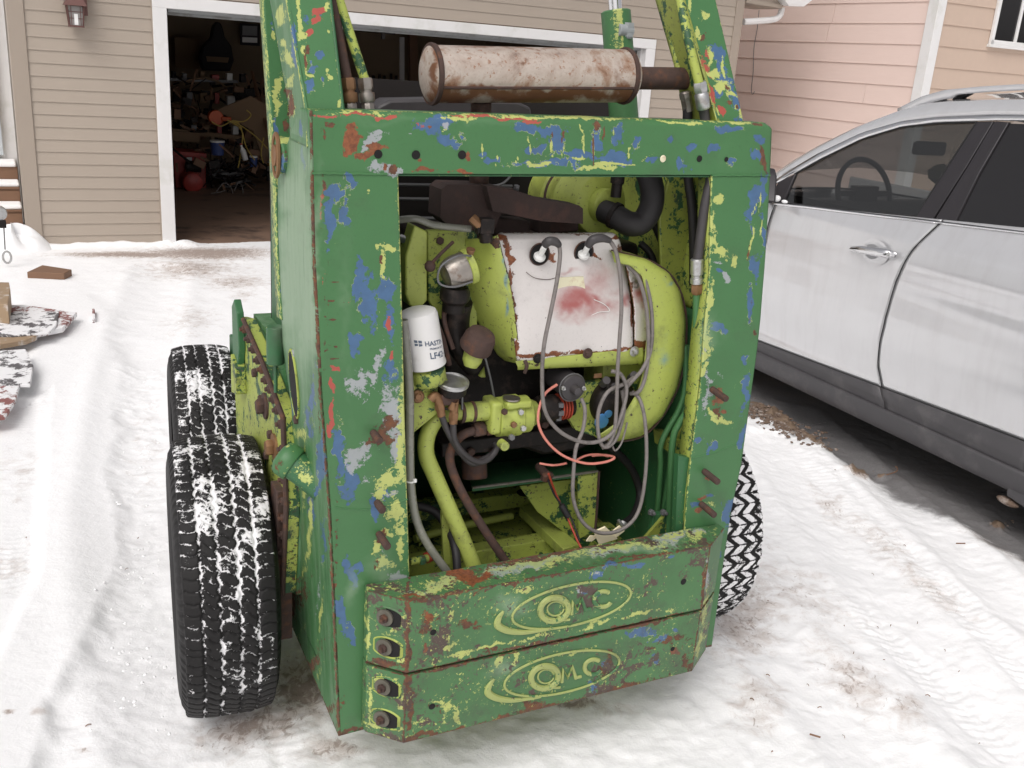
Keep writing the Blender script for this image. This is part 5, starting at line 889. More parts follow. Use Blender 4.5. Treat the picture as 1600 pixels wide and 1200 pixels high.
# fuel line to the choke block
part('fuel_line', B().tube([V_(622, 344, .20), V_(650, 342, .18), V_(680, 352, .17), (Vector(V_(735, 358, .16)))], .0085, 12), M_CLEAR, T)
part('choke_block', B().box(V_(758, 352, .12), (.034, .03, .034)).cyl(V_(744, 358, .12), V_(758, 358, .12), .012, 12).cyl(V_(758, 362, .12), V_(760, 378, .12), .016, 14), M_BLACKGREASE, T, bevel=.004)
part('choke_block_nut', B().hexb(V_(737, 340, .13), (.6, -.5, -.6), .012, .03), M_BRASS, T)
part('hose_braid', B().tube([V_(626, 372, .22), V_(640, 378, .2), V_(645, 384, .2)], .010, 10), M_STEEL, T)
# --- exhaust manifold
part('exhaust_manifold', B().tube([V_(716, 356, .27), V_(716, 325, .27), V_(740, 310, .265), V_(800, 315, .26)], [.036, .038, .036, .034], 14).prism([V_(x, y, .19) for x, y in ((760, 291), (800, 296), (850, 312), (905, 321), (911, 326), (911, 350), (850, 346), (800, 336), (770, 330))], (0, .06, 0)).prism([V_(x, y, .22) for x, y in ((690, 296), (700, 288), (775, 290), (800, 312), (780, 340), (770, 366), (745, 372), (700, 352), (688, 340))], (0, .08, 0)), M_DARKCAST, T, bevel=.01)
part('manifold_flange', B().box(V_(745, 291, .25), (.075, .05, .012)), M_RUST, T, bevel=.003)
part('manifold_leg', B().prism([V_(x, y, .25) for x, y in ((770, 340), (828, 345), (830, 372), (772, 372))], (0, .06, 0)).prism([V_(x, y, .25) for x, y in ((842, 344), (905, 344), (905, 362), (842, 366))], (0, .06, 0)), M_DARKCAST, T, bevel=.006)
part('heat_strap', B().tube([V_(770, 294, .23), V_(790, 297, .22), V_(803, 302, .22)], .0045, 6).hexb(V_(806, 298, .22), (0, -.3, 1), .008, .014), M_GREY, T)
# --- air cleaner
c0 = Vector(V_(868, 302, .52)); c1 = Vector(V_(940, 320, .30)); d4 = c1-c0; l4 = d4.length; ra = .083
AC = pp('air_cleaner', B().lathe([(ra*.8, -.03), (ra, -.015), (ra, l4*.2), (ra*1.02, l4*.21), (ra*1.02, l4*.27), (ra, l4*.28), (ra, l4*.48), (ra*1.02, l4*.49), (ra*1.02, l4*.53), (ra, l4*.54), (ra, l4-.012), (ra*.96, l4-.003), (ra*.85, l4), (.045, l4+.002), (.045, l4+.03), (.04, l4+.032)], c0, d4, 48), M_LIME, ['lime'], label='lime canister air cleaner')
part('wear_band', B().lathe([(ra*1.005, l4*.30), (ra*1.03, l4*.31), (ra*1.03, l4*.34), (ra*1.005, l4*.35)], c0, d4, 48), M_RUST, AC)
for t in (.22, .5):
    dd = d4.normalized(); q = Vector((-.2, -1, -.1)); q = (q-dd*q.dot(dd)).normalized(); part('band_clip', B().box(c0+d4*t+q*(ra+.012), (.014, .022, .03)), M_BRASS, AC, bevel=.002)
q = Vector((-.15, -.62, .75)); q = (q-dd*q.dot(dd)).normalized(); w2 = dd.cross(q)
b = B(); b.prism([c0+d4*t+(q*math.cos(s/ra)+w2*math.sin(s/ra))*(ra+.001) for t, s in ((.56, -.03), (.72, -.03), (.72, .03), (.56, .03))], q*.001); part('warning_label', b, M_RUBBER, AC)
b = B(); b.prism([c0+d4*t+(q*math.cos(s/ra)+w2*math.sin(s/ra))*(ra+.0025) for t, s in ((.60, -.026), (.68, -.026), (.68, .024), (.60, .024))], q*.001); part('label_print', b, M_STEEL, AC)
part('intake_elbow', B().tube([V_(944, 330, .26), V_(962, 338, .22), V_(985, 350, .19), V_(1005, 345, .18), (Vector(V_(1018, 320, .18))), V_(1018, 292, .19), V_(1008, 262, .21), V_(985, 240, .24)], [.030, .031, .032, .031, .031, .031, .031, .03], 20), M_RUBBER, T)
part('elbow_clamp', B().lathe([(.033, -.006), (.035, -.006), (.035, .006), (.033, .006)], V_(961, 337, .222), Vector(V_(985, 350, .19))-Vector(V_(944, 330, .26)), 24), M_BLACKGREASE, T)
part('dust_valve', B().lathe([(.014, 0), (.014, .035), (.018, .036), (.018, .055), (.015, .062), (0, .064)], V_(962, 308, .24), (0, 0, 1), 20), M_BLACKGREASE, T)
part('wire_harness', B().tube([V_(1035, 335, .30), V_(1060, 370, .28), V_(1075, 420, .25), V_(1078, 480, .25)], .014, 10), M_RUBBER, T)
part('wire_harness', B().tube([V_(1000, 380, .30), V_(1018, 400, .28), V_(1030, 450, .26)], .010, 10).tube([V_(1020, 345, .3), V_(1035, 380, .28), V_(1050, 430, .26)], .011, 10), M_RUBBER, T)
# --- counterweights
def weight(z0, z1, lab, dx, slots):
    u0, u1, v0, v1 = .055, 1.075, -.004, -.105
    def ring(z, ins=0): return [(u0, v0, z), (u0, v0-.028, z), (.128, v1, z), (.975, v1, z), (u1, v0-.028, z), (u1, v0, z)]
    # dense front/top grids so that the chipped paint can be placed
    P = [(u0, v0), (u0, v0-.028), (.128, v1), (.975, v1), (u1, v0-.028), (u1, v0)]; Pn = rsm(P, 260)
    # keep the corners sharp by snapping
    for c in P: k = np.argmin(np.hypot(*(Pn-np.array(c)).T)); Pn[k] = c
    zs = np.linspace(z0, z1, 50); front = [[(x, y, z) for x, y in Pn] for z in zs]
    mid = np.array([(x, v0) for x, y in Pn]); top = [[(x+(mx-x)*t, y+(my-y)*t, z1+.0008*math.sin(x*40)*t) for (x, y), (mx, my) in zip(Pn, mid)] for t in np.linspace(0, 1, 16)]
    bot = [[(x+(mx-x)*t, y+(my-y)*t, z0) for (x, y), (mx, my) in zip(Pn, mid)] for t in (0, .5, 1)]
    b = B().grid(front).grid(top).grid(bot); o = pp('counterweight', b, M_WEIGHT, ['weight'], label=lab); o.data.set_sharp_from_angle(angle=math.radians(30))
    a = o.data.attributes['wearA']; 
    # rust along the front edges
    co = np.array([v.co for v in o.data.vertices]); A = np.empty(len(co)*4); a.data.foreach_get('color', A); A = A.reshape(-1, 4)
    e = np.minimum(np.abs(co[:, 2]-z0), np.abs(co[:, 2]-z1)); fr = (co[:, 1] < v0-.02); ef = np.abs(co[:, 1]-np.interp(co[:, 0], [u0, .128, .975, u1], [v0-.028, v1, v1, v0-.028])); A[:, 2] = np.maximum(A[:, 2], .62*np.exp(-(e+ef)/.005)); e2 = np.minimum(np.abs(co[:, 0]-.128), np.abs(co[:, 0]-.975)); A[:, 2] = np.maximum(A[:, 2], .75*np.exp(-e2/.005)*(co[:, 1] < -.08)); a.data.foreach_set('color', A.ravel())
    # slots with bolts on the slanted end
    n_ = Vector((-(v1-v0+.028), -(.128-u0), 0)); n_ = Vector((-.077, -.073, 0)).normalized(); tdir = Vector((.073, -.077, 0)).normalized()
    for k, (zc) in enumerate(slots):
        c = Vector(((u0+.128)/2+.002, (v0-.028+v1)/2, zc)); el = lambda s, dd, w=.036, h=.026: [c+n_*dd+tdir*(w*s*max(-1, min(1, 1.25*math.cos(t))))+Vector((0, 0, h*s*math.sin(t))) for t in np.linspace(0, 2*math.pi, 30)[:-1]]
        rs = [el(1.12, .001), el(1.0, .0035), el(.88, .0012)]
        so = pp('mounting_slot', B().add(sum(rs, []), [(i*29+j, i*29+(j+1) % 29, (i+1)*29+(j+1) % 29, (i+1)*29+j) for i in range(2) for j in range(29)]), M_LIMEG if k+dx else M_WEIGHT, ['weight'], o)
        part('slot_hole', B().add(el(.9, .0016), [tuple(range(29))]), M_HOLE, so)
        wc = c-tdir*.008; part('washer', B().lathe([(.021, .002), (.021, .007), (.012, .0075)], wc, n_, 18), M_GRIMY, so)
        part('slot_bolt', B().hexb(wc+n_*.006, n_, .011, .010, .008), M_RUST, so)
    return o
W1 = weight(.4205, .6125, 'upper counterweight with raised oval emblem and scuffed grey top edge', 0, (.555, .475))
W2 = weight(.222, .412, 'lower counterweight with raised oval emblem and rust along its bottom', 1, (.365, .275))
def emblem(W, dx, dy, k=1.):
    def e(x, y): return V_(x+dx, y+dy, -.1065)
    def el(cx, cy, rx, ry, an, a0=0, a1=360, n=40):
        a = math.radians(an); return [e(cx+k*(rx*math.cos(t)*math.cos(a)-ry*math.sin(t)*math.sin(a)), cy+k*(rx*math.cos(t)*math.sin(a)+ry*math.sin(t)*math.cos(a))) for t in np.radians(np.linspace(a0, a1, n))]
    nr = (0, -1, 0); E_ = []
    def rib(pts, r, closed=False, sm=True): return pp('emblem_line', B().tube(pts, r, 8, closed=closed, smooth=sm, flat=.8, nrm=nr), M_EMB, [], W)
    rib(el(893, 946, 95, 31, -13)[:-1], .0034, True, False)
    rib([e(*p) for p in ((787, 955), (779, 966), (778, 977), (792, 985), (815, 988), (838, 986), (860, 983))], [.003, .008, .010, .009, .007, .005, .003])
    rib(el(866, 952, 22, 18, -12)[:-1], .0085, True, False)
    rib(el(868, 951, 13, 11, -12)[:-1], .0025, True, False)
    rib([e(*p) for p in ((872, 962), (880, 968), (890, 968))], .004)
    rib([e(*p) for p in ((893, 960), (895, 939), (902, 953), (909, 935), (915, 954))], .0052, sm=False)
    rib([e(*p) for p in ((914, 953), (923, 951))], .0045, sm=False)
    rib(el(942, 935, 13, 11, -12, 310, 50, 22) if 0 else el(942, 936, 14, 12, -12, 40, 320, 26), .0060)
M_EMB = paint('emblem_lime_paint', base=(.34, .39, .13), chip=(.45, 0), yl=(.07, .20, .08), extra=0, grime=.5, patch=((.05, .15, .055), .55))
emblem(W1, 0, 0); emblem(W2, -15, 106, .97)
for x, y, r in ((677, 988, .008), (675, 1104, .0085), (1068, 909, .009), (1051, 1014, .007)): part('drilled_hole', B().lathe([(r, 0), (r*.9, .0006), (0, .0007)], V_(x, y, -.1058), (0, -1, 0), 16), M_HOLE, W1 if y in (988, 909) else W2)
part('weight_spacer', B().b2((.14, -.085, .408), (.96, -.01, .424)), M_RUST, T)
# paper scrap lying on the sill
PAP = part('paper_scrap', B().prism([V_(x, y, .05) for x, y in ((928, 832), (946, 824), (965, 842), (936, 851))], (0, .004, .002)).prism([V_(x, y, .055) for x, y in ((950, 836), (968, 822), (976, 830), (960, 842))], (0, .002, .002)).prism([V_(x, y, .055) for x, y in ((916, 846), (922, 838), (935, 838), (925, 846))], (0, .002, .002)), M_PAPER)
PAP.location = LO.O; PAP.rotation_euler = (0, 0, LO.yaw); tag(PAP, 'torn scrap of cream paper lying in the engine bay above the upper counterweight', 'paper')

# ------------------------------------------------------------------ wheels
def tyre_mesh(name, R=.375, W=.222, seed=1, kind='rib', NA=760):
    prof = []   # (x across, r, tread coordinate or nan)
    for t in np.linspace(0, 1, 10): a = t*math.pi*.5; prof.append((-W*.5-.012*math.sin(t*math.pi)+.012*t*t, R-.125+t*.105, np.nan))
    M = 76
    for s in np.linspace(-1, 1, M): prof.append((s*(W/2-.006), R-.012*abs(s)**3.2-.004*(abs(s) > .985), s))
    for t in np.linspace(1, 0, 10): prof.append((W*.5+.012*math.sin(t*math.pi)-.012*t*t, R-.125+t*.105, np.nan))
    prof = np.array(prof); th = np.linspace(0, 2*math.pi, NA, endpoint=False); s = prof[:, 2]; S, TH = np.meshgrid(s, th); tread = ~np.isnan(S); S0 = np.where(tread, S, 2)
    g = np.zeros(S0.shape)
    def smooth(d, w): return np.clip((w-np.abs(d))/(w*.45), 0, 1)
    arc = TH*R
    if kind == 'rib':
        for c, w, zz in ((-.60, .045, .018), (-.22, .05, .03), (.20, .05, .03), (.58, .045, .018)):
            g = np.maximum(g, smooth(S0-c-zz*np.sin(arc*2*math.pi/.032), w))
        pitch = .030
        for lo, hi, ph, slant, amp in ((-1.05, -.60, .0, .2, .1), (-.60, -.22, .3, .5, .25), (-.22, .20, .6, -.5, .25), (.20, .58, .1, .5, .25), (.58, 1.05, .5, -.2, .1)):
            q = (arc/pitch+ph+slant*S0+amp*np.sin(S0*14)) % 1.; q = np.minimum(q, 1-q)*pitch; m = (S0 > lo) & (S0 < hi)
            g = np.maximum(g, np.where(m, smooth(q, .0024)*.85, 0))
    else:
        per = .062; tri = np.abs(((arc/per) % 1)*2-1)*2-1
        for c in (-.70, -.24, .24, .70): g = np.maximum(g, smooth(S0-c-.19*tri, .095))
        q = (arc/(per/2)) % 1; q = np.minimum(q, 1-q)*per/2; g = np.maximum(g, np.where(np.abs(S0) > .72, smooth(q, .004), 0)); g = np.maximum(g, smooth(q, .0015)*.5)
    g = np.where(tread, g, 0); r = prof[:, 1][None, :]-.0065*g
    lug = np.where(~tread & (prof[:, 1][None, :] > R-.05), .003*((arc/.03) % 1 > .5), 0); r = r+0*lug
    x = np.broadcast_to(prof[:, 0][None, :], r.shape)+lug*np.sign(prof[:, 0])[None, :]
    # packed snow
    rr = np.random.default_rng(seed); clump = np.zeros(S0.shape); 
    top = np.sin(TH)     # 1 at the top of the wheel
    back = -np.cos(TH)   # 1 at the rear of the wheel
    # patches: the top of the wheel is whiter, and a few lumps cling to the rear
    for _ in range(150 if kind == 'rib' else 60):
        tc = rr.uniform(0, 2*math.pi); sc = rr.uniform(-.95, .9); wv = rr.uniform(.008, .034); d2 = ((np.angle(np.exp(1j*(TH-tc)))*R/wv)**2+((S0-sc)*W/2/(wv*rr.uniform(.5, 1)))**2); clump = np.maximum(clump, rr.uniform(.25, .55)*np.exp(-d2))
    env = .48*g
    bias = np.where(tread, env*0, 0)
    bias = bias+np.clip((top-.35)/.5, 0, 1)*.34*tread+clump*tread+(-.05)
    if kind != 'rib': bias = np.where(tread, .16-g*.85, -.2); g = 1-g
    bias = np.where(tread, bias, -.6)
    lump = np.clip(clump-.3, 0, 1)*.012; r = r+lump*tread
    n, m = r.shape; V = np.stack([x, -r*np.cos(TH)*-1*-1, r*np.sin(TH)], -1).reshape(-1, 3)
    idx = np.arange(n*m).reshape(n, m); nx = np.roll(idx, -1, 0); Fc = np.stack([idx[:, :-1], idx[:, 1:], nx[:, 1:], nx[:, :-1]], -1).reshape(-1, 4)
    me = bpy.data.meshes.new(name); me.vertices.add(len(V)); me.vertices.foreach_set('co', V.ravel()); me.loops.add(Fc.size); me.loops.foreach_set('vertex_index', Fc.ravel()); me.polygons.add(len(Fc)); me.polygons.foreach_set('loop_start', np.arange(0, Fc.size, 4)); me.polygons.foreach_set('loop_total', np.full(len(Fc), 4)); me.update()
    me.polygons.foreach_set('use_smooth', [True]*len(Fc))
    a = me.attributes.new('snow', 'FLOAT_COLOR', 'POINT'); a.data.foreach_set('color', np.stack([g.ravel(), bias.ravel(), bias.ravel()*0, np.ones(n*m)], -1).ravel())
    me.materials.append(M_TYRE); return me
tm_rib = tyre_mesh('tyre_rib', seed=3, R=.385, W=.235); tm_rib2 = tyre_mesh('tyre_rib2', seed=8, W=.205, R=.385); tm_zig = tyre_mesh('tyre_zigzag', seed=5, kind='zig')
rimb = B().lathe([(.255, -.09), (.26, -.085), (.235, -.07), (.20, -.05), (.19, .0), (.12, .03), (.11, .045), (.0, .046)], (0, 0, 0), (-1, 0, 0), 40)
rim_me = mk_mesh('rim', rimb, M_BLACKGREASE)
tf = B().lathe([(.255, -.09), (.25, 0), (.255, .09)], (0, 0, 0), (-1, 0, 0), 40)
for u_, v_, me, lab in ((-.182, .57, tm_rib, 'rear wheel beside the filler cap, road tyre caked with snow'), (-.085, 1.45, tm_rib2, 'front wheel with snow packed in its tread ribs'), (1.285, .50, tm_zig, 'wheel on the car side with zigzag tread full of snow'), (1.30, 1.30, tm_zig, 'front wheel on the car side, mostly hidden')):
    w = bpy.data.objects.new('wheel', rim_me); COL.objects.link(w); w.parent = T; w.location = (u_, v_, .38); w['label'] = lab
    w.rotation_euler = (0, 0, math.radians(-5 if u_ < 0 else 0))
    t_ = part('tyre', me, M_TYRE, w); part('rim_barrel', tf, M_BLACKGREASE, w)
    for k in range(6): part('lug_nut', B().hexb((-.045*(1 if u_ < 0 else -1), .07*math.cos(k*math.pi/3), .07*math.sin(k*math.pi/3)), (-1 if u_ < 0 else 1, 0, 0), .011, .015), M_RUST, w)
    part('hub', B().cyl((0, 0, 0), (.17*(1 if u_ < 0 else -1), 0, 0), .05, 16), M_RUST, w)

# ================================================================== THE GARAGE
G_ = thing('garage', 'beige vinyl sided garage with a wide open door and white trim', 'garage', GA)
def gp(name, b, mat, **k): return part(name, b, mat, k.pop('parent', G_), **k)
Z0, DZ = .0755, .1016
_pl = {}
def siding(u0, u1, k, mat=M_BEIGE, parent=None, dz=DZ, z0=Z0, prefix='g', clip=None):
    key = (prefix, round(u1-u0, 3), clip)
    if key not in _pl:
        L = u1-u0; h = dz+.012 if clip is None else clip
        sec = [(-.003, h), (-.0105, .008), (-.0115, .005), (-.0115, .0), (-.002, .0), (-.002, h)]
        b = B(); n = len(sec); b.add([(0, y, z) for y, z in sec]+[(L, y, z) for y, z in sec], [(i, (i+1) % n, n+(i+1) % n, n+i) for i in range(n)]+[tuple(range(n-1, -1, -1)), tuple(range(n, 2*n))]); _pl[key] = mk_mesh('siding_plank', b, mat, False)
    o = bpy.data.objects.new('siding_plank', _pl[key]); COL.objects.link(o); o.parent = parent or G_; o.location = (u0, 0, z0+k*dz); return o
for k in range(-1, 32): siding(.255, 1.245, k)
for k in range(20, 32): siding(1.245, 6.375, k)
for k in range(-1, 21): siding(6.375, 7.42, k)
for k in range(21, 32): siding(6.375, 7.42, k)
gp('wall', B().b2((.14, .0, -.1), (1.345, .12, 3.4)).b2((1.345, .0, 2.03), (6.275, .12, 3.4)).b2((6.275, 0, -.1), (7.51, .12, 3.4)), M_PLY)
gp('corner_post', B().b2((.13, -.022, -.02), (.258, .10, 3.4)), M_BEIGETRIM, bevel=.004); gp('corner_post', B().b2((7.40, -.022, -.02), (7.51, .10, 3.4)), M_BEIGETRIM, bevel=.004)
gp('door_trim', B().b2((1.235, -.026, -.03), (1.352, .10, 2.0)), M_WTRIM, bevel=.004)
gp('door_trim', B().b2((6.262, -.026, -.03), (6.38, .10, 2.0)), M_WTRIM, bevel=.004)
gp('door_trim', B().b2((1.235, -.026, 2.0), (6.38, .10, 2.098)), M_WTRIM, bevel=.004, label='long white header trim above the door opening')
gp('edge_channel', B().b2((1.225, -.018, -.03), (1.236, .02, 2.1)), M_BEIGETRIM); gp('edge_channel', B().b2((6.379, -.018, -.03), (6.39, .02, 2.1)), M_BEIGETRIM)
gp('door_stop', B().b2((1.352, .08, -.03), (1.362, .12, 2.0)), M_WTRIM); gp('door_stop', B().b2((6.24, .05, -.03), (6.262, .12, 2.0)), M_WTRIM); gp('door_stop', B().b2((1.375, .05, 1.975), (6.24, .12, 2.0)), M_GREYSTEEL)
gp('overhead_door', B().b2((1.36, .14, 1.95), (6.25, .19, 2.02)).b2((1.36, .19, 2.04), (6.25, 2.6, 2.08)), M_GREYSTEEL, bevel=.004)
gp('door_pull', B().box((3.35, .16, 1.92), (.03, .04, .06)).box((3.40, .16, 1.945), (.14, .03, .012)), M_BLACKGREASE)
for x in (6.2,): gp('door_track', B().b2((x-.02, .14, 0), (x+.02, .18, 2.1)), M_GREYSTEEL)
gp('inner_wall', B().b2((.21, 6.4, -.1), (7.44, 6.5, 2.7)).b2((.205, .125, -.1), (.25, 6.4, 2.7)).b2((7.40, .125, -.1), (7.445, 6.4, 2.7)), M_PLY)
gp('ceiling', B().b2((.21, .125, 2.6), (7.44, 6.5, 2.7)), M_PLY)
gp('concrete_floor', B().b2((.21, .02, -.2), (7.44, 6.4, -.018)), M_FLOOR)
gp('roof', B().prism([(-.4, -.45, 3.35), (7.9, -.45, 3.35), (7.9, 3.2, 5.2), (-.4, 3.2, 5.2)], (0, 0, .12)).prism([(-.4, 6.9, 3.35), (7.9, 6.9, 3.35), (7.9, 3.2, 5.2), (-.4, 3.2, 5.2)], (0, 0, .12)), M_GREYSTEEL)
gp('side_wall', B().b2((.14, .12, -.1), (.2, 6.5, 3.4)), M_BEIGE); gp('side_wall', B().b2((7.45, .12, -.1), (7.505, 6.5, 3.4)), M_BEIGE)
# low eave return with its gutter at the right corner
cz = 2.50
e0 = GA.v(1160, 12, 0)
gp('soffit', B().prism([GA.v(x, y, .02) for x, y in ((1164, 5), (1166, -40), (1240, -40), (1222, 14))], (0, .5, 0)), M_BEIGETRIM, bevel=.003)
gp('fascia', B().prism([GA.v(x, y, -.02) for x, y in ((1166, 4), (1222, 13), (1222, 8), (1168, -3))], (0, .03, 0)), M_BEIGETRIM)
gp('gutter', B().prism([GA.v(x, y, -.10) for x, y in ((1205, -30), (1232, 8), (1256, 9), (1271, -2), (1271, -40))], (0, .5, 0)), M_WTRIM, bevel=.004)
gp('gutter_lip', B().tube([GA.v(x, y, -.11) for x, y in ((1232, 9), (1256, 9.5), (1272, -3))], .006, 6, smooth=False), M_WTRIM)
gp('downspout', B().tube([GA.v(x, y, .05) for x, y in ((1222, 12), (1218, 25), (1205, 31), (1162, 34))], .035, 8), M_WTRIM)

# wall lantern
LN = thing('wall_lantern', 'small copper carriage lantern on the beige siding left of the open garage door', 'lantern', GA)
def lp(x, y, v=-.10): return Vector(GA.v(x, y, v))
c = lp(119, 40, -.11); s_ = (lp(131, 40, -.11)-lp(107, 40, -.11)).length
w_ = s_*.5
bz, tz = lp(119, 41, -.11).z, lp(119, 9, -.11).z
for x in (-1, 1):
    for y in (-1, 1): part('frame_bar', B().tube([c*1+Vector((x*w_*.85, y*w_*.85, bz-c.z)), c+Vector((x*w_*1.1, y*w_*1.1, tz-c.z))], .006, 6, smooth=False), M_COPPER, LN)
hh = tz-bz; cc = Vector((c.x, c.y, bz))
part('base_plate', B().box(cc, (w_*2, w_*2, .014)), M_COPPER, LN); part('roof_cap', B().add([cc+Vector((a*w_*1.5, b_*w_*1.5, hh)) for a, b_ in ((-1, -1), (1, -1), (1, 1), (-1, 1))]+[cc+Vector((a*w_*.7, b_*w_*.7, hh+.09)) for a, b_ in ((-1, -1), (1, -1), (1, 1), (-1, 1))], [(3, 2, 1, 0), (4, 5, 6, 7), (0, 1, 5, 4), (1, 2, 6, 5), (2, 3, 7, 6), (3, 0, 4, 7)]), M_COPPER, LN)
part('glass_pane', B().box(cc+Vector((0, 0, hh/2)), (w_*1.75, w_*1.75, hh*.94)), M_LGLASS, LN)
part('bulb', B().b2(tuple(cc+Vector((-.014, -w_*.9-.002, .01))), tuple(cc+Vector((.014, -w_*.88, hh*.6)))), M_DIRTWHITE, LN)
for t in (.38, .7): part('glazing_bar', B().box(cc+Vector((0, 0, hh*t)), (w_*1.86, w_*1.86, .005)), M_COPPER, LN)
for t in (-.3, .3): part('glazing_bar', B().box(cc+Vector((t*w_*2, 0, hh*.5)), (.005, w_*1.86, hh*.95)), M_COPPER, LN)
part('wall_bracket', B().b2(tuple(cc+Vector((w_*.9, -.02, hh*.55))), (c.x+w_*1.6, -.015, bz+hh+.2)), M_COPPER, LN)

# --- what stands in the garage
def gt(name, label, cat, group=None): return thing(name, label, cat, GA, group=group)
def Gv(x, y, v): return Vector(GA.v(x, y, v))
def slab(pix, v, d): return B().prism([Gv(x, y, v) for x, y in pix], (0, d, 0))
t = gt('workbench', 'dark cluttered workbench along the garage wall', 'workbench')
part('bench_top', slab([(262, 200), (400, 215), (400, 221), (262, 207)], 4.0, .7), M_CARD, t); part('shelf', slab([(262, 122), (372, 126), (372, 130), (262, 126)], 4.6, .35), M_GREY, t); part('drawer_front', slab([(268, 205), (312, 208), (312, 222), (268, 220)], 3.95, .05), M_CARD, t)
for x in (266, 330, 396): part('leg', slab([(x, 212), (x+5, 212), (x+5, 262), (x, 262)], 4.05, .08), M_PLY, t)
t = gt('red_toolbox', 'red metal box under the bench beside the round red tank', 'toolbox'); part('body', slab([(271, 242), (322, 246), (322, 300), (275, 300)], 3.6, .4), M_RED, t, bevel=.01); part('lid', slab([(270, 236), (323, 240), (323, 247), (270, 243)], 3.58, .43), M_RED, t, bevel=.005); part('latch', slab([(292, 246), (300, 246), (300, 252), (292, 252)], 3.56, .03), M_STEEL, t)
t = gt('air_compressor', 'red air compressor with a round tank on the garage floor', 'compressor')
c = Gv(302, 286, 3.3); part('tank', B().lathe([(0, -.02), (.07, -.015), (.115, .01), (.125, .06), (.125, .5), (.1, .55), (0, .56)], c, (0, 1, 0), 28), M_RED, t); part('motor', B().cyl(c+Vector((-.06, .15, .18)), c+Vector((.12, .15, .18)), .07, 16), M_BLACKGREASE, t); part('foot', B().box(c+Vector((0, .1, -.14)), (.18, .05, .03)), M_BLACKGREASE, t)
t = gt('hanging_seat_cover', 'dark bottle shaped cover hanging on the back garage wall', 'cover')
part('cover_body', B().prism([Gv(x, y, 5.6) for x, y in ((330, 60), (334, 40), (340, 33), (347, 38), (352, 58), (362, 72), (366, 95), (360, 112), (318, 110), (312, 92), (318, 72))], (0, .18, 0)), M_BLACKT, t, bevel=.03); part('cover_panel', slab([(322, 88), (358, 90), (356, 98), (324, 96)], 5.58, .04), M_CARD, t)
t = gt('framed_picture', 'framed picture on the back wall beside the dark hanging cover', 'picture'); part('frame', slab([(375, 36), (406, 38), (406, 72), (376, 70)], 6.1, .03), M_BLACKT, t); part('print', slab([(379, 40), (402, 41), (402, 56), (379, 55)], 6.08, .02), M_GREY, t); part('mount', slab([(379, 58), (402, 59), (402, 67), (379, 66)], 6.08, .02), M_DIRTWHITE, t)
t = gt('wall_poster', 'tan sheet of paper pinned to the dark back wall', 'poster'); part('sheet', slab([(273, 58), (311, 61), (311, 108), (274, 106)], 6.1, .01), M_CARD, t)
t = gt('cardboard_sheet', 'big slanted piece of cardboard leaning among the clutter', 'cardboard'); part('sheet', slab([(338, 172), (392, 150), (418, 165), (424, 232), (412, 250), (396, 205)], 3.7, .03), M_CARD, t)
t = gt('leaning_plank', 'long reddish plank leaning against the bench', 'plank'); part('board', B().tube([Gv(394, 112, 4.3), Gv(430, 250, 3.2)], .022, 4, smooth=False), M_BROWNWOOD, t)
t = gt('leaning_plank', 'second thin plank leaning right of the cardboard sheet', 'plank'); part('board', B().tube([Gv(398, 135, 4.2), Gv(428, 220, 3.4)], .018, 4, smooth=False), M_BROWNWOOD, t)
t = gt('cord_reel', 'orange cord reel sitting on the clutter in the garage', 'reel'); c = Gv(338, 184, 3.5); part('drum', B().cyl(c, c+Vector((0, .12, 0)), .09, 18), M_ORANGE, t); part('handle', B().box(c+Vector((.12, 0, -.01)), (.12, .05, .05)), M_ORANGE, t, bevel=.01)
t = gt('yellow_cords', 'tangle of yellow extension cord hanging in the garage', 'cord')
for P_ in (((330, 190), (345, 197), (362, 190), (375, 196), (385, 230), (398, 250)), ((355, 188), (372, 194), (398, 212), (418, 232)), ((360, 190), (378, 205), (376, 240), (372, 262)), ((385, 172), (392, 180), (380, 190), (362, 188)), ((412, 215), (408, 240), (412, 255))): part('cord', B().tube([Gv(x, y, 3.35) for x, y in P_], .008, 6), M_YCORD, t)
for k, (x, y, w, h, mt, lb) in enumerate(((333, 222, 14, 20, M_BLUEP, 'blue and white bucket under the yellow cords'), (392, 246, 8, 14, M_BLUEP, 'small blue jug beside a white bottle'),)):
    t = gt('bucket', lb, 'bucket'); c = Gv(x+w/2, y+h, 3.45); r = (Gv(x+w, y, 3.45)-Gv(x, y, 3.45)).length*.8; H_ = (Gv(x, y, 3.45)-Gv(x, y+h, 3.45)).length
    part('pail', B().lathe([(r*.85, 0), (r, H_), (r*.92, H_), (r*.8, .02)], c, (0, 0, 1), 18), mt, t); part('lid', B().lathe([(r*1.05, H_), (r*1.05, H_+.02), (0, H_+.025)], c, (0, 0, 1), 18), M_DIRTWHITE, t)
t = gt('white_bottle', 'white bottle tilted beside the blue jug', 'bottle'); c = Gv(384, 250, 3.3); part('bottle', B().lathe([(.03, 0), (.034, .02), (.034, .12), (.014, .16), (.014, .19)], c, (-.3, 0, 1), 14), M_DIRTWHITE, t); part('cap', B().lathe([(.016, .19), (.016, .21)], c, (-.3, 0, 1), 12), M_RED, t)
t = gt('metal_can', 'shiny metal can on the floor by the loader tower', 'can'); c = Gv(425, 268, 3.3); part('can_body', B().cyl(c, c+Vector((0, 0, .13)), .06, 18), M_STEEL, t); part('can_band', B().lathe([(.062, .07), (.062, .11)], c, (0, 0, 1), 18), M_BRASS, t)
t = gt('cable_heap', 'dark heap of cables and hoses on the garage floor', 'cables')
rr = np.random.default_rng(5)
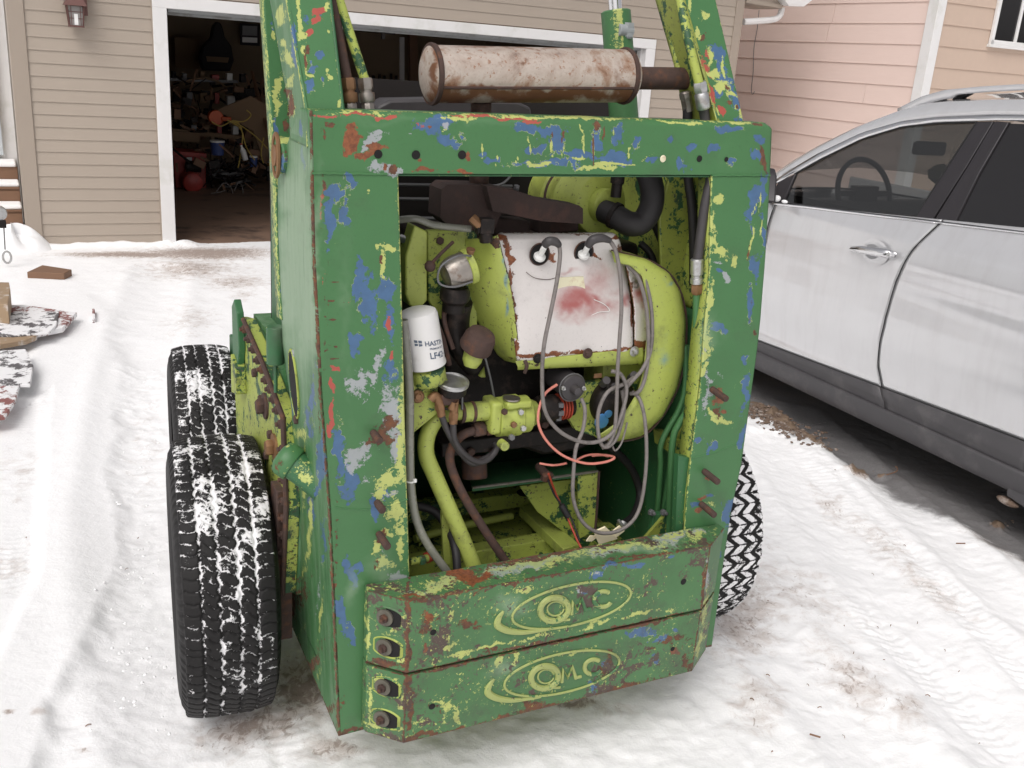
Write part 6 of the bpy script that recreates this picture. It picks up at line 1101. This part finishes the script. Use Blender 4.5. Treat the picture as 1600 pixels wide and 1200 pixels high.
for k in range(26):
    x = rr.uniform(328, 400); y = rr.uniform(252, 292); P_ = [Gv(x+rr.uniform(-16, 16), y+rr.uniform(-10, 8), 3.5+rr.uniform(-.2, .4)) for _ in range(5)]; part('cable', B().tube(P_, rr.uniform(.006, .016), 6), [M_HOSE, M_BLACKGREASE, M_RUBBER, M_GREY][k % 4], t)
for P_ in (((338, 300), (345, 290), (352, 286), (360, 292), (364, 302)), ((366, 298), (372, 286), (378, 290), (380, 302)), ((330, 302), (345, 300), (352, 297))): part('cable', B().tube([Gv(x, y, 3.1) for x, y in P_], .006, 6), M_WIRE, t)
ITEMS = [('black', M_BLACKT), ('grey', M_GREY), ('brown cardboard', M_CARD), ('red', M_RED), ('white', M_DIRTWHITE), ('greasy dark', M_BLACKGREASE)]
for r_, (row, y0, y1, v_) in enumerate((('on the top shelf', 108, 122, 4.6), ('hanging below the shelf', 140, 158, 4.4), ('standing on the bench top', 188, 204, 4.1))):
    for k, (cn, mt) in enumerate(ITEMS):
        x = 268+k*21+rr.uniform(-4, 4)+r_*5; w = rr.uniform(6, 13); h = (y1-y0)*rr.uniform(.6, 1.0); yb = y1+(x-262)*.06
        bi = part('small_box', slab([(x, yb-h), (x+w, yb-h+rr.uniform(-1, 1)), (x+w, yb), (x, yb)], v_, .12), mt, None, bevel=.004); bi.location = GA.O; bi.rotation_euler = (0, 0, GA.yaw)
        tag(bi, 'small %s box or part %s in the dim garage' % (cn, row), 'box', 'small boxes and parts cluttering the garage')
for nm_, mt, lb in (('dark_clutter', M_BLACKGREASE, 'dark jumble of tools and parts piled on the garage bench and floor'), ('brown_clutter', M_BROWNWOOD, 'brown jumble of boards and cartons piled in the garage')):
    cb = B(); r9 = np.random.default_rng(21 if mt is M_BROWNWOOD else 22)
    for k in range(150):
        x = r9.uniform(264, 426); y = r9.choice([r9.uniform(128, 212), r9.uniform(205, 300)]); p = Gv(x, y, r9.uniform(3.9, 5.2) if y < 240 else r9.uniform(3.3, 4.4)); a = r9.uniform(0, 6.3); L_ = r9.uniform(.05, .3)
        if k % 3: cb.tube([p, p+Vector((math.cos(a)*L_, r9.uniform(-.1, .1), math.sin(a)*L_))], r9.uniform(.005, .02), 5, smooth=False)
        else: cb.box(p, (r9.uniform(.04, .16), .1, r9.uniform(.04, .13)), Matrix.Rotation(r9.uniform(-.5, .5), 3, 'Y'))
    o = part(nm_, cb, mt); o.location = GA.O; o.rotation_euler = (0, 0, GA.yaw); o['kind'] = 'stuff'; o['label'] = lb
t = gt('bow_saw', 'long curved brown strap hanging above the bench', 'strap'); part('strap', B().tube([Gv(x, y, 4.5) for x, y in ((286, 132), (300, 124), (325, 123), (345, 130), (360, 145), (368, 158))], .014, 6), M_CARD, t)
# right part, seen over the loader's beam
t = gt('tan_wall_panel', 'large tan board on the garage back wall above the hanging tools', 'board'); part('panel', slab([(556, 50), (624, 55), (624, 113), (558, 110)], 6.2, .02), M_PLY, t); part('batten', slab([(625, 58), (632, 58), (632, 160), (625, 160)], 6.15, .04), M_WTRIM, t)
t = gt('tool_board', 'board with dark tools hanging in a row behind the loader', 'tool board'); part('backing', slab([(570, 111), (636, 114), (636, 176), (570, 176)], 6.2, .02), M_PLY, t)
for x, y0, y1, w in ((574, 116, 150, 3), (582, 118, 158, 4), (592, 116, 146, 3), (599, 118, 160, 4), (610, 115, 150, 3), (618, 118, 140, 3)): part('hand_tool', slab([(x, y0), (x+w, y0), (x+w+1, y1), (x-1, y1)], 6.1, .03), M_BLACKGREASE, t)
t = gt('wooden_post', 'brown wooden post inside the garage', 'post'); part('post', slab([(640, 50), (652, 52), (655, 180), (643, 180)], 5.9, .08), M_BROWNWOOD, t)
t = gt('step_ladder', 'brown folding ladder in the dark of the garage right of the muffler', 'ladder'); 
for P_ in (((898, 175), (908, 148)), ((915, 175), (908, 148)), ((905, 176), (918, 150))): part('rail', B().tube([Gv(*P_[0], 3.0), Gv(*P_[1], 3.0)], .014, 4, smooth=False), M_BROWNWOOD, t)

# ================================================================== HOUSE AT THE LEFT EDGE, STEPS
HS = thing('house_entry', 'pale entry wall and white door left of the garage corner', 'house', GA)
part('wall', B().b2((-3.5, 1.2, -.1), (.13, 1.4, 3.2)), M_WTRIM, HS)
part('door', B().b2((-1.5, 1.14, .62), (.02, 1.2, 2.6)), simple('pale_blue_grey_door', (.52, .56, .58), .5), HS, bevel=.004)
part('door_sill', B().b2((-1.6, 1.05, .585), (-.05, 1.2, .615)), M_GREYSTEEL, HS)
for z_, v_ in ((.565, .90),): part('snow_cap', B().b2((-1.8, v_-.02, z_-.02), (.11, 1.2, z_+.02)), M_FLUFF, HS, bevel=.012)
ST = thing('entry_steps', 'brown wooden steps with snow on every tread at the left edge', 'steps', GA)
for i in range(3):
    z1 = .55-.16*i; v_ = .90-.26*i
    part('riser', B().b2((-1.8, v_-.28*0, z1-.15), (.12, v_+.03, z1-.005)), M_BROWNWOOD, ST, bevel=.003)
    part('tread', B().b2((-1.8, v_-.26, z1-.19), (.12, v_, z1-.15)), M_BROWNWOOD, ST, bevel=.003)
    part('snow_cap', B().b2((-1.8, v_-.262, z1-.15), (.12, v_, z1-.115)), M_FLUFF, ST, bevel=.014)
bb = B(); rr = np.random.default_rng(4)
hb = B(); bc_ = GA.v(20, 378, -.05); hb.grid([[(bc_[0]+r*math.cos(a)*1.2, bc_[1]+r*math.sin(a), bc_[2]-.06+.16*max(0, 1-(r/.26)**2)*(1+.3*math.sin(3*a+9*r)+.15*math.sin(7*a)) ) for a in np.linspace(0, 2*math.pi, 40)] for r in np.linspace(.001, .27, 14)]); sn = part('snow_heap', hb, M_FLUFF); sn.location = GA.O; sn.rotation_euler = (0, 0, GA.yaw); tag(sn, 'rounded heap of snow at the foot of the steps beside the garage corner', 'snow heap')
# pulley and hook standing at the left edge
HK = thing('pulley_hook', 'grey pulley with a ring hanging on a thin rod at the left edge', 'hook', GA)
hv = -.9
part('pulley_block', B().lathe([(.0, 0), (.05, .005), (.055, .02), (.055, .04), (.05, .055), (0, .06)], Gv(-1, 334, hv), (0, 1, 0), 18), M_STEEL, HK); part('shackle', B().box(Gv(4, 350, hv), (.05, .03, .06)), M_BLACKGREASE, HK, bevel=.006)
part('rod', B().tube([Gv(6, 355, hv), Gv(8, 390, hv)], .005, 6, smooth=False), M_GREY, HK); c = Gv(11, 402, hv); part('ring', B().tube([c+Vector((.028*math.cos(a), 0, .045*math.sin(a))) for a in np.linspace(0, 2*math.pi, 18)[:-1]], .008, 6, closed=True), M_STEEL, HK)

# --- boards and sheets lying on the snow on the left
def flat(name, pix, z, th, mat, label, cat, cap=None):
    P = [Vector(ground_pt(x, y, z)) for x, y in pix]; c = sum(P, Vector())/len(P); b = B()
    b.prism([p-c for p in P], (0, 0, -th)); o = part(name, b, mat, None, bevel=.004); o.location = c; tag(o, label, cat); return o
flat('dark_board', [(42, 425), (66, 414), (112, 421), (100, 427)], .05, .05, M_BROWNWOOD, 'dark brown board end poking out of the snow near the garage wall', 'board')
flat('timber_block', [(-30, 470), (-30, 440), (14, 441), (16, 452), (12, 476)], .22, .12, M_TIMBER, 'pale timber block with snow on top at the left edge', 'timber')
flat('red_sheet', [(-60, 520), (-50, 478), (36, 476), (120, 488), (98, 512), (40, 524)], .085, .03, M_REDBOARD, 'red sheet under the snow showing a red rim around the dark board', 'sheet')
flat('grey_board', [(-60, 522), (-50, 490), (92, 486), (88, 508), (76, 519), (20, 524)], .10, .015, M_DARKBOARD, 'grey board dusted with snow lying on the red sheet', 'board')
flat('plywood_strip', [(-60, 540), (-60, 526), (58, 524), (40, 531), (-20, 541)], .088, .03, M_TIMBER, 'narrow plywood strip between the two snowy grey boards', 'plywood')
flat('grey_board', [(-60, 600), (-60, 552), (40, 545), (52, 570), (47, 600)], .085, .02, M_DARKBOARD, 'square dark board mostly covered with snow below the plywood strip', 'board')
flat('red_sheet', [(-60, 660), (-60, 603), (30, 602), (24, 625), (8, 650)], .082, .02, M_REDBOARD, 'lower red sheet under snow at the left edge', 'sheet')
# red steel stake in the drift
o = flat('red_post', [(144, 498), (144, 482), (148, 482), (149, 497)], .05, .03, M_REDBOARD, 'thin red edge sticking out of the snow right of the boards', 'stake')

# dirt clods and sticks on the snow
rr = np.random.default_rng(17)
def clod_mesh(seed):
    r_ = np.random.default_rng(seed); bm = bmesh.new(); bmesh.ops.create_icosphere(bm, subdivisions=2, radius=1)
    for v in bm.verts: v.co *= 1+r_.uniform(-.28, .28); v.co.z *= .55
    me = bpy.data.meshes.new('clod'); bm.to_mesh(me); bm.free(); me.materials.append(M_DIRT); return me
cm = [clod_mesh(i) for i in range(5)]
b = B()
for k in range(420):
    t = rr.beta(1.1, 1.6); x = 1176+t*120+rr.normal(0, 7); y = 640+t*60+rr.normal(0, 7)
    if k > 380: x, y = [(1335, 735), (1560, 818), (1330, 737), (1385, 735), (1590, 765)][k % 5]; x += rr.normal(0, 13); y += rr.normal(0, 3)
    p = ground_pt(x, y, .01); s_ = rr.uniform(.003, .013)*(1 if k < 380 else .5); me = cm[k % 5]
    b.add([Vector(p)+v.co*s_ for v in me.vertices], [tuple(f.vertices) for f in me.polygons])
o = part('dirt_clods', b, M_DIRT); o['kind'] = 'stuff'; o['label'] = 'brown frozen dirt thrown up along the edge of the driveway'
b = B()
for k in range(30):
    x, y = [(rr.uniform(1180, 1580), rr.uniform(760, 1180)), (rr.uniform(1150, 1500), rr.uniform(900, 1190)), (rr.uniform(10, 240), rr.uniform(700, 1190))][k % 3 if k % 7 else 0]
    p = Vector(ground_pt(x, y, .006)); a = rr.uniform(0, 3.1); L_ = rr.uniform(.004, .016); b.tube([p, p+Vector((math.cos(a)*L_*.5, math.sin(a)*L_*.5, .004)), p+Vector((math.cos(a+.12)*L_, math.sin(a+.12)*L_, .001))], rr.uniform(.0008, .0016), 5)
for P_ in (((1385, 742), (1400, 737), (1402, 731), (1399, 729)), ((1265, 1147), (1282, 1152)), ((1494, 849), (1508, 849))): b.tube([Vector(ground_pt(x, y, .02)) for x, y in P_], .003, 6)
o = part('twigs', b, M_BROWNWOOD); o['kind'] = 'stuff'; o['label'] = 'small twigs and crumbs of dirt on the snow'
bm_ = B()
for k in range(150):
    x = rr.uniform(190, 260)+rr.normal(0, 22); y = rr.uniform(480, 1150); p = ground_pt(x-10*(y > 900), y, .02); s_ = rr.uniform(.002, .006); me = cm[k % 5]; bm_.add([Vector(p)+v.co*s_ for v in me.vertices], [tuple(f.vertices) for f in me.polygons])
me_ = mk_mesh('snow_crumbs', bm_, M_FLUFF); o = part('snow_crumbs', me_, M_FLUFF); o['kind'] = 'stuff'; o['label'] = 'crumbs of broken snow along the edge of the smooth bank'

# ================================================================== THE NEIGHBOUR'S HOUSE
NB = Frame(np.array([4.28, 11.35, 0]), _gy)      # corner; its long pink wall runs forward, the tan wall to the right
H2 = thing('neighbour_house', 'neighbouring house with pink hardboard siding on one wall and tan siding round the white corner', 'house', NB)
corner = NB.v(1453, 75, 0)
cu = corner[0]
def lap(L, h, mat, axis, key):
    k = ('n', axis, round(L, 2)); 
    if k not in _pl:
        sec = [(-.002, h+.01), (-.012, .006), (-.014, 0), (.002, 0), (.002, h+.01)]; n = len(sec); b = B()
        f = (lambda l, y, z: (l, y, z)) if axis == 'u' else (lambda l, y, z: (y, l, z))
        b.add([f(0, y, z) for y, z in sec]+[f(L, y, z) for y, z in sec], [(i, (i+1) % n, n+(i+1) % n, n+i) for i in range(n)]+[tuple(range(n-1, -1, -1)), tuple(range(n, 2*n))]); _pl[k] = mk_mesh('siding_board', b, mat, False)
    o = bpy.data.objects.new('siding_board', _pl[k]); COL.objects.link(o); o.parent = H2; return o
zs_ = sorted(NB.u(1440, y, cu)[2] for y in (2.5, 36, 70, 103.6, 136.6)); ex = (zs_[-1]-zs_[0])/4; zb = zs_[0]-7*ex
rr = np.random.default_rng(9)
for k in range(19):
    z = zb+k*ex; v0 = 0; L_tot = 9.0; cut = [0]+sorted(rr.uniform(.8, 3.4, 1).tolist()+[4.5+rr.uniform(-.8, 1.2)])+[L_tot]
    for a, c in zip(cut[:-1], cut[1:]): o = lap(round(c-a-.004, 2), ex, M_PINK, 'v', 0); o.location = (cu, a, z)
    o = lap(4.2, ex, M_TAN, 'u', 0); o.location = (cu+.0, -.0, z)
part('corner_board', B().b2((cu-.035, -.035, -.1), (cu+.09, .10, 4.6)), M_WTRIM, H2, bevel=.004)
part('wall', B().b2((cu+.003, .003, -.1), (cu+4.2, 9, 4.6)), M_TAN, H2)
part('foundation', B().b2((cu+.001, .001, -.3), (cu+4.2, 9, zb)), M_GREY, H2)
wp = [NB.v(x, y, -.03) for x, y in ((1562, -60), (1546, 69), (1640, 92), (1660, -60))]
x0 = wp[1][0]; zb_ = wp[1][2]
WN = part('window', B().b2((x0, -.045, zb_), (x0+1.1, -.01, zb_+.05)).b2((x0, -.045, zb_), (x0+.05, -.01, zb_+1.3)).b2((x0+.4, -.04, zb_), (x0+.44, -.01, zb_+1.3)).b2((x0, -.045, zb_+1.25), (x0+1.1, -.01, zb_+1.3)), M_WTRIM, H2, bevel=.004)
part('window_sill', B().b2((x0-.02, -.06, zb_-.03), (x0+1.12, -.01, zb_)), M_WTRIM, WN, bevel=.003); part('pane', B().b2((x0+.05, -.02, zb_+.05), (x0+1.05, -.012, zb_+1.25)), M_PGLASS, WN)
part('cable', B().tube([NB.u(x, y, cu-.04) for x, y in ((1186, 16), (1183, 45), (1178, 75), (1177, 110), (1174, 140), (1176, 147), (1179, 143))], .0045, 6), M_GREY, H2, label='thin cable hanging down the pink wall, hooked at its end')
part('yellow_post', B().add([(0, 0, 0)], []), M_YCORD) if 0 else None

# ================================================================== THE CAR
C_ = thing('silver_suv', 'silver white sport utility car with grey lower cladding and chrome handles parked beside the loader', 'car', CA)
def cu_z(z): return np.interp(z, [.2, .30, .36, .42, .55, .75, .9, 1.02, 1.12, 1.2, 1.3, 1.7], [.09, .035, .015, .028, .008, -.012, -.004, .004, .022, .055, .095, .27])
def belt(v): return 1.145+(1.70-v)*.089 if v > .1 else 1.287+(.1-v)*.05
def lowb(v): return .365+(1.64-v)*.0365
seam = np.array([CA.u(x, y, .0) for x, y in ((1455, 345), (1420, 395), (1400, 440), (1385, 500), (1368, 570), (1371, 600), (1380, 628))])
def seam_v(z): o_ = np.argsort(seam[:, 2]); return np.interp(z, seam[o_, 2], seam[o_, 1])
def body_panel(name, fl, fr, zlo, zhi, n=44, m=50, mat=M_CARPAINT, off=0., label=None, cut=None):
    G = []
    for i in range(n):
        t = i/(n-1); row = []
        for j in range(m):
            s_ = j/(m-1); v_ = fl(zlo(0)+t*.8)+(fr(zlo(0)+t*.8)-fl(zlo(0)+t*.8))*s_
            for _ in range(2): z = zlo(v_)+(zhi(v_)-zlo(v_))*t; v_ = fl(z)+(fr(z)-fl(z))*s_
            # a shoulder crease and a shallow scoop along the doors
            u_ = cu_z(z)+off+.010*math.exp(-((z-.93)/.05)**2)*math.exp(-((v_+.2)/1.0)**2)-.012*math.exp(-((z-.62)/.09)**2)+.004*math.sin((z-.5)*9)
            if v_ > 1.7: u_ += .02*(v_-1.7)**2
            if v_ < -.5: u_ += .03*(v_+.5)**2
            row.append((u_, v_, z))
        G.append(row)
    b = B().grid(G)
    if cut: b.f = [f for f in b.f if not cut(np.mean([b.v[i] for i in f], axis=0))]
    o = part(name, b, mat, C_, label)
    if sum(p.normal.x for p in o.data.polygons) > 0: o.data.flip_normals()
    md = o.modifiers.new('thick', 'SOLIDIFY'); md.thickness = .006; md.offset = -1
    return o
arch = lambda cv_, cz_, r: (lambda p: (p[1]-cv_)**2+(p[2]-cz_)**2 < r*r)
K = lambda v: (lambda z: v)
body_panel('front_door', lambda z: seam_v(z)+.003, K(1.72), lowb, belt)
body_panel('rear_door', K(-.10), lambda z: seam_v(z)-.003, lowb, belt)
body_panel('rear_quarter', K(-1.75), K(-.106), lowb, belt, cut=arch(-.60, .36, .44))
body_panel('front_fender', K(1.726), K(3.0), lambda v: .38, lambda v: 1.14-.06*max(0, v-1.7), cut=arch(2.2, .36, .44))
clo = lambda v: lowb(v)-.135
body_panel('door_cladding', lambda z: seam_v(z)+.003, K(1.72), clo, lambda v: lowb(v)+.002, 12, 30, M_CLAD, -.010)
body_panel('door_cladding', K(-.10), lambda z: seam_v(z)-.003, clo, lambda v: lowb(v)+.002, 12, 30, M_CLAD, -.010)
part('rocker_panel', B().prism([(.005, 1.78, .30), (.005, 1.78, .235), (.03, 1.78, .19), (.2, 1.78, .19), (.2, 1.78, .35)], (0, -1.98, 0)), M_CLAD, C_, bevel=.008)
def bu(v_, z): return float(cu_z(z))+.010*math.exp(-((z-.93)/.05)**2)*math.exp(-((v_+.2)/1.0)**2)-.012*math.exp(-((z-.62)/.09)**2)+.004*math.sin((z-.5)*9)
part('door_seam', B().tube([(bu(seam_v(z), z)+.0015, seam_v(z), z) for z in np.linspace(.235, 1.235, 40)], .0042, 6, smooth=False), M_GASKET, C_)
part('door_seam', B().tube([(bu(1.723, z)+.001, 1.723, z) for z in np.linspace(.235, 1.14, 20)], .004, 6, smooth=False), M_GASKET, C_)
part('cladding_seam', B().tube([(bu(v_, lowb(v_))-.004, v_, lowb(v_)+.002) for v_ in np.linspace(-.1, 1.72, 20)], .003, 6, smooth=False), M_GASKET, C_)
part('gap_backing', B().grid([[(cu_z(z)+.02, v_, z) for v_ in (-.3, 1.9)] for z in np.linspace(.25, 1.2, 14)]), M_GASKET, C_)
part('mud_guard', B().prism([(.02, -.02, .30), (.02, -.22, .42), (.02, -.25, .14), (.02, -.05, .17)], (.08, 0, 0)), M_CLAD, C_, bevel=.006)
part('snow_lump', B().ball((.04, -.05, .14), .035, (.6, 1.6, .5), 12), M_DIRT, C_)
# window line
def gl(px, py, d=0.):
    z = 1.4
    for _ in range(8): u_ = float(cu_z(z))+.0; p = CA.u(px, py, u_+d); z = p[2]
    return p
fwin = [(1243, 271), (1290, 245), (1346, 217), (1409, 198), (1465, 192), (1526, 191), (1480, 262), (1432, 338), (1370, 333), (1304, 326), (1265, 321), (1222, 318), (1228, 295)]
part('front_side_window', B().prism([gl(x, y, .012) for x, y in fwin], (.004, 0, 0)), M_GLASS, C_)
part('window_seal', B().tube([gl(x, y, .006) for x, y in fwin], .006, 6, closed=True, smooth=False), M_GASKET, C_)
rwin = [(1575, 193), (1640, 195), (1700, 205), (1700, 372), (1600, 358), (1545, 351), (1491, 345), (1530, 270)]
part('rear_side_window', B().prism([gl(x, y, .012) for x, y in rwin], (.004, 0, 0)), M_PGLASS, C_)
part('window_pillar', B().prism([gl(x, y, .002) for x, y in ((1527, 190), (1552, 189.5), (1510, 260), (1457, 343), (1430, 340), (1480, 262))], (.02, 0, 0)), M_BPILLAR, C_, bevel=.003)
part('window_pillar', B().prism([gl(x, y, .002) for x, y in ((1554, 189.5), (1576, 191), (1530, 270), (1492, 347), (1460, 343.5), (1512, 260))], (.02, 0, 0)), M_BPILLAR, C_, bevel=.003)
part('sail_panel', B().prism([gl(x, y, .000) for x, y in ((1216, 284), (1243, 271), (1222, 319), (1200, 316))], (.02, 0, 0)), M_BPILLAR, C_, bevel=.003)
top_o = [(1208, 283), (1240, 262), (1276, 240.5), (1346, 207), (1409, 189), (1465, 182.7), (1556, 179.5), (1640, 181), (1720, 186)]
top_i = [(1210, 289), (1242, 270), (1279, 249), (1347, 216), (1409, 197.5), (1465, 191), (1556, 188.5), (1640, 191), (1720, 196)]
b = B().grid([[gl(*o_, -.004), gl((o_[0]+i_[0])/2, (o_[1]+i_[1])/2, -.008), gl(*i_, -.002)] for o_, i_ in zip(rsm(top_o, 40), rsm(top_i, 40))]); part('roof_chrome_strip', b, M_CHROME, C_, solid=.004)
b = B().grid([[gl(*o_, -.004), gl(o_[0], o_[1]+2.5, -.008), gl(o_[0], o_[1]+5.5, -.002)] for o_ in rsm([(1204, 315), (1260, 320.5), (1304, 326), (1370, 334), (1432, 341), (1491, 348), (1600, 361), (1720, 377)], 40)]); part('belt_chrome_strip', b, M_CHROME, C_, solid=.004)
# roof: cantrail, roof skin and the far side
sil = [(1206, 276), (1216, 269.5), (1250, 246), (1283, 227.5), (1339, 199.5), (1409, 171), (1447, 160), (1482, 156), (1560, 153), (1640, 153), (1720, 156)]
def rl(px, py):
    z = 1.5
    for _ in range(6): p = CA.u(px, py, np.interp(z, [1.2, 1.72], [.12, .34])); z = p[2]
    return p
W_ = 1.80; si = rsm(sil, 44); to = rsm(top_o, 44); G = []
for a_, c_ in zip(si, to):
    A1 = np.array(gl(*c_, .0)); A2 = np.array(rl(*a_)); row = [A1, A1*.66+A2*.34+np.array([-.012, 0, .010]), A1*.33+A2*.67+np.array([-.012, 0, .014]), A2]
    for t in (.1, .25, .5, .75, .9): q = A2.copy(); q[0] = A2[0]+(W_-2*A2[0])*t; q[2] += .05*math.sin(math.pi*t); q[1] += .12*math.sin(math.pi*t); row.append(q)
    B2 = A2.copy(); B2[0] = W_-A2[0]; B1 = A1.copy(); B1[0] = W_-A1[0]; row += [B2, B1]; G.append(row)
G = np.array(G)
# the windscreen takes the first stretch, so the roof skin proper starts farther back
ws = 17
part('cant_rail', B().grid(G[:, :4]), M_CARPAINT, C_, solid=.01); part('far_cant_rail', B().grid(G[:, -2:]), M_CARPAINT, C_, solid=.01)
part('roof_skin', B().grid(G[ws:, 3:-1]), M_CARPAINT, C_); part('windscreen', B().grid(G[:ws+1, 3:-1]), M_GLASS, C_)
part('roof_lining', B().grid(G[ws:, 1:-1]-np.array([0, 0, .03])), M_GREYCAB, C_)
# roof rail
rv = lambda x, y: CA.u(x, y, .36)
rail = [(1409, 170), (1447, 151), (1482, 141), (1540, 135.5), (1600, 132), (1720, 130)]
o = part('roof_rail', B().grid([[rv(x, y), rv(x, y+(4 if x > 1500 else 6+.0)), rv(x, y+(9 if x > 1500 else 14))] for x, y in rsm(rail, 40)]), M_CARPAINT, C_, solid=.03)
part('rail_foot', B().prism([rv(x, y) for x, y in ((1486, 156), (1507, 145), (1520, 143.5), (1500, 154))], (.03, 0, 0)), M_GASKET, C_)
# door handle
hc = lambda x, y, d=-.012: CA.u(x, y, cu_z(1.03)+d-(.0 if d in (-.014, -.0175) else .008))
part('handle_recess', B().lathe([(.062, -.001), (.060, -.0035), (.05, -.001), (.03, .002), (0, .003)], hc(1365, 394, -.014), (-1, 0, 0), 30, 1.55), M_CARPAINT, C_)
part('handle_bowl', B().lathe([(.036, 0), (.033, .001), (0, .0012)], hc(1362, 393, -.0175), (-1, 0, 0), 26, 1.35), simple('recess_silver', (.30, .30, .31), .35, .3), C_)
HD = part('door_handle', B().tube([hc(1331, 389, -.012), hc(1345, 390, -.035), hc(1365, 393, -.042), hc(1385, 396, -.038), hc(1398, 399, -.014)], [.012, .019, .021, .022, .017], 14), M_CHROME, C_)
part('lock_cylinder', B().lathe([(.011, 0), (.010, .003), (0, .0035)], hc(1388, 397, -.058), (-1, 0, 0), 16), M_STEEL, HD)
# mirror
mp = [gl(x, y, -.1) for x, y in ((1205, 262), (1213, 264), (1216, 275), (1214, 318), (1206, 318))]
part('wing_mirror', B().prism(mp, (-.12, .10, 0)), M_BPILLAR, C_, bevel=.02)
part('mirror_snow', B().ball(gl(1214, 310, -.03), .022, (1, 1, .8), 12).ball(gl(1226, 315, -.015), .014, (1, 1.6, .7), 10), M_FLUFF, C_)
# inside of the car
part('dashboard', B().prism([(.25, 1.25, .75), (.25, 1.25, 1.12), (.25, 1.50, 1.19), (.25, 2.1, 1.12), (.25, 2.1, .75)], (1.35, 0, 0)), M_GREYCAB, C_, bevel=.03)
c = Vector(CA.u(1350, 302, .50)); e1 = Vector((1, 0, 0)); e2 = Vector((0, .35, .94)).normalized()
part('steering_wheel', B().tube([c+(e1*math.cos(a)+e2*math.sin(a))*.19 for a in np.linspace(0, 2*math.pi, 28)[:-1]], .015, 8, closed=True).box(c, (.16, .05, .08)).box(c+Vector((0, 0, 0)), (.36, .02, .03)), M_BPILLAR, C_)
for u_, nm in ((.42, 'front_seat'), (1.05, 'front_seat')):
    part(nm, B().prism([(u_, .62, .55), (u_, .40, 1.30), (u_, .28, 1.28), (u_, .45, .55)], (.48, 0, 0)).b2((u_+.12, .27, 1.3), (u_+.36, .40, 1.5)), M_BPILLAR, C_, bevel=.03)
part('rear_bench', B().prism([(.25, -.35, .55), (.25, -.55, 1.3), (.25, -.7, 1.3), (.25, -.6, .55)], (1.3, 0, 0)), M_BPILLAR, C_, bevel=.03)
part('rear_view_mirror', B().box(CA.u(1452, 232, .80), (.24, .03, .075)), M_GREYCAB, C_, bevel=.015)
part('hanging_ornament', B().lathe([(0, 0), (.05, .02), (.07, .06), (.04, .10), (0, .12)], CA.u(1462, 288, .9), (.3, 0, 1), 14), simple('olive_cloth', (.13, .115, .03), .8), C_)
# rest of the shell
part('bonnet', B().grid([[(.05+1.7*s_, 2.2+.0*s_+(t*1.0)*(1-.15*(2*s_-1)**2), 1.10+.06*math.sin(math.pi*s_)-.26*t**2.2) for s_ in np.linspace(0, 1, 14)] for t in np.linspace(-.45, 1, 14)]), M_CARPAINT, C_, solid=.01)
part('front_bumper', B().prism([(.06, 3.0, .25), (.06, 3.0, .85), (.25, 3.18, .85), (.9, 3.3, .85), (1.55, 3.18, .85), (1.74, 3.0, .85), (1.74, 3.0, .25)], (0, -.1, 0)).b2((.1, 2.9, .25), (1.7, 3.1, .85)), M_CARPAINT, C_, bevel=.03)
part('rear_bumper', B().b2((.08, -1.9, .35), (1.72, -1.72, 1.0)), M_CARPAINT, C_, bevel=.04)
part('tailgate', B().prism([(.12, -1.75, 1.0), (1.68, -1.75, 1.0), (1.5, -1.45, 1.62), (.3, -1.45, 1.62)], (0, -.03, 0)), M_CARPAINT, C_)
part('far_side', B().b2((1.76, -1.7, .3), (1.79, 3.0, 1.15)), M_CARPAINT, C_, bevel=.01)
part('underbody', B().b2((.12, -1.7, .22), (1.68, 2.95, .34)), M_GASKET, C_)
part('floor_pan', B().b2((.1, -1.6, .34), (1.7, 1.9, .45)), M_GREYCAB, C_)
cw = tyre_mesh('car_tyre', R=.345, W=.215, seed=12, NA=360)
for u_, v_ in ((.115, 2.2), (.115, -.60), (1.68, 2.2), (1.68, -.60)):
    w = bpy.data.objects.new('wheel', mk_mesh('wheel', B().lathe([(.24, -.09), (.245, -.08), (.22, -.05), (.06, -.06), (.05, -.075), (0, -.078)], (0, 0, 0), (-1 if u_ > 1 else 1, 0, 0), 30), M_STEEL)); COL.objects.link(w); w.parent = C_; w.location = (u_, v_, .335); part('tyre', cw, M_TYRE, w)
for m_ in bpy.data.meshes:
    if m_.users == 0: bpy.data.meshes.remove(m_)
